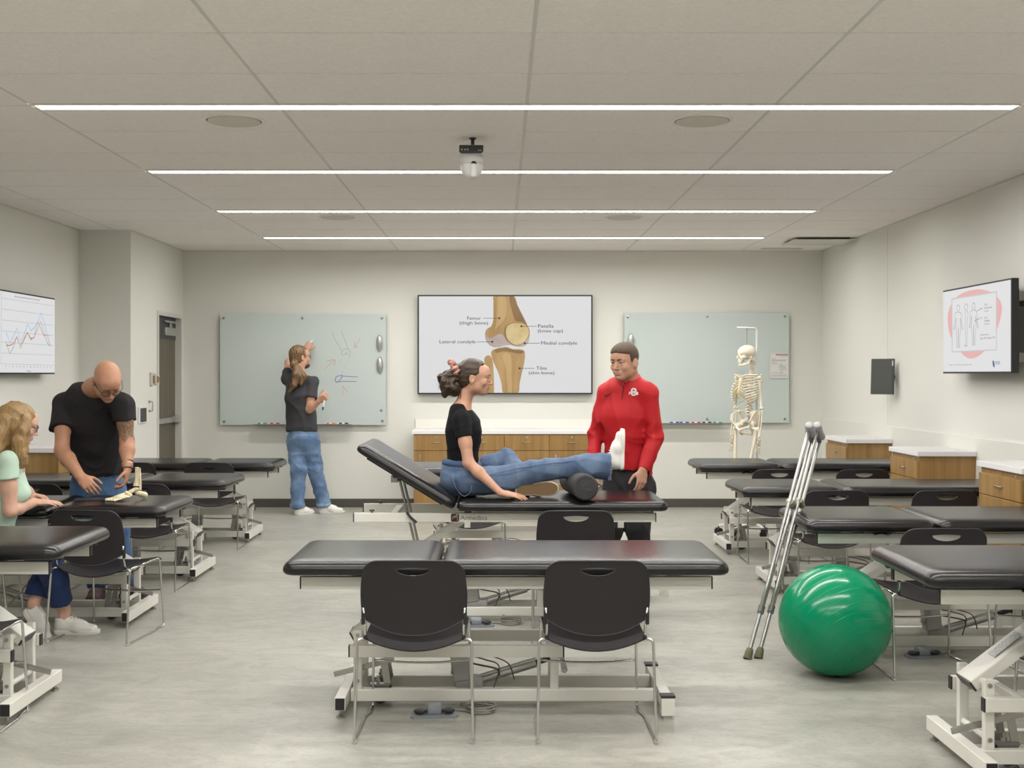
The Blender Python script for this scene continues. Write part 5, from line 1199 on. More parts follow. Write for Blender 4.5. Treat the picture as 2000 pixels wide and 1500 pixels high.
def shoe(t, org, heel, fwd, up, L=0.255, upper_mat=None, sole_mat=None, high=False, under=None, lace=None):
    """heel = point on the ground under the heel; one top-level pair member as part of the person"""
    f = nrm(fwd); u = V3(up); u = nrm(u - f * u.dot(f)); r = np.cross(f, u); o = V3(heel); s = L / 0.255; og = V3(org)
    Q = lambda x, y, z: o + (r * x + f * y + u * z) * s
    lo = np.min([Q(x, y, z) for x in (-.06, .06) for y in (-.02, .28) for z in (-.01, .17)], 0) - 0.01; hi = np.max([Q(x, y, z) for x in (-.06, .06) for y in (-.02, .28) for z in (-.01, .17)], 0) + 0.01
    F = Field(lo, hi, 0.0035)
    F.cone(Q(0, 0.036, 0.042), Q(0, 0.13, 0.038), (0.033 * s, 0.040 * s), (0.040 * s, 0.040 * s), r); F.cone(Q(0, 0.13, 0.036), Q(0.002, 0.212, 0.030), (0.042 * s, 0.036 * s), (0.037 * s, 0.023 * s), r, 0.02)
    top = 0.135 if high else 0.092
    F.cone(Q(0, 0.042, 0.045), Q(0, 0.040, top), (0.033 * s, 0.040 * s), (0.033 * s, 0.043 * s), r, 0.02, flatb=True)
    F.cone(Q(0, 0.085, 0.072), Q(0, 0.155, 0.055), (0.027 * s, 0.024 * s), (0.024 * s, 0.018 * s), r, 0.015)
    F.cut(Q(0, 0, 0.014), -u)
    sh_ = F.mesh('shoe', upper_mat or M_shoe, t, org)
    pts = smoothpath([Vector((x, y, 0)) for x, y in ((0, -0.006), (0.030, 0.004), (0.036, 0.045), (0.034, 0.10), (0.043, 0.165), (0.041, 0.21), (0.022, 0.245), (-0.005, 0.252), (-0.030, 0.235), (-0.042, 0.20), (-0.041, 0.15), (-0.035, 0.10), (-0.036, 0.045), (-0.030, 0.004))], 4, closed=True)
    b = B(); rings = []
    for z, g in ((0.0, 0.955), (0.004, 0.99), (0.016, 1.0), (0.0235, 1.0), (0.026, 0.97)):
        rings.append([b.verts.new(Q(p.x * g, 0.12 + (p.y - 0.12) * g, z) - og) for p in pts])
    for i in range(len(rings) - 1):
        for j in range(len(pts)): b.faces.new((rings[i][j], rings[i][(j + 1) % len(pts)], rings[i + 1][(j + 1) % len(pts)], rings[i + 1][j]))
    b.faces.new(rings[0][::-1]); b.faces.new(rings[-1]); so = obj('shoe_sole', b, sole_mat or M_sole, sh_, auto=60)
    if under is not None:
        b = B(); vs = [b.verts.new(Q(p.x * 0.9, 0.12 + (p.y - 0.12) * 0.94, -0.001) - og) for p in pts]; vt = [b.verts.new(Q(p.x * 0.9, 0.12 + (p.y - 0.12) * 0.94, 0.001) - og) for p in pts]
        b.faces.new(vs); b.faces.new(vt[::-1])
        for j in range(len(pts)): b.faces.new((vs[j], vs[(j + 1) % len(pts)], vt[(j + 1) % len(pts)], vt[j]))
        obj('outsole', b, under, sh_)
    for k in range(5 if not high else 7):
        y = 0.160 - 0.016 * k; z = 0.071 + 0.0066 * k if k < 4 else 0.098 + 0.009 * (k - 4)
        if high and k > 4: y = 0.100
        b = B(); tube(b, smoothpath([Vector(Q(-0.019, y, z - 0.008) - og), Vector(Q(0, y + 0.003, z + 0.002) - og), Vector(Q(0.019, y, z - 0.008) - og)], 3), 0.0028 * s, 6); obj('lace', b, lace or M_sole, sh_, smooth=True)
    return sh_
def box_of(pts, pad): A = np.array([V3(p) for p in pts]); return A.min(0) - pad, A.max(0) + pad
def hairline(F, H, yt, zt, k=0.010, zb=None):
    """clear the face: everything in front of yt and below zt; zb = lower limit of the hair in front of the ear"""
    s_ = H.s
    def fn(X, Y, Z):
        l = [((X - H.o[0]) * H.R[0, i] + (Y - H.o[1]) * H.R[1, i] + (Z - H.o[2]) * H.R[2, i]) / s_ for i in range(3)]
        d = np.maximum(yt - l[1], l[2] - zt + 0.25 * np.abs(l[0]) ) * s_
        return d
    F.apply(fn, H.o - 0.16, H.o + 0.16, k, 'sub', 0)
    if zb is not None:
        def fb(X, Y, Z):
            l = [((X - H.o[0]) * H.R[0, i] + (Y - H.o[1]) * H.R[1, i] + (Z - H.o[2]) * H.R[2, i]) / s_ for i in range(3)]
            return np.maximum(l[2] - zb, -0.022 - l[1]) * s_
        F.apply(fb, H.o - 0.16, H.o + 0.16, 0.004, 'sub', 0)
def glasses(t, H, org, m, rim=0.0017, drop=0.0):
    o = Vector(org); T = lambda *p: Vector(H(*p)) - o; g = None
    g = B()
    for q in (-1, 1):
        pts = [T(q * (0.031 + 0.0225 * math.cos(a)), 0.1045 - 0.010 * abs(math.cos(a)) * (1 if math.cos(a) > 0 else 0.1), -0.004 + drop + 0.0165 * math.copysign(abs(math.sin(a)) ** 0.8, math.sin(a))) for a in [2 * PI * k / 20 for k in range(20)]]
        tube(g, pts, rim, 6, closed=True)
        tube(g, [T(q * 0.053, 0.095, 0.003 + drop), T(q * 0.070, 0.070, 0.004 + drop), T(q * 0.080, 0.0, 0.000 + drop), T(q * 0.079, -0.020, -0.014 + drop)], rim, 6)
    tube(g, smoothpath([T(-0.009, 0.104, 0.000 + drop), T(0, 0.108, 0.003 + drop), T(0.009, 0.104, 0.000 + drop)], 3), rim, 6)
    fr = obj('glasses', g, m, t, smooth=True)
    return fr
def Pw(px, py, d): return V3(P(px, py, d))
PEOPLE = os.environ.get('NOPEOPLE') is None

if PEOPLE:
    # ============ woman sitting on the treatment table
    org = Pw(903, 962, 6.80); org[2] = 0.717
    t = thing('person', 'woman in black t-shirt and blue jeans sitting on the treatment table', 'person', tuple(org))
    RT = (0, -1, 0); pelv, wst, rib, cst, top = Pw(902, 934, 6.80), Pw(903, 893, 6.80), Pw(905, 858, 6.80), Pw(904, 828, 6.80), Pw(899, 806, 6.80)
    nb = Pw(903, 795, 6.80); H = Head(Pw(928, 737, 6.79), (1, -0.10, -0.05), (0.05, 0, 1), 0.905)
    shR, elR, wrR = Pw(902, 820, 6.655), Pw(915, 904, 6.60), Pw(977, 962, 6.535)
    shL, elL, wrL = Pw(902, 820, 6.945), Pw(893, 885, 7.03), Pw(898, 945, 7.03)
    hpR, knR, anR = Pw(908, 940, 6.70), Pw(1070, 917, 6.685), Pw(1190, 902, 6.67)
    hpL, knL, anL = Pw(908, 936, 6.90), Pw(990, 895, 6.99), Pw(1014, 950, 6.74)
    lo, hi = box_of([pelv, H.o, hpR, anR, anL, knL, elL, wrL, elR, wrR], 0.16)
    F = Field(lo, hi, 0.0038)
    build_head(F, H, False, nb, 0.047)
    F.tube([(pelv, 0.135, 0.09), (wst, 0.095, 0.075), (rib, 0.105, 0.080), (cst, 0.112, 0.080), (top, 0.085, 0.055)], RT, k=0.03)
    for q, s_ in ((shR, 1), (shL, 1)): F.cone(nb, q, 0.032, 0.038, None, 0.03)
    arm(F, shR, elR, wrR, (0.038, 0.031, 0.031, 0.021)); arm(F, shL, elL, wrL, (0.038, 0.031, 0.031, 0.021))
    hand(F, wrR + V3((0.012, 0, -0.004)), (0.93, 0.02, -0.16), (0.1, -0.25, 1), True, (0.12, 0.10, 0.05), 0.90, 0.10, 0.1)
    hand(F, wrL, (0.4, 0.1, -0.9), (0, 0.5, 0.6), False, (0.5, 0.2, 0.1), 0.9)
    leg(F, hpR, knR, anR, (0.065, 0.045, 0.040, 0.030)); leg(F, hpL, knL, anL, (0.065, 0.045, 0.040, 0.030))
    body = F.mesh('body', [M_skin, M_lip], t, org, lips_pick(H))
    face_parts(H, t, org, mat('brow_brown', (0.05, 0.028, 0.016), 0.8), False)
    # t-shirt
    F = Field(*box_of([pelv, top, shR, shL], 0.17), 0.0045)
    F.tube([(Pw(903, 905, 6.80), 0.102, 0.083), (wst, 0.104, 0.084), (rib, 0.118, 0.092), (Pw(905, 842, 6.80), 0.122, 0.096), (cst, 0.122, 0.088), (top, 0.098, 0.062)], RT, k=0.03)
    for q in (-1, 1): F.ell(Pw(922, 842, 6.80 + q * 0.055), (0.045, 0.048, 0.045), k=0.03)
    for sh, el in ((shR, elR), (shL, elL)):
        F.cone(nb + V3((-0.012, 0, -0.012)), sh, 0.034, 0.047, None, 0.03); e_ = sh + (el - sh) * 0.40 ; F.cone(sh, e_, 0.049, 0.050, None, 0.02, flatb=True)
    F.ell(H(0, -0.035, -0.045) * 0.35 + nb * 0.65 + V3((0.012, 0, 0.012)), (0.062, 0.075, 0.060), op='sub', k=0.008)
    F.wrinkle(0.0045, 3, 20, (0.6, 0.6, 1.4)); F.cut(Pw(903, 905, 6.8), (0, 0, -1))
    M_blk = mat('black_jersey', (0.008, 0.008, 0.010), 0.85, spec=0.2)
    F.mesh('t_shirt', M_blk, t, org)
    # jeans
    F = Field(*box_of([pelv, wst, hpR, anR + V3((0.02, 0, 0)), anL, knL], 0.16), 0.0045)
    F.tube([(Pw(902, 906, 6.80), 0.116, 0.096), (Pw(901, 915, 6.80), 0.135, 0.105), (pelv + V3((0, 0, 0.0)), 0.160, 0.118)], RT, k=0.03)
    F.ell(pelv + V3((-0.02, 0, -0.01)), (0.105, 0.165, 0.095), k=0.03)
    for pts in ([(hpR, 0.094, 0.084), (Pw(985, 938, 6.70), 0.080, 0.080), (Pw(1040, 922, 6.685), 0.072, 0.069), (knR, 0.064, 0.062), (Pw(1115, 912, 6.68), 0.056, 0.055), (Pw(1150, 908, 6.675), 0.066, 0.062), (Pw(1190, 912, 6.67), 0.082, 0.080)],):
        F.tube(pts, RT, k=0.02, flatb=True)
    F.tube([(hpL, 0.092, 0.086), (Pw(953, 913, 6.95), 0.080, 0.074), (knL, 0.064, 0.056)], RT, k=0.03)
    F.tube([(knL, 0.064, 0.058), (Pw(1008, 922, 6.88), 0.070, 0.066), (anL, 0.074, 0.066)], RT, k=0.02)
    # hem opening of the right leg is hollow
    F.cone(Pw(1168, 911, 6.672), Pw(1200, 912, 6.67), 0.055, 0.075, RT, op='sub')
    F.cut(Pw(902, 900, 6.80), (0.12, 0, 1), 0.0, (-0.5, 6.55, 0.80), (-0.122, 7.05, 1.05))
    F.cut((0, 0, 0.7175), (0, 0, -1), lo=(-1, 6.3, 0.5), hi=(0.25, 7.3, 0.80))
    A2, C2 = V3(A_), V3(C_); F.cone(A2, C2, 0.0745, 0.0745, None, op='sub')
    F.wrinkle(0.0050, 5, 20); F.wrinkle(0.009, 6, 28, centre=Pw(918, 925, 6.66), rad=0.09); F.wrinkle(0.014, 11, 24, centre=Pw(1140, 912, 6.66), rad=0.10)
    jn = F.mesh('jeans', M_jA, t, org)
    # waistband, side seam, pocket, hem fringe
    O3 = Vector(org); b = B(); tube(b, [Vector(Pw(902, 905, 6.80)) - O3 + Vector((0.109 * math.cos(a), 0.130 * math.sin(a), -0.010 * math.cos(a))) for a in [2 * PI * k / 32 for k in range(32)]], 0.016, 8, closed=True, flat=(0.5, 1.0)); obj('waistband', b, M_seam, jn, smooth=True)
    def onj(px, py, d): return Vector(Pw(px, py, d)) - O3
    b = B(); tube(b, smoothpath([onj(945, 931, 6.612), onj(985, 921, 6.615), onj(1030, 912, 6.612), onj(1070, 906, 6.619), onj(1110, 902, 6.628), onj(1150, 898, 6.618)], 5), 0.0022, 5); obj('side_seam', b, M_seam, jn, smooth=True)
    b = B(); tube(b, smoothpath([onj(884, 925, 6.632), onj(889, 950, 6.62), onj(905, 969, 6.618), onj(918, 962, 6.60), onj(921, 948, 6.60)], 4), 0.0016, 5); obj('back_pocket', b, M_thread, jn, smooth=True)
    b = B()
    ctr = onj(1190.5, 912, 6.67)
    for k in range(46):
        a = 2 * PI * k / 46; p = ctr + Vector((0, 0.080 * math.cos(a), 0.078 * math.sin(a)))
        tube(b, [p - Vector((0.006, 0, 0)), p + Vector((0.004 + 0.004 * random.random(), 0, random.uniform(-.002, .002)))], 0.0028, 4)
    o_ = obj('frayed_hem', b, M_thread, jn); o_['kind'] = 'stuff'
    shoe(t, org, Pw(1218, 917, 6.67), (0.03, 0.05, 1), (-1, 0, 0.04), 0.238)
    shoe(t, org, Pw(1008, 956.5, 6.635), (1, 0.0, 0.03), (0.05, 0.95, -0.10), 0.248, mat('canvas_cream', (0.60, 0.55, 0.45), 0.7), mat('sole_cream', (0.62, 0.56, 0.43), 0.6), under=mat('gum_sole', (0.13, 0.075, 0.030), 0.65))
    # hair: skull cap swept back, loose bun, scrunchie, loose strands
    M_hA = mat('hair_brown', (0.028, 0.016, 0.009), 0.4, noise=((14, 120, 120), 3, (0.5, 0.48, 0.45), (2.2, 2.1, 1.9)), bump=((20, 400, 400), 0.7, 0.0015))
    F = Field(*box_of([H(0, 0, 0), Pw(865, 760, 6.8)], 0.14), 0.004)
    F.ell(H(0, -0.020, 0.036), V3((0.082, 0.1005, 0.087)) * H.s, H.R)
    F.ell(H(0, -0.06, -0.015), V3((0.070, 0.060, 0.065)) * H.s, H.R, 0.03)
    # keep the face clear
    hairline(F, H, 0.032, 0.088, 0.008, -0.030); F.cut(H(0, 0.08, 0.08), H.R @ V3((0, 1, -0.9)), 0.008)
    for q in (-1, 1): F.ell(H(q * 0.085, -0.004, -0.022), V3((0.03, 0.026, 0.036)) * H.s, H.R, 0.006, 'sub')
    bun = [(Pw(893, 722, 6.79), 0.034), (Pw(880, 738, 6.79), 0.048), (Pw(876, 752, 6.79), 0.050), (Pw(888, 762, 6.79), 0.038)]
    for p, r in bun: F.ell(p, (r, r * 1.05, r), k=0.02)
    rg = random.Random(5)
    for k in range(26):
        a = rg.uniform(0, 2 * PI); c0 = Pw(877 + rg.uniform(-10, 12), 745 + rg.uniform(-14, 20), 6.79 + rg.uniform(-0.04, 0.04)); F.ell(c0 + V3((0.022 * math.cos(a), rg.uniform(-0.02, 0.02), 0.022 * math.sin(a))), (0.020, 0.018, 0.024), k=0.004)
    F.wrinkle(0.0022, 8, 90, (0.25, 1, 1)); F.wrinkle(0.010, 9, 70, centre=Pw(877, 748, 6.79), rad=0.07)
    hr = F.mesh('hair', M_hA, t, org)
    b = B()
    for k in range(34):
        a = rg.uniform(0, 2 * PI); c0 = Vector(Pw(877, 747, 6.79)) - O3; y = rg.uniform(-0.045, 0.045)
        p0 = c0 + Vector((0.045 * math.cos(a), y, 0.048 * math.sin(a))); tg = Vector((-math.sin(a), 0, math.cos(a)))
        tube(b, smoothpath([p0, p0 * 1.0 + tg * 0.02 + Vector((0.012 * math.cos(a), 0, 0.012 * math.sin(a))), p0 + tg * 0.045 + Vector((0.010 * math.cos(a) + rg.uniform(-.01, .01), 0, rg.uniform(-.012, .012)))], 4), lambda v: 0.0013 * (1.1 - v), 4)
    for q in ((898, 772, 885, 790), (900, 775, 893, 788), (935, 745, 930, 758)):
        tube(b, smoothpath([Vector(Pw(q[0], q[1] - 10, 6.76)) - O3, Vector(Pw((q[0] + q[2]) / 2 + 2, (q[1] + q[3]) / 2, 6.76)) - O3, Vector(Pw(q[2], q[3], 6.76)) - O3], 4), lambda v: 0.0016 * (1.1 - v), 4)
    o_ = obj('loose_strands', b, M_hA, hr, smooth=True); o_['kind'] = 'stuff'
    b = B(); c0 = Vector(Pw(889, 721, 6.78)) - O3
    pts = []
    for k in range(44): a = 2 * PI * k / 44; rr = 0.041 + 0.010 * math.sin(a * 9); pts.append(c0 + Vector((0.016 * math.cos(a * 11) - rr * 0.45 * math.sin(a), rr * math.cos(a), rr * math.sin(a) * 0.95)))
    tube(b, smoothpath(pts, 3, closed=True), lambda v: 0.0115 + 0.003 * math.sin(v * 60), 8, closed=True, flat=(1, 0.55)); obj('scrunchie', b, mat('dusty_pink', (0.52, 0.27, 0.22), 0.6, noise=((90, 90, 90), 2, 0.45, 1.4)), t, smooth=True)
    b = B(); tube(b, [Vector(H(0.080, -0.006, -0.046)) - O3 + Vector((0.0055 * math.cos(a), 0, 0.0065 * math.sin(a))) for a in [2 * PI * k / 12 for k in range(12)]], 0.0013, 5, closed=True); obj('earring', b, mat('gold', (0.7, 0.5, 0.25), 0.25, metal=1), t, smooth=True)

    # ============ man in the red pullover
    org = Pw(1228, 1170, 7.38); org[2] = 0
    t = thing('person', 'man in red long-sleeved pullover standing behind the treatment table', 'person', tuple(org)); O3 = Vector(org)
    fw = nrm((-0.35, -0.94, 0)); RT = nrm(np.cross(fw, (0, 0, 1)))
    pelv, wst, cst, top, nb = Pw(1229, 935, 7.40), Pw(1226, 880, 7.38), Pw(1224, 812, 7.35), Pw(1226, 766, 7.34), Pw(1229, 748, 7.33)
    shR, elR, wrR = Pw(1188, 768, 7.40), Pw(1164, 848, 7.42), Pw(1160, 905, 7.33)
    shL, elL, wrL = Pw(1265, 769, 7.26), Pw(1279, 855, 7.25), Pw(1256, 918, 7.16)
    H = Head(Pw(1219, 706, 7.24), (-0.60, -0.78, -0.10), (-0.05, -0.08, 1), 1.0)
    hpR, hpL = pelv + RT * 0.082 - V3((0, 0, 0.06)), pelv - RT * 0.082 - V3((0, 0, 0.06))
    knR, knL = V3((0.705, 7.36, 0.43)), V3((0.875, 7.36, 0.44)); anR, anL = V3((0.62, 7.40, 0.10)), V3((0.885, 7.42, 0.10))
    F = Field(*box_of([H.o, pelv, anR, anL, elR, elL], 0.15), 0.0038)
    build_head(F, H, True, nb, 0.060)
    F.tube([(pelv, 0.135, 0.095), (wst, 0.125, 0.10), (cst, 0.145, 0.105), (top, 0.13, 0.08)], RT, k=0.03)
    for q in (shR, shL): F.cone(nb, q, 0.04, 0.048, None, 0.03)
    arm(F, shR, elR, wrR, (0.036, 0.030, 0.032, 0.025)); arm(F, shL, elL, wrL, (0.036, 0.030, 0.032, 0.025))
    hand(F, wrL, (-0.16, -0.18, -1), (0.45, -0.9, 0), False, (0.30, 0.40, 0.35), 0.98, 0.0, 0.3); hand(F, wrR, (-0.05, -0.15, -1), (-0.9, -0.3, 0), True, (0.35, 0.5, 0.4), 0.98, 0.03, 0.6)
    leg(F, hpR, knR, anR); leg(F, hpL, knL, anL)
    F.mesh('body', [M_skin, M_lipm], t, org, lips_pick(H, -0.0715, -0.0575)); face_parts(H, t, org, mat('brow_dark', (0.045, 0.027, 0.016), 0.8))
    # short cropped hair
    M_hB = mat('hair_cropped', (0.075, 0.046, 0.027), 0.7, noise=((380, 380, 380), 2, 0.75, 1.25), bump=((500, 500, 500), 0.6, 0.0015))
    F = Field(*box_of([H.o], 0.15), 0.003)
    F.ell(H(0, -0.014, 0.034), V3((0.0800, 0.101, 0.0885)) * H.s, H.R); F.ell(H(0, 0.030, 0.060), V3((0.062, 0.068, 0.050)) * H.s, H.R, 0.02)
    hairline(F, H, 0.036, 0.066, 0.005, -0.022); F.cut(H(0, -0.06, -0.052), H.R @ V3((0, 0.25, -1)), 0.004)
    for q in (-1, 1): F.ell(H(q * 0.085, -0.006, -0.012), V3((0.03, 0.022, 0.034)) * H.s, H.R, 0.003, 'sub')
    F.mesh('hair', M_hB, t, org, smooth=1)
    # pullover
    M_red = mat('red_knit', (0.44, 0.010, 0.015), 0.6, spec=0.3)
    F = Field(*box_of([pelv - V3((0, 0, 0.0)), nb, shR, shL, elR, elL, wrR, wrL], 0.14), 0.0047)
    F.tube([(Pw(1229, 925, 7.39), 0.150, 0.118), (Pw(1228, 900, 7.385), 0.150, 0.122), (wst, 0.141, 0.120), (Pw(1225, 845, 7.365), 0.148, 0.122), (cst, 0.163, 0.126), (top, 0.148, 0.098)], RT, k=0.03)
    for sh, el, wr in ((shR, elR, wrR), (shL, elL, wrL)):
        F.cone(nb + V3((0, 0, -0.012)), sh, 0.046, 0.060, None, 0.045); F.cone(sh, el, 0.062, 0.051, None, 0.02); F.cone(el, wr, 0.051, 0.036, None, 0.015, flatb=True)
    n2 = nrm(H(0, -0.035, -0.045) - nb); F.cone(nb - n2 * 0.02, nb + n2 * 0.046 - fw * 0.004, 0.080, 0.076, None, 0.02, flatb=True)
    F.cone(nb + n2 * 0.006, nb + n2 * 0.08, 0.0565, 0.060, None, op='sub'); F.cut(nb + n2 * 0.026 + fw * 0.06, n2 + fw * 0.45, 0.0, nb - 0.12, nb + 0.13); F.ell(nb + fw * 0.074 + n2 * 0.028, (0.012, 0.03, 0.030), k=0.004, op='sub')
    F.cut(Pw(1229, 914, 7.39), (0, 0, -1), lo=(0.5, 7.0, 0.5), hi=(0.93, 7.8, 0.92))
    F.wrinkle(0.0075, 4, 15, (1.2, 1.2, 0.6)); F.wrinkle(0.011, 12, 26, centre=elL, rad=0.10); F.wrinkle(0.011, 13, 26, centre=elR, rad=0.10); F.wrinkle(0.010, 14, 22, centre=Pw(1215, 895, 7.3), rad=0.10)
    pl = F.mesh('pullover', M_red, t, org, smooth=3)
    dsdf = F
    def onshirt(px, py):     # walk from the camera to the pullover surface
        dlo = 6.9
        for k in range(400):
            d_ = dlo + k * 0.0015; p = Pw(px, py, d_); g = ((p - F.lo) / F.h).astype(int)
            if np.all(g >= 0) and np.all(g < F.n) and F.d[tuple(g)] < 0: return Vector(p)
        return Vector(Pw(px, py, 7.2))
    zp = [onshirt(px, py) - Vector((0, 0.007, 0)) - O3 for px, py in ((1217, 750), (1217.5, 757), (1216.5, 765), (1214.5, 772), (1212.5, 779))]
    b = B(); tube(b, smoothpath(zp, 3), 0.0026, 5); obj('zip', b, mat('zip_dark', (0.05, 0.01, 0.012), 0.4), pl, smooth=True)
    b = B(); sph(b, zp[0] + Vector((0, -0.003, 0)), 0.004, 8, (0.7, 0.7, 1.6)); obj('zip_pull', b, M_steel, pl, smooth=True)
    def patch(cx, cy, R_):      # local plane of the cloth: returns mapping pixel -> point just above it
        A = np.array([V3(onshirt(cx + i * R_ / 2, cy + j * R_ / 2)) for i in range(-2, 3) for j in range(-2, 3)])
        M_ = np.c_[A[:, 0], A[:, 2], np.ones(25)]; co = np.linalg.lstsq(M_, A[:, 1], rcond=None)[0]; off = (M_ @ co - A[:, 1]).max() * 0.6 + 0.004
        def f(px, py, l=0):
            d_ = A[:, 1].mean()
            for _ in range(6): p = Pw(px, py, d_); d_ = co[0] * p[0] + co[1] * p[2] + co[2]
            return Vector(Pw(px, py, d_)) - Vector((0, off + 0.0012 * l, 0)) - O3
        return f
    sw = patch(1188, 768, 8); b = B()
    vs = [b.verts.new(sw(px, py)) for px, py in ((1180, 775), (1181, 771.5), (1185, 771), (1197, 764), (1189, 771.5), (1184, 774.5))]; f_ = b.faces.new(vs); bmesh.ops.triangulate(b, faces=[f_])
    obj('chest_mark', b, mat('mark_black', (0.03, 0.01, 0.01), 0.5), pl)
    # university emblem: block O with lettering across
    M_logo = mat('logo_white', (0.82, 0.76, 0.76), 0.5); pe = patch(1237, 766, 10)
    em = lambda x, y, l=0: pe(1237.5 + x, 765.5 + y, l)
    oct_ = [(2.6, 7.6), (5.4, 4.8), (5.4, -4.8), (2.6, -7.6), (-2.6, -7.6), (-5.4, -4.8), (-5.4, 4.8), (-2.6, 7.6)]; inn = [(1.5, 4.8), (2.5, 3.4), (2.5, -3.4), (1.5, -4.8), (-1.5, -4.8), (-2.5, -3.4), (-2.5, 3.4), (-1.5, 4.8)]
    b = B(); R_o = [b.verts.new(em(*p)) for p in oct_]; R_i = [b.verts.new(em(*p)) for p in inn]
    for k in range(8): b.faces.new((R_o[k], R_o[(k + 1) % 8], R_i[(k + 1) % 8], R_i[k]))
    obj('emblem_ring', b, M_logo, pl)
    b = B(); pts = [(-10, 6), (-9, 0), (-5, -2.2), (0, -2.6), (5, -1.6), (9, 1.4), (8.6, 3.2), (9.5, 4.4), (7.6, 5.2), (8.2, 7.0), (6, 4.2), (2, 3.0), (-4, 3.0), (-8, 3.6)]
    vs = [b.verts.new(em(x, y, 1)) for x, y in pts]; f_ = b.faces.new(vs); bmesh.ops.triangulate(b, faces=[f_]); bn = obj('emblem_banner', b, M_logo, pl)
    for ch, x in (('O', -7.6), ('S', -2.9), ('U', 1.8)):
        a = em(x, 2.4, 2); o_ = fit_text(ch, 0.0085, 0.013, mat('emblem_red', (0.5, 0.02, 0.02), 0.5), pl, a, em(x + 3, 2.4, 2) - a, Vector((0, 0, 1))); o_.name = 'emblem_letter'
    M_pant = mat('charcoal_trousers', (0.034, 0.034, 0.037), 0.8, spec=0.2)
    F = Field(*box_of([pelv, anR, anL], 0.16), 0.005)
    F.tube([(Pw(1229, 905, 7.39), 0.135, 0.105), (pelv, 0.148, 0.112)], RT, k=0.02)
    for hp, kn, an in ((hpR, knR, anR), (hpL, knL, anL)): F.cone(hp, kn, 0.090, 0.070, None, 0.04); F.cone(kn, an + V3((0, 0, -0.03)), 0.069, 0.056, None, 0.02, flatb=True)
    F.wrinkle(0.007, 7, 18); F.mesh('trousers', M_pant, t, org)
    M_dsh = mat('dark_shoe', (0.03, 0.03, 0.032), 0.5)
    shoe(t, org, (0.63, 7.46, 0.0), (-0.35, -0.94, 0), (0, 0, 1), 0.26, M_dsh, M_black, lace=M_black); shoe(t, org, (0.89, 7.47, 0.0), (-0.05, -1, 0), (0, 0, 1), 0.26, M_dsh, M_black, lace=M_black)

    # ============ man drawing on the glass board, seen from behind
    org = Pw(590, 1003, 11.80); org[2] = 0
    t = thing('person', 'man with a long ponytail in grey t-shirt writing on the glass board', 'person', tuple(org)); O3 = Vector(org)
    fw = nrm((0.30, 0.95, 0)); RT = nrm(np.cross(fw, (0, 0, 1)))
    pelv, wst, cst, top, nb = Pw(592, 855, 11.83), Pw(589, 818, 11.83), Pw(586, 775, 11.83), Pw(585, 748, 11.83), Pw(586, 734, 11.82)
    shL, elL, wrL = Pw(561, 742, 11.88), Pw(563, 708, 12.06), Pw(598, 684, 12.22)
    shR, elR, wrR = Pw(611, 747, 11.79), Pw(604, 800, 11.71), Pw(624, 783, 11.66)
    H = Head(Pw(586, 697, 11.84), (0.80, 0.60, 0.04), (0, 0, 1), 1.0)
    hpL, hpR = pelv - RT * 0.085 - V3((0, 0, 0.05)), pelv + RT * 0.085 - V3((0, 0, 0.05))
    knL, knR, anL, anR = Pw(583, 918, 11.78), Pw(615, 915, 11.84), Pw(581, 984, 11.76), Pw(632, 982, 11.88)
    F = Field(*box_of([H.o, pelv, anL, anR, elR, wrR + V3((0.06, 0, 0)), wrL + V3((0, .06, .06)), elL], 0.13), 0.005)
    build_head(F, H, True, nb, 0.055)
    F.tube([(pelv, 0.13, 0.09), (wst, 0.115, 0.09), (cst, 0.14, 0.10), (top, 0.125, 0.075)], RT, k=0.03)
    for q in (shR, shL): F.cone(nb, q, 0.038, 0.045, None, 0.03)
    arm(F, shR, elR, wrR); arm(F, shL, elL, wrL)
    hand(F, wrR, (0.75, -0.25, 0.45), (0.3, -0.9, -0.2), True, (0.9, 0.9, 0.5), 1.0, 0.02, 0.8); hand(F, wrL, (0.35, 0.35, 0.85), (0.2, -0.8, 0.3), False, (0.6, 0.8, 0.5), 1.0, 0.03, 0.8)
    leg(F, hpL, knL, anL); leg(F, hpR, knR, anR)
    F.mesh('body', [M_skin, M_lipm], t, org, lips_pick(H)); face_parts(H, t, org, MATS['brow_brown'])
    M_hC = mat('hair_light_brown', (0.130, 0.074, 0.034), 0.42, noise=((150, 150, 14), 3, (0.62, 0.58, 0.55), (1.6, 1.55, 1.4)), bump=((400, 400, 20), 0.6, 0.0015))
    F = Field(*box_of([H.o, Pw(572, 745, 11.78)], 0.13), 0.0045)
    F.ell(H(0, -0.020, 0.034), V3((0.083, 0.100, 0.088)) * H.s, H.R); F.ell(H(0, -0.045, -0.03), V3((0.072, 0.062, 0.058)) * H.s, H.R, 0.03)
    hairline(F, H, 0.034, 0.085, 0.008, -0.028)
    F.ell(H(0.085, 0.002, -0.020), V3((0.03, 0.024, 0.034)) * H.s, H.R, 0.006, 'sub')
    F.ell(Pw(574, 712, 11.74), (0.042, 0.040, 0.045), k=0.015)
    for pts in ([(577, 716, 11.74, .038), (580, 733, 11.71, .046), (574, 752, 11.69, .032), (566, 764, 11.69, .012)], [(582, 718, 11.74, .03), (592, 734, 11.72, .034), (587, 750, 11.70, .020)]):
        F.tube([(Pw(*p[:3]), p[3]) for p in pts], (1, 0, 0), k=0.015)
    F.wrinkle(0.0040, 4, 75, (1, 1, 0.15)); F.mesh('hair', M_hC, t, org)
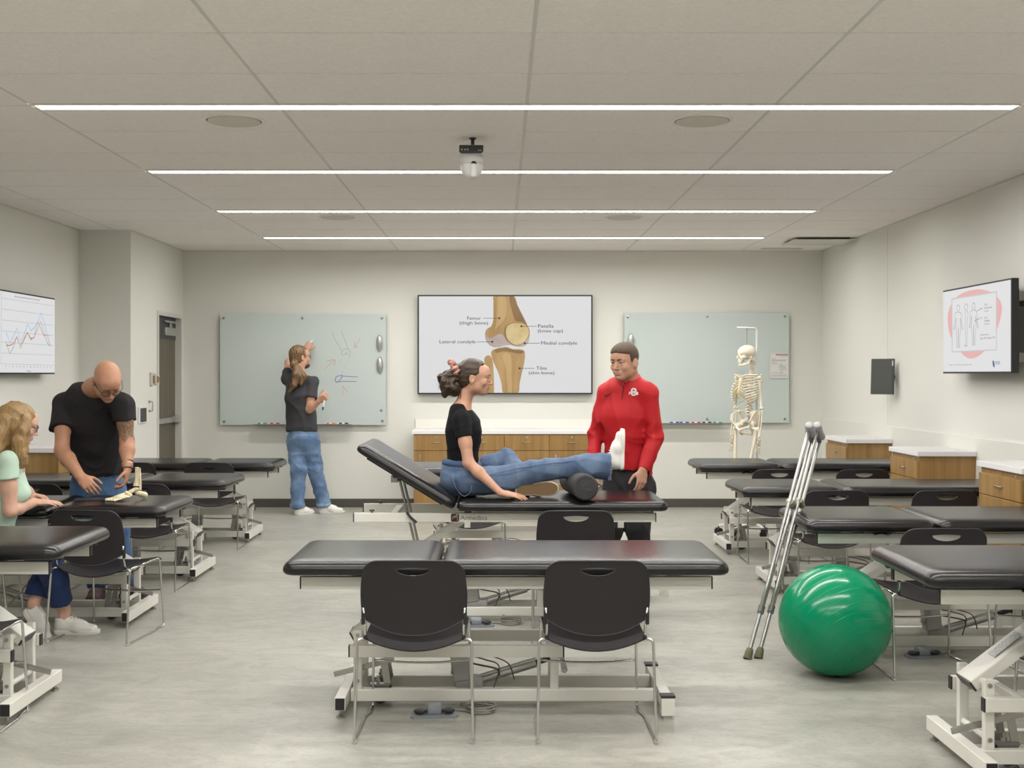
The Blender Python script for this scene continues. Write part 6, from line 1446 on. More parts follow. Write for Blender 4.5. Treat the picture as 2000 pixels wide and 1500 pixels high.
    F = Field(*box_of([H.o], 0.13), 0.0045); F.ell(H(0, 0.050, -0.086), V3((0.044, 0.052, 0.036)) * H.s, H.R); F.ell(H(0, 0.085, -0.052), V3((0.06, 0.05, 0.022)) * H.s, H.R, 0.01, 'sub'); F.wrinkle(0.003, 3, 150); F.mesh('beard', mat('beard_brown', (0.06, 0.032, 0.018), 0.8), t, org)
    glasses(t, H, org, mat('wire_frame', (0.15, 0.10, 0.06), 0.3, metal=0.8), 0.0015)
    M_gt = mat('charcoal_jersey', (0.052, 0.050, 0.056), 0.85, spec=0.2)
    F = Field(*box_of([pelv, nb, shR, shL, elR, elL], 0.13), 0.005)
    F.tube([(Pw(590, 850, 11.83), 0.150, 0.112), (Pw(590, 835, 11.83), 0.150, 0.112), (wst, 0.146, 0.110), (cst, 0.158, 0.118), (top, 0.142, 0.092)], RT, k=0.03)
    for sh, el, f_ in ((shR, elR, 0.58), (shL, elL, 0.45)):
        F.cone(nb + V3((0, 0, -0.018)), sh, 0.04, 0.058, None, 0.035); F.cone(sh, sh + (el - sh) * f_, 0.060, 0.064 if f_ > .5 else 0.055, None, 0.02, flatb=True)
    F.ell(nb + V3((0, 0, 0.03)) + fw * 0.01, (0.07, 0.07, 0.045), k=0.008, op='sub'); F.cut(Pw(590, 841, 11.83), (0, 0, -1))
    F.wrinkle(0.008, 21, 14, (0.9, 0.9, 0.8)); F.mesh('t_shirt', M_gt, t, org)
    F = Field(*box_of([pelv, anL, anR], 0.14), 0.005)
    F.tube([(Pw(591, 838, 11.83), 0.135, 0.10), (pelv, 0.158, 0.118), (pelv + V3((0, 0, -0.05)), 0.155, 0.115)], RT, k=0.03)
    for hp, kn, an in ((hpL, knL, anL), (hpR, knR, anR)): F.cone(hp, kn, 0.092, 0.076, None, 0.03); F.cone(kn, an, 0.075, 0.070, None, 0.02); F.cone(an, an + V3((0, 0, -0.028)), 0.070, 0.070, None, 0.01, flatb=True)
    F.cut(V3((0, 0, 0.062)), (0, 0, -1)); F.wrinkle(0.007, 9, 20); F.wrinkle(0.013, 15, 26, centre=knR + V3((0, 0, .05)), rad=0.12); F.wrinkle(0.013, 16, 26, centre=knL + V3((0, 0, .05)), rad=0.12)
    jn = F.mesh('jeans', M_jC, t, org)
    for an in (anL, anR):
        b = B(); c0 = Vector(an) - O3 + Vector((0, 0, -0.014)); tube(b, [c0 + Vector((0.0705 * math.cos(a), 0.0705 * math.sin(a), 0.0)) for a in [2 * PI * k / 28 for k in range(28)]], 0.019, 8, closed=True, flat=(0.35, 1.0)); obj('rolled_cuff', b, mat('denim_inside', (0.26, 0.38, 0.52), 0.85), jn, smooth=True)
    q1 = V3((anL[0] - 0.012, anL[1] - 0.05, 0.0)); shoe(t, org, q1, (0.62, 0.62, 0), (0, 0, 1), 0.235, high=True); q2 = V3((anR[0] - 0.045, anR[1] - 0.005, 0.0)); shoe(t, org, q2, (1, 0.02, 0), (0, 0, 1), 0.265, high=True)
    for wr, dv in ((wrR, V3((0.045, -0.02, -0.03))), (wrL, V3((0.03, 0.03, 0.07)))):
        mt_ = thing('marker', 'marker held low in the right hand of the man at the board' if wr is wrR else 'marker held up to the board by the raised left hand', 'marker', tuple(wr + dv)); b = B(); ax_ = Vector((0.15, 0.1, 1)).normalized() if wr is wrR else Vector((0.5, 0.3, 0.6)).normalized()
        cyl(b, -ax_ * 0.055, ax_ * 0.05, 0.0078, seg=10); obj('barrel', b, MATS['marker_white'], mt_, auto=40); b = B(); cyl(b, -ax_ * 0.062, -ax_ * 0.03, 0.0085, seg=10); obj('cap', b, mat('cap_dark', (0.02, 0.05, 0.05), 0.4), mt_, auto=40)

    # ============ bald man leaning over the table
    org = Pw(205, 1170, 7.25); org[2] = 0
    t = thing('person', 'bald man with glasses and tattooed arm in dark t-shirt bending over the foot bones', 'person', tuple(org)); O3 = Vector(org)
    fw = nrm((0.22, -0.97, 0)); RT = nrm(np.cross(fw, (0, 0, 1)))
    pelv, wst, cst, top, nb = Pw(190, 945, 7.44), Pw(187, 895, 7.38), Pw(183, 820, 7.24), Pw(185, 780, 7.15), Pw(184, 757, 7.09)
    shR, elR, wrR = Pw(125, 788, 7.20), Pw(121, 880, 7.06), Pw(158, 932, 6.90)
    shL, elL, wrL = Pw(240, 790, 7.12), Pw(248, 862, 7.12), Pw(249, 915, 7.03)
    H = Head(Pw(210, 744, 6.93), (0.42, -0.58, -0.70), (0.28, -0.52, 0.72), 1.02)
    hpR, hpL = pelv + RT * 0.085 - V3((0, 0, 0.06)), pelv - RT * 0.085 - V3((0, 0, 0.06))
    knR, knL, anR, anL = V3((-2.60, 7.36, 0.42)), V3((-2.43, 7.38, 0.42)), V3((-2.54, 7.35, 0.10)), V3((-2.385, 7.36, 0.10))
    F = Field(*box_of([H.o, pelv, anL, anR, elR, elL, wrR, wrL], 0.15), 0.0038)
    build_head(F, H, True, None)
    a = H(0, -0.04, -0.05); F.cone(a, nb, 0.058, 0.064, None, 0.035)
    F.tube([(pelv, 0.135, 0.10), (wst, 0.13, 0.11), (cst, 0.155, 0.115), (top, 0.14, 0.085)], RT, k=0.03)
    for q in (shR, shL): F.cone(nb, q, 0.045, 0.052, None, 0.035)
    arm(F, shR, elR, wrR, (0.050, 0.043, 0.043, 0.028)); arm(F, shL, elL, wrL, (0.050, 0.043, 0.043, 0.028))
    hand(F, wrR, (0.72, -0.30, -0.62), (-0.1, -0.75, 0.6), True, (0.5, 0.6, 0.4), 1.03, 0.12, 0.6); hand(F, wrL, (-0.10, -0.20, -0.95), (0.85, 0.25, 0.1), False, (0.45, 0.7, 0.4), 1.0, 0.05, 0.7)
    leg(F, hpR, knR, anR); leg(F, hpL, knL, anL)
    lp = lips_pick(H, -0.0705, -0.0585)
    def pick(C):
        m_ = lp(C); ax_ = elL - shL; t_ = ((C - shL) @ ax_) / ax_.dot(ax_); dist = np.linalg.norm(C - (shL + np.clip(t_, 0, 1.3)[:, None] * ax_), axis=1)
        wob = 0.10 * np.sin(C[:, 0] * 90) + 0.06 * np.sin(C[:, 1] * 70)
        m_[(t_ > 0.3) & (t_ < 0.98 + wob) & (dist < 0.07)] = 2; return m_
    M_tat = mat('tattooed_skin', (0.30, 0.17, 0.10), 0.5, noise=((120, 120, 80), 1, (0.38, 0.42, 0.46), 1.15)); 
    F.mesh('body', [M_skint, M_lipm, M_tat], t, org, pick); face_parts(H, t, org, MATS['brow_dark'])
    gl = glasses(t, H, org, M_black, 0.0019)
    M_tee = mat('faded_black_jersey', (0.024, 0.022, 0.025), 0.85, spec=0.2)
    F = Field(*box_of([pelv, nb, shR, shL, elR, elL], 0.15), 0.0047)
    F.tube([(Pw(189, 935, 7.42), 0.160, 0.128), (Pw(188, 915, 7.40), 0.158, 0.128), (wst, 0.156, 0.130), (Pw(185, 858, 7.31), 0.163, 0.132), (cst, 0.172, 0.132), (top, 0.158, 0.105)], RT, k=0.03)
    for sh, el, f_ in ((shR, elR, 0.52), (shL, elL, 0.42)):
        F.cone(nb + V3((0, 0, -0.02)), sh, 0.05, 0.064, None, 0.04); e_ = sh + (el - sh) * f_; F.cone(sh, e_, 0.066, 0.070 if sh is shR else 0.063, None, 0.02, flatb=True)
    ng = nrm(a - nb); F.cone(nb + ng * 0.002, nb + ng * 0.12, 0.072, 0.085, None, 0.006, 'sub'); F.cut(Pw(189, 926, 7.42), (0.05, 0, -1))
    F.wrinkle(0.009, 2, 15, (1.4, 1.0, 0.5)); F.wrinkle(0.013, 17, 26, centre=Pw(190, 915, 7.3), rad=0.13); F.mesh('t_shirt', M_tee, t, org)
    F = Field(*box_of([pelv, anL, anR], 0.15), 0.005)
    F.tube([(Pw(190, 925, 7.42), 0.140, 0.112), (pelv, 0.160, 0.122), (pelv + V3((0, 0, -0.05)), 0.155, 0.12)], RT, k=0.03)
    for hp, kn, an in ((hpR, knR, anR), (hpL, knL, anL)): F.cone(hp, kn, 0.095, 0.075, None, 0.03); F.cone(kn, an + V3((0, 0, -0.02)), 0.073, 0.068, None, 0.02, flatb=True)
    F.wrinkle(0.007, 19, 18); F.mesh('jeans', M_jD, t, org)
    M_pur = mat('plum_suede', (0.085, 0.040, 0.050), 0.8)
    shoe(t, org, (-2.55, 7.42, 0.0), (0.10, -1, 0), (0, 0, 1), 0.265, M_pur, M_dgrey, lace=M_pur); shoe(t, org, (-2.41, 7.40, 0.0), (0.86, -0.45, 0), (0, 0, 1), 0.265, M_pur, M_dgrey, lace=M_pur)
    dv = nrm(wrL - elL)
    for i, (off, r_, c_) in enumerate(((-0.012, 0.0045, ('bracelet_pink', (0.45, 0.16, 0.22))), (-0.028, 0.004, ('bracelet_light', (0.6, 0.5, 0.42))), (0.004, 0.005, ('bracelet_brown', (0.07, 0.035, 0.02))), (-0.044, 0.0035, ('bracelet_dark', (0.02, 0.02, 0.02))))):
        c0 = Vector(wrL + dv * off) - O3; x_, y_ = frame_from(Vector(dv)); b = B(); rr = 0.030 + 0.001 * i
        tube(b, [c0 + x_ * rr * math.cos(a_) + y_ * rr * 0.92 * math.sin(a_) for a_ in [2 * PI * k / 20 for k in range(20)]], r_, 7, closed=True); obj('bracelet', b, mat(c_[0], c_[1], 0.6), t, smooth=True)

    # ============ blonde woman sitting at the left edge
    org = V3((-2.74, 6.20, 0.0))
    t = thing('person', 'blonde woman in mint green t-shirt sitting at the left edge', 'person', tuple(org)); O3 = Vector(org)
    fw = nrm((0.95, 0.25, 0)); RT = nrm(np.cross(fw, (0, 0, 1)))
    pelv, wst, cst, top, nb = V3((-2.75, 6.22, 0.515)), V3((-2.72, 6.22, 0.63)), V3((-2.645, 6.23, 0.80)), V3((-2.625, 6.23, 0.905)), V3((-2.615, 6.235, 0.965))
    shR, elR, wrR = Pw(14, 899, 6.10), Pw(20, 997, 6.10), Pw(68, 981, 6.40)
    shL, elL, wrL = V3((-2.69, 6.375, 0.925)), V3((-2.66, 6.50, 0.765)), V3((-2.545, 6.60, 0.742))
    wrL = Pw(62, 972, 6.55)
    H = Head(Pw(37, 829, 6.22), (0.88, 0.40, -0.24), (0.22, 0.1, 0.97), 0.93)
    hpR, hpL = pelv + RT * 0.08, pelv - RT * 0.08
    knR, knL, anR, anL = V3((-2.425, 6.20, 0.475)), V3((-2.44, 6.38, 0.46)), Pw(126, 1192, 6.36), Pw(66, 1178, 6.30)
    F = Field(*box_of([H.o, pelv, anL, anR, knR, knL, wrR + V3((.14, 0, 0)), elR, wrL], 0.13), 0.0038)
    build_head(F, H, False, nb, 0.047)
    F.tube([(pelv, 0.14, 0.10), (wst, 0.105, 0.08), (cst, 0.115, 0.085), (top, 0.10, 0.065)], RT, k=0.03)
    for q in (shR, shL): F.cone(nb, q, 0.034, 0.040, None, 0.03)
    arm(F, shR, elR, wrR, (0.042, 0.035, 0.035, 0.023)); arm(F, shL, elL, wrL, (0.042, 0.035, 0.035, 0.023))
    hand(F, wrR, (0.95, 0.28, -0.04), (0, -0.2, 1), True, (0.15, 0.12, 0.1), 0.9, 0.05, 0.2); hand(F, wrL + V3((0, 0, 0.008)), (0.92, -0.35, 0.02), (0, 0.1, 1), False, (0.30, 0.35, 0.2), 0.9, 0.05, 0.3)
    leg(F, hpR, knR, anR, (0.068, 0.048, 0.043, 0.033)); leg(F, hpL, knL, anL, (0.068, 0.048, 0.043, 0.033))
    F.cone(anR, anR - V3((0, 0, 0.05)), 0.032, 0.032, None, 0.01); F.cone(anL, anL - V3((0, 0, 0.05)), 0.032, 0.032, None, 0.01)
    F.mesh('body', [M_skinp, M_lip], t, org, lips_pick(H)); face_parts(H, t, org, mat('brow_blonde', (0.18, 0.11, 0.05), 0.8), False)
    glasses(t, H, org, M_black, 0.0016)
    M_hE = mat('hair_blonde', (0.30, 0.190, 0.085), 0.42, noise=((220, 220, 10), 2, (0.72, 0.68, 0.62), (1.3, 1.28, 1.25)), bump=((400, 400, 18), 0.6, 0.0015))
    F = Field(*box_of([H.o, H(0, -0.03, -0.26)], 0.15), 0.0045)
    F.ell(H(0, -0.020, 0.034), V3((0.090, 0.106, 0.095)) * H.s, H.R)
    for q in (-1, 1):
        F.tube([(H(q * 0.066, 0.020, 0.040), 0.034), (H(q * 0.080, 0.022, -0.020), 0.036), (H(q * 0.082, 0.020, -0.090), 0.038), (H(q * 0.078, 0.040, -0.155), 0.038), (H(q * 0.070, 0.060, -0.205), 0.026), (H(q * 0.066, 0.052, -0.240), 0.010)], (0, 0, 1), k=0.02)
        F.tube([(H(q * 0.045, -0.075, 0.01), 0.045), (H(q * 0.050, -0.090, -0.07), 0.048), (H(q * 0.05, -0.085, -0.15), 0.044), (H(q * 0.05, -0.06, -0.21), 0.024)], (0, 0, 1), k=0.025)
    hairline(F, H, 0.074, 0.085, 0.010)
    for q in (-1, 1): F.ell(H(q * 0.080, -0.014, -0.012), V3((0.020, 0.036, 0.055)) * H.s, H.R, 0.01)
    F.wrinkle(0.007, 6, 45, (1, 1, 0.2)); F.mesh('hair', M_hE, t, org)
    M_mint = mat('mint_jersey', (0.46, 0.60, 0.49), 0.85, spec=0.2)
    F = Field(*box_of([pelv, nb, shR, shL, elR], 0.14), 0.0047)
    F.tube([(pelv, 0.150, 0.115), (wst, 0.128, 0.105), (V3((-2.68, 6.225, 0.72)), 0.122, 0.100), (cst, 0.126, 0.100), (top, 0.108, 0.070)], RT, k=0.03)
    for q in (-1, 1): F.ell(cst + fw * 0.075 + RT * q * 0.05 - V3((0, 0, 0.02)), (0.045, 0.045, 0.045), k=0.03)
    for sh, el in ((shR, elR), (shL, elL)):
        F.cone(nb + V3((0, 0, -0.014)), sh, 0.040, 0.046, None, 0.035); F.cone(sh, sh + (el - sh) * 0.34, 0.048, 0.052, None, 0.02, flatb=True)
    F.ell(nb + V3((0.01, 0, 0.025)), (0.062, 0.07, 0.045), k=0.008, op='sub'); F.wrinkle(0.006, 22, 18); F.mesh('t_shirt', M_mint, t, org)
    F = Field(*box_of([pelv, anL, anR, knR, knL], 0.14), 0.005)
    F.ell(pelv + V3((0, 0, -0.01)), (0.125, 0.165, 0.10))
    for hp, kn, an in ((hpR, knR, anR), (hpL, knL, anL)):
        F.cone(hp, kn, 0.088, 0.068, None, 0.03); e_ = kn + (an - kn) * 0.86; F.cone(kn, e_, 0.067, 0.062, None, 0.02, flatb=True)
    F.cut((0, 0, 0.405), (0, 0, -1), lo=(-3.0, 5.9, 0.3), hi=(-2.62, 6.6, 0.45)); F.wrinkle(0.006, 23, 18); F.mesh('jeans', M_jE, t, org)
    shoe(t, org, V3((anR[0] - 0.05, anR[1] - 0.0, 0.0)), (1, -0.02, 0.0), (0, 0, 1), 0.25); shoe(t, org, V3((anL[0] - 0.055, anL[1], 0.135)), (0.42, -0.05, -0.58), (0.75, 0, 0.50), 0.235)

# ------------------------------------------------------------------ human skeleton model on a rolling stand
def skeleton():
    c = V3((2.145, 10.15, 0)); t = thing('skeleton_model', 'life-size plastic human skeleton hanging on a white rolling stand', 'skeleton', tuple(c)); S_ = 0.915
    yaw = math.radians(60)            # faces left and a little towards the viewer
    fw = V3((-math.sin(yaw), -math.cos(yaw), 0)); rt = np.cross(fw, (0, 0, 1)); up = V3((0, 0, 1)); o = V3((0, 0, 0))
    G = lambda x, y, z: rt * x + fw * y + up * z                        # model metres in the scene's scale
    Q = lambda x, y, z: Vector(G(x, y, z))
    z0 = 1.60
    # skull
    Hs = Head(G(0, 0.0, 1.585), fw, up, 0.92)
    F = Field(Hs.o - 0.16, Hs.o + 0.16, 0.003); R = Hs.R; s = Hs.s
    e = lambda cc, r, k=0.0, op='add': F.ell(Hs(*cc), V3(r) * s, R, k * s, op)
    e((0, -0.020, 0.030), (0.070, 0.090, 0.070)); e((0, 0.040, 0.030), (0.052, 0.040, 0.042), 0.02); e((0, 0.056, -0.022), (0.043, 0.033, 0.042), 0.012)
    for q in (-1, 1):
        F.cone(Hs(q * 0.045, 0.062, -0.020), Hs(q * 0.066, 0.0, -0.022), 0.0065 * s, 0.005 * s, None, 0.006); e((q * 0.045, 0.060, -0.018), (0.013, 0.013, 0.011), 0.01); e((q * 0.055, -0.02, -0.03), (0.010, 0.014, 0.022), 0.012)
        e((q * 0.028, 0.086, 0.000), (0.0175, 0.026, 0.0165), 0.004, 'sub'); e((q * 0.058, 0.030, -0.045), (0.016, 0.030, 0.020), 0.008, 'sub')
    e((0, 0.090, -0.026), (0.010, 0.018, 0.015), 0.004, 'sub'); F.cone(Hs(0, 0.084, 0.006), Hs(0, 0.094, -0.010), 0.007 * s, 0.004 * s, None, 0.004)
    e((0, 0.070, -0.056), (0.026, 0.020, 0.012), 0.008); F.cut(Hs(0, 0, -0.066), -up, 0.002)
    sk = F.mesh('skull', M_bone, t)
    b = B()
    for k in range(-6, 7):
        a = k * 0.16; p = Hs(0.026 * math.sin(a * 1.1), 0.062 + 0.024 * math.cos(a * 1.2), -0.0665); sph(b, p, 0.0036 * s, 6, (1, 1, 1.6))
    o_ = obj('teeth', b, mat('tooth', (0.82, 0.79, 0.70), 0.3), sk, smooth=True); o_['kind'] = 'stuff'
    F = Field(Hs(0, 0, -0.06) - 0.13, Hs(0, 0, -0.06) + 0.13, 0.003)
    pts = [Hs(q * x, y, z) for q in (1,) for x, y, z in ((0.055, 0.0, -0.030), (0.052, 0.002, -0.070), (0.036, 0.045, -0.094), (0, 0.078, -0.098))]
    for q in (-1, 1):
        pp = [Hs(q * x, y, z) for x, y, z in ((0.056, -0.002, -0.028), (0.052, 0.006, -0.074), (0.034, 0.050, -0.090), (0, 0.076, -0.092))]
        for i in range(3): F.cone(pp[i], pp[i + 1], (0.0065 * s, 0.016 * s), (0.0075 * s, 0.014 * s), tuple(rt) if i < 1 else (rt * 1.0 + fw * 0.6 * q), 0.006)
    jw = F.mesh('jaw_bone', M_bone, t)
    # spine
    def spine(z):        # forward offset of the column at height z
        return -0.035 + 0.022 * math.sin((z - 0.95) * 7.2) - 0.012
    for k in range(24):
        z = 1.540 - k * 0.0182 if k < 7 else 1.412 - (k - 7) * 0.0195 - (0.0055 * (k - 18) if k > 18 else 0)
        r = 0.0125 + 0.0009 * max(0, k - 2); b = B(); y = spine(z)
        lathe(b, [(r * 0.6, -0.0085), (r, -0.0075), (r * 0.88, 0), (r, 0.0075), (r * 0.6, 0.0085)], Q(0, y, z), (0, 0, 1), 14)
        tube(b, [Q(0, y - r * 0.6, z), Q(0, y - r - 0.022, z - 0.010)], 0.0045, 6)
        for q in (-1, 1): tube(b, [Q(0, y - r * 0.6, z), Q(q * (r + 0.016), y - r * 0.9, z)], 0.004, 6)
        obj('vertebra', b, M_bone, t, auto=50)
    z_t1 = 1.422
    b = B(); tube(b, [Q(0, spine(z), z) for z in np.linspace(1.54, 1.02, 24)], 0.0075, 8); obj('spinal_cord', b, mat('disc_grey', (0.45, 0.42, 0.34), 0.6), t, smooth=True)
    # ribs, cartilage, sternum
    ztop = z_t1 - 0.012
    st = [Q(0, 0.058, ztop - 0.030), Q(0, 0.072, ztop - 0.065), Q(0, 0.086, ztop - 0.110), Q(0, 0.092, ztop - 0.155)]
    b = B(); tube(b, smoothpath(st, 5), lambda v: 0.016 - 0.006 * v + (0.006 if v < 0.2 else 0), 10, flat=None); 
    for v in b.verts:       # flatten front to back
        d_ = V3(v.co); f_ = d_.dot(fw); base = 0.058 + (0.092 - 0.058) * min(1, max(0, (ztop - 0.03 - v.co.z) / 0.15)); v.co += Vector(fw * (base - f_) * 0.6)
    obj('sternum', b, M_bone, t, smooth=True)
    cart = mat('costal_cartilage', (0.60, 0.50, 0.28), 0.5)
    for k in range(12):
        zb = ztop - k * 0.0188; w_ = (0.055, 0.078, 0.094, 0.106, 0.114, 0.120, 0.123, 0.124, 0.121, 0.115, 0.100, 0.080)[k]
        yb = spine(zb); drop = 0.018 + 0.0058 * k if k < 10 else 0.05; front = (0.050, 0.064, 0.074, 0.082, 0.088, 0.090, 0.088, 0.078, 0.062, 0.045, 0.0, -0.03)[k]
        for q in (-1, 1):
            P_ = [Q(q * 0.014, yb - 0.004, zb + 0.002), Q(q * w_ * 0.45, yb - 0.048 if k > 0 else yb - 0.02, zb + 0.002), Q(q * w_ * 0.92, yb - 0.012 if k > 0 else yb + 0.01, zb - drop * 0.30), Q(q * w_, yb + 0.040, zb - drop * 0.62), Q(q * w_ * 0.82, (yb + front) / 2 + 0.055 if k < 10 else yb + 0.06, zb - drop * 0.95)]
            if k < 10: P_.append(Q(q * (0.040 + 0.006 * k), front - 0.006, zb - drop * 1.22))
            b = B(); tube(b, smoothpath(P_, 5), 0.0050, 7, flat=(1.0, 0.62)); obj('rib', b, M_bone, t, smooth=True)
            if k < 10:
                zs = ztop - 0.032 - k * 0.0155 if k < 7 else ztop - 0.142 - 0.005 * (k - 7); ps = front + 0.0 if k < 7 else 0.088
                C_3 = [P_[-1], Q(q * (0.024 + 0.004 * k), front + 0.003, (P_[-1].z + zs) / 2 - (0.006 if k > 4 else 0)), Q(q * 0.010, 0.060 + 0.0055 * min(k, 6), zs)]
                b = B(); tube(b, smoothpath(C_3, 4), 0.0048, 7); obj('costal_cartilage', b, cart, t, smooth=True)
    # shoulder girdle and arms
    F = None
    for q in (-1, 1):
        b = B(); tube(b, smoothpath([Q(q * 0.012, 0.060, ztop - 0.018), Q(q * 0.060, 0.062, ztop + 0.002), Q(q * 0.105, 0.022, ztop + 0.006), Q(q * 0.150, -0.005, ztop + 0.004)], 5), 0.0062, 8); obj('clavicle', b, M_bone, t, smooth=True)
        b = B(); pl = [(0.055, 0.0), (0.140, -0.010), (0.150, -0.030), (0.115, -0.080), (0.082, -0.150), (0.062, -0.110)]
        vs = [b.verts.new(Q(q * x, -0.085 + 0.30 * (x - 0.055), ztop + z)) for x, z in pl]; vt = [b.verts.new(Q(q * x, -0.091 + 0.30 * (x - 0.055), ztop + z)) for x, z in pl]
        b.faces.new(vs); b.faces.new(vt[::-1])
        for i in range(6): b.faces.new((vs[i], vs[(i + 1) % 6], vt[(i + 1) % 6], vt[i]))
        tube(b, smoothpath([Q(q * 0.06, -0.088, ztop - 0.030), Q(q * 0.11, -0.085, ztop - 0.012), Q(q * 0.155, -0.035, ztop + 0.006)], 4), 0.0065, 7); obj('scapula', b, M_bone, t, auto=50)
        sh_ = G(q * 0.150, -0.020, ztop - 0.022); el = G(q * 0.164, -0.030, ztop - 0.287); wr = G(q * 0.172, 0.005, ztop - 0.535)
        sh_, el, wr = Vector(sh_), Vector(el), Vector(wr)
        b = B(); sph(b, sh_ + Vector(rt * -q * 0.006), 0.021, 16); tube(b, smoothpath([sh_, sh_ * 0.8 + el * 0.2, sh_ * 0.3 + el * 0.7, el], 5), lambda v: 0.0098 + 0.008 * abs(2 * v - 1) ** 6, 10); tube(b, [el + Vector(rt * 0.020), el - Vector(rt * 0.020)], 0.0115, 8); obj('humerus', b, M_bone, t, smooth=True)
        for n_, dx, r_ in (('radius', 0.011, 0.0062), ('ulna', -0.011, 0.0056)):
            b = B(); a_, z_ = el + Vector(rt * dx * q) - Vector((0, 0, 0.014)), wr + Vector(rt * dx * q * 0.9 + fw * (0.008 if n_ == 'radius' else 0)); m_ = (a_ + z_) / 2 + Vector(rt * dx * q * 0.6)
            tube(b, smoothpath([a_, m_, z_], 7), lambda v: r_ + 0.0045 * abs(2 * v - 1) ** 5, 8); obj(n_, b, M_bone, t, smooth=True)
        b = B()
        for i in range(7): sph(b, wr + Vector(rt * (0.006 * ((i % 4) - 1.5)) * 1.4) - Vector((0, 0, 0.010 + 0.009 * (i // 4))), 0.0068, 8)
        hd = obj('wrist_bones', b, M_bone, t, smooth=True); hd['kind'] = 'stuff'
        for i in range(5):
            x0 = (i - 2) * 0.0085; p = wr - Vector((0, 0, 0.028)) + Vector(fw * -x0 * 1.0 + rt * q * 0.002); dirv = Vector(fw * (-(i - 2) * 0.10 + 0.05) - up)
            L_ = (0.036, 0.045, 0.047, 0.046, 0.030)[i]; segs = [L_, 0.030, 0.018, 0.012] if i < 4 else [0.030, 0.022, 0.016]
            b = B(); cur = p
            if i == 4: dirv = Vector(fw * 0.8 - up * 0.8)
            for j, l in enumerate(segs):
                nx = cur + dirv.normalized() * l; tube(b, [cur, cur * 0.5 + nx * 0.5, nx], lambda v: 0.0030 + 0.0018 * abs(2 * v - 1) ** 3, 7); cur = nx + dirv.normalized() * 0.0015; dirv = dirv + Vector(fw * 0.13)
            o_ = obj('finger_bones', b, M_bone, t, smooth=True); o_['kind'] = 'stuff'
    # pelvis
    zp = 1.0; F = Field(G(0, 0, zp) - 0.21, G(0, 0, zp) + 0.21, 0.0035)
    for q in (-1, 1):
        # iliac wing as a thin curved shell
        cc = G(q * 0.082, -0.020, zp + 0.030); ax0 = nrm(rt * q * 0.80 + fw * 0.60 - up * 0.25); ax1 = nrm(np.cross(up, ax0)); ax2 = np.cross(ax0, ax1); Rm = np.stack([ax0, ax1, ax2], 1)
        F.ell(cc, (0.011, 0.072, 0.074), Rm, 0.008); 
    for q in (-1, 1): F.ell(G(q * 0.036, 0.030, zp + 0.040), (0.044, 0.062, 0.072), np.stack([rt, fw, up], 1), 0.006, 'sub')
    for q in (-1, 1):
        cr = [G(q * 0.040, -0.070, zp + 0.050), G(q * 0.075, -0.060, zp + 0.098), G(q * 0.115, -0.010, zp + 0.098), G(q * 0.132, 0.045, zp + 0.060), G(q * 0.122, 0.060, zp + 0.020), G(q * 0.095, 0.040, zp - 0.025)]
        F.tube([(p, 0.0075) for p in cr], (0, 0, 1), k=0.008)
        F.ell(G(q * 0.088, 0.018, zp - 0.036), (0.026, 0.026, 0.028), k=0.015); F.tube([(G(q * 0.080, 0.030, zp - 0.035), 0.009), (G(q * 0.045, 0.062, zp - 0.050), 0.009), (G(0, 0.072, zp - 0.066), 0.013)], tuple(up), k=0.008)
        F.tube([(G(q * 0.085, 0.0, zp - 0.045), 0.014), (G(q * 0.060, -0.008, zp - 0.100), 0.012), (G(q * 0.030, 0.040, zp - 0.094), 0.008), (G(q * 0.006, 0.068, zp - 0.078), 0.010)], tuple(up), k=0.008)
        F.cone(G(q * 0.035, -0.062, zp + 0.030), G(q * 0.085, 0.0, zp - 0.02), 0.018, 0.018, None, 0.012)
    F.mesh('pelvis', M_bone, t)
    b = B(); tube(b, smoothpath([Q(0, -0.050, zp + 0.030), Q(0, -0.080, zp - 0.010), Q(0, -0.082, zp - 0.050), Q(0, -0.062, zp - 0.082)], 5), lambda v: 0.030 - 0.024 * v, 12); obj('sacrum', b, M_bone, t, smooth=True)
    # legs
    for q in (-1, 1):
        hj, kn, an = G(q * 0.092, 0.02, zp - 0.036), G(q * 0.078, 0.03, 0.535), G(q * 0.072, 0.0, 0.165)
        tr = G(q * 0.140, 0.0, zp - 0.060); hj, kn, an, tr = map(Vector, (hj, kn, an, tr))
        b = B(); sph(b, hj, 0.0225, 16); tube(b, [hj, tr], 0.0145, 10); sph(b, tr, 0.020, 12, (1, 1, 1.3)); tube(b, smoothpath([tr, tr * 0.85 + kn * 0.15 + Vector(rt * -q * 0.006), tr * 0.4 + kn * 0.6 + Vector(fw * 0.012), kn + Vector((0, 0, 0.02))], 6), lambda v: 0.0155 + 0.010 * abs(v) ** 8 - 0.002 * math.sin(v * PI), 12)
        for s2 in (-1, 1): sph(b, kn + Vector(rt * s2 * 0.020), 0.0235, 12, (0.9, 1.15, 1))
        obj('femur', b, M_bone, t, smooth=True)
        b = B(); sph(b, kn + Vector(fw * 0.035) + Vector((0, 0, 0.006)), 0.018, 12, (1, 0.6, 1.1)); obj('patella', b, M_bone, t, smooth=True)
        b = B(); k2 = kn - Vector((0, 0, 0.045)); sph(b, k2, 0.030, 14, (1.15, 0.9, 0.6)); tube(b, [k2, k2 * 0.7 + an * 0.3, k2 * 0.3 + an * 0.7, an], lambda v: 0.0125 + 0.010 * abs(2 * v - 1) ** 5, 10); obj('tibia', b, M_bone, t, smooth=True)
        b = B(); tube(b, [k2 + Vector(rt * q * 0.034 - up * 0.02), (k2 + an) / 2 + Vector(rt * q * 0.026), an + Vector(rt * q * 0.022 - up * 0.012)], lambda v: 0.0060 + 0.005 * abs(2 * v - 1) ** 4, 8); obj('fibula', b, M_bone, t, smooth=True)
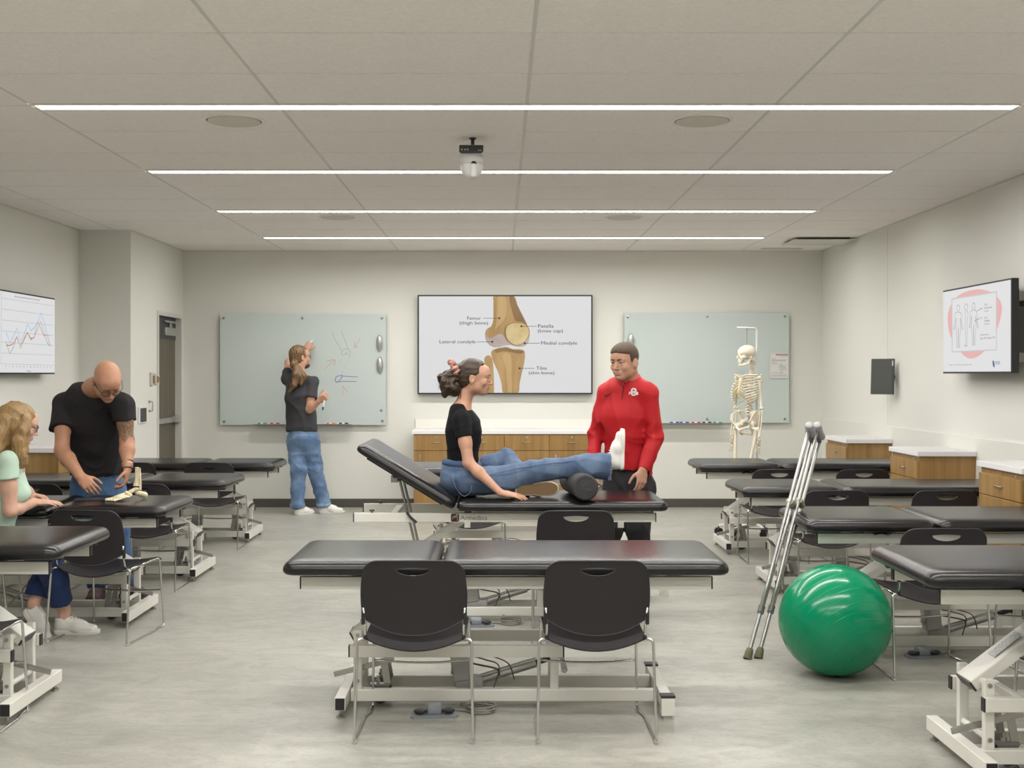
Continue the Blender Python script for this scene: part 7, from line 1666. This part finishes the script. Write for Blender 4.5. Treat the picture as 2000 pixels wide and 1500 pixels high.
        b = B(); hl = an - Vector((0, 0, 0.045)) - Vector(fw * 0.03); sph(b, an - Vector((0, 0, 0.022)), 0.021, 12); sph(b, hl, 0.022, 12, (0.8, 1.2, 0.9)); tube(b, [hl, an - Vector((0, 0, 0.03)) + Vector(fw * 0.045)], 0.016, 8)
        for i in range(5):
            st_ = an - Vector((0, 0, 0.032)) + Vector(fw * 0.045 + rt * (i - 2) * 0.009); tube(b, [st_, st_ + Vector(fw * 0.06 + rt * (i - 2) * 0.006 - up * 0.022), st_ + Vector(fw * (0.105 - 0.004 * abs(i - 1)) + rt * (i - 2) * 0.008 - up * 0.034)], 0.0052, 7)
        obj('foot_bones', b, M_bone, t, smooth=True)
    # stand: pole behind the spine, bent hanger, hook, five castored legs
    Mst = mat('stand_white', (0.80, 0.80, 0.80), 0.35)
    pb = Q(0, -0.125, 0); pb = Vector((pb.x, pb.y, 0)); hk = Vector(G(0, -0.012, 0))
    d_ = Vector((hk.x - pb.x, hk.y - pb.y, 0)); ht = 1.825
    b = B(); tube(b, bendpath([Vector((pb.x, pb.y, 0.10)), Vector((pb.x, pb.y, ht)), Vector((hk.x, hk.y, ht)) + d_.normalized() * 0.11], 0.035, 8), 0.0085, 12); obj('stand_pole', b, Mst, t, smooth=True)
    b = B(); tube(b, [Vector((hk.x, hk.y, ht + 0.03)), Vector((hk.x, hk.y, ht - 0.03))], 0.003, 6)
    for k in range(5):
        z = ht - 0.035 - k * 0.020; tube(b, [Vector((hk.x, hk.y, z)) + (Vector((0.004 * math.cos(a), 0, 0.010 * math.sin(a))) if k % 2 else Vector((0, 0.004 * math.cos(a), 0.010 * math.sin(a)))) for a in [2 * PI * i / 10 for i in range(10)]], 0.0016, 5, closed=True)
    tube(b, [Vector((hk.x, hk.y, ht - 0.12)), Vector((hk.x, hk.y, 1.665))], 0.003, 6); obj('hanging_hook', b, M_steel, t, smooth=True)
    for k in range(5):
        a = 2 * PI * k / 5 + 0.35; e2 = Vector((0.0 + 0.215 * math.cos(a), 0.10 + 0.23 * math.sin(a), 0.072)); b = B(); beam(b, pb + Vector((0, 0, 0.105)), e2 + Vector((0, 0, 0.008)), 0.030, 0.022, bevel=0.004); lg_ = obj('stand_leg', b, Mst, t)
        b = B(); xv = Vector((-math.sin(a + 0.7), math.cos(a + 0.7), 0))
        for s2 in (-1, 1): cyl(b, e2 - Vector((0, 0, 0.042)) + xv * s2 * 0.008, e2 - Vector((0, 0, 0.042)) + xv * s2 * 0.024, 0.030, seg=18)
        cyl(b, e2 - Vector((0, 0, 0.042)) - xv * 0.01, e2 - Vector((0, 0, 0.042)) + xv * 0.01, 0.008); cyl(b, e2 - Vector((0, 0, 0.036)), e2 + Vector((0, 0, 0.004)), 0.007); sph(b, e2 - Vector((0, 0, 0.030)), 0.019, 10, (0.8, 0.8, 0.8)); obj('castor', b, M_black, lg_, auto=40)
    return t
skeleton()

# ------------------------------------------------------------------ foot bone model on the table
def foot_model():
    o = Vector(P(266, 972, 6.80)); o.z = 0.690
    t = thing('foot_bone_model', 'plastic foot and ankle bone model standing on the treatment table', 'bone model', tuple(o), 0)
    fd = Vector((-0.66, -0.75, 0)).normalized(); sd = Vector((0.75, -0.66, 0)); u = Vector((0, 0, 1)); Q = lambda x, y, z: (sd * x + fd * y + u * z) * 1.2
    Mf = mat('foot_model_bone', (0.78, 0.70, 0.52), 0.45, noise=((40, 40, 40), 3, (0.84, 0.78, 0.68), 1.08))
    F = Field(V3(Q(0, 0.02, 0.03)) - 0.12, V3(Q(0, 0.02, 0.03)) + 0.12, 0.0026)
    F.cone(Q(0, -0.042, 0.018), Q(0.002, -0.005, 0.030), (0.014, 0.016), (0.015, 0.016), tuple(sd)); F.ell(Q(0, -0.048, 0.016), (0.017, 0.017, 0.017), k=0.008)
    F.mesh('heel_bone', Mf, t)
    F = Field(V3(Q(0, 0.02, 0.05)) - 0.07, V3(Q(0, 0.02, 0.05)) + 0.07, 0.0026)
    F.ell(Q(0, 0.002, 0.048), (0.018, 0.019, 0.013)); F.cone(Q(0, 0.012, 0.044), Q(-0.004, 0.030, 0.036), 0.013, 0.013, None, 0.006); F.mesh('ankle_bone', Mf, t)
    for x, y, z, r in ((-0.012, 0.044, 0.033, 0.0125), (0.002, 0.047, 0.030, 0.011), (0.015, 0.040, 0.022, 0.012), (-0.004, 0.034, 0.030, 0.012)):
        b = B(); sph(b, Q(x, y, z), r, 14, (1, 1, 0.95)); obj('tarsal_bone', b, Mf, t, smooth=True)
    for i in range(5):
        x = -0.020 + 0.0105 * i; fan = (i - 2) * 0.0035; L1 = (0.058, 0.064, 0.060, 0.056, 0.052)[i]; r0 = 0.0068 if i == 0 else 0.0045
        a, c = Q(x * 0.8, 0.052 - 0.002 * i, 0.028 - 0.003 * i), Q(x * 1.25 + fan, 0.050 + L1, 0.0105)
        b = B(); tube(b, [a, (a + c) / 2 + u * 0.003, c], lambda v: r0 + 0.0028 * abs(2 * v - 1) ** 3, 9); obj('metatarsal', b, Mf, t, smooth=True)
        cur = c; dv = (Q(x * 1.45 + fan * 1.6, 0.13, 0) - Q(x * 1.25 + fan, 0.05, 0)).normalized()
        for j, l in enumerate((0.024, 0.014, 0.010) if i else (0.026, 0.018)):
            nx = cur + dv * l; nx.z = max(0.0055, cur.z - 0.0025); b = B(); tube(b, [cur + dv * 0.002, (cur + nx) / 2, nx], lambda v: (r0 * 0.82) + 0.0016 * abs(2 * v - 1) ** 3, 8); obj('toe_bone', b, Mf, t, smooth=True); cur = nx
    b = B(); tube(b, [Q(0, -0.002, 0.064), Q(0, -0.003, 0.078), Q(0, -0.004, 0.100), Q(0.001, -0.004, 0.155)], lambda v: 0.0205 - 0.0085 * min(1, v * 1.6), 14); obj('shin_bone', b, Mf, t, auto=50)
    b = B(); tube(b, [Q(0.022, -0.008, 0.046), Q(0.023, -0.009, 0.075), Q(0.019, -0.008, 0.152)], lambda v: 0.0085 - 0.0030 * v, 10); obj('calf_bone', b, Mf, t, auto=50)
    # thin sheet / pad with a pen lying beside it
    tb = thing('clipboard', 'thin dark sheet lying on the table under the bald man\'s hands', 'sheet', tuple(P(190, 978, 6.80).xy) + (0.690,), 0)
    b = B(); box(b, (0, 0, 0.002), (0.25, 0.17, 0.004), 0.001, 1, Matrix.Rotation(0.25, 3, 'Z')); obj('sheet', b, mat('dark_sheet', (0.02, 0.022, 0.03), 0.35), tb)
foot_model()

# printed label on the lift arm of the nearest right-hand table
t = tables['R1']; b = B(); d_ = Vector((0.42, 0, 0.345)).normalized(); n_ = Vector((-d_.z, 0, d_.x)); c0 = Vector((-0.62, 0, 0.313)) + d_ * 0.16 + n_ * 0.0215
x_ = d_ * 0.065; y_ = Vector((0, 0.030, 0))
vs = [b.verts.new(c0 - x_ - y_), b.verts.new(c0 + x_ - y_), b.verts.new(c0 + x_ + y_), b.verts.new(c0 - x_ + y_)]; vt = [b.verts.new(v.co + n_ * 0.0008) for v in vs]
b.faces.new(vs[::-1]); b.faces.new(vt)
for i in range(4): b.faces.new((vs[i], vs[(i + 1) % 4], vt[(i + 1) % 4], vt[i]))
obj('warning_sticker', b, mat('sticker_paper', (0.70, 0.70, 0.68), 0.5, noise=((400, 60, 400), 2, 0.55, 1.05)), t)
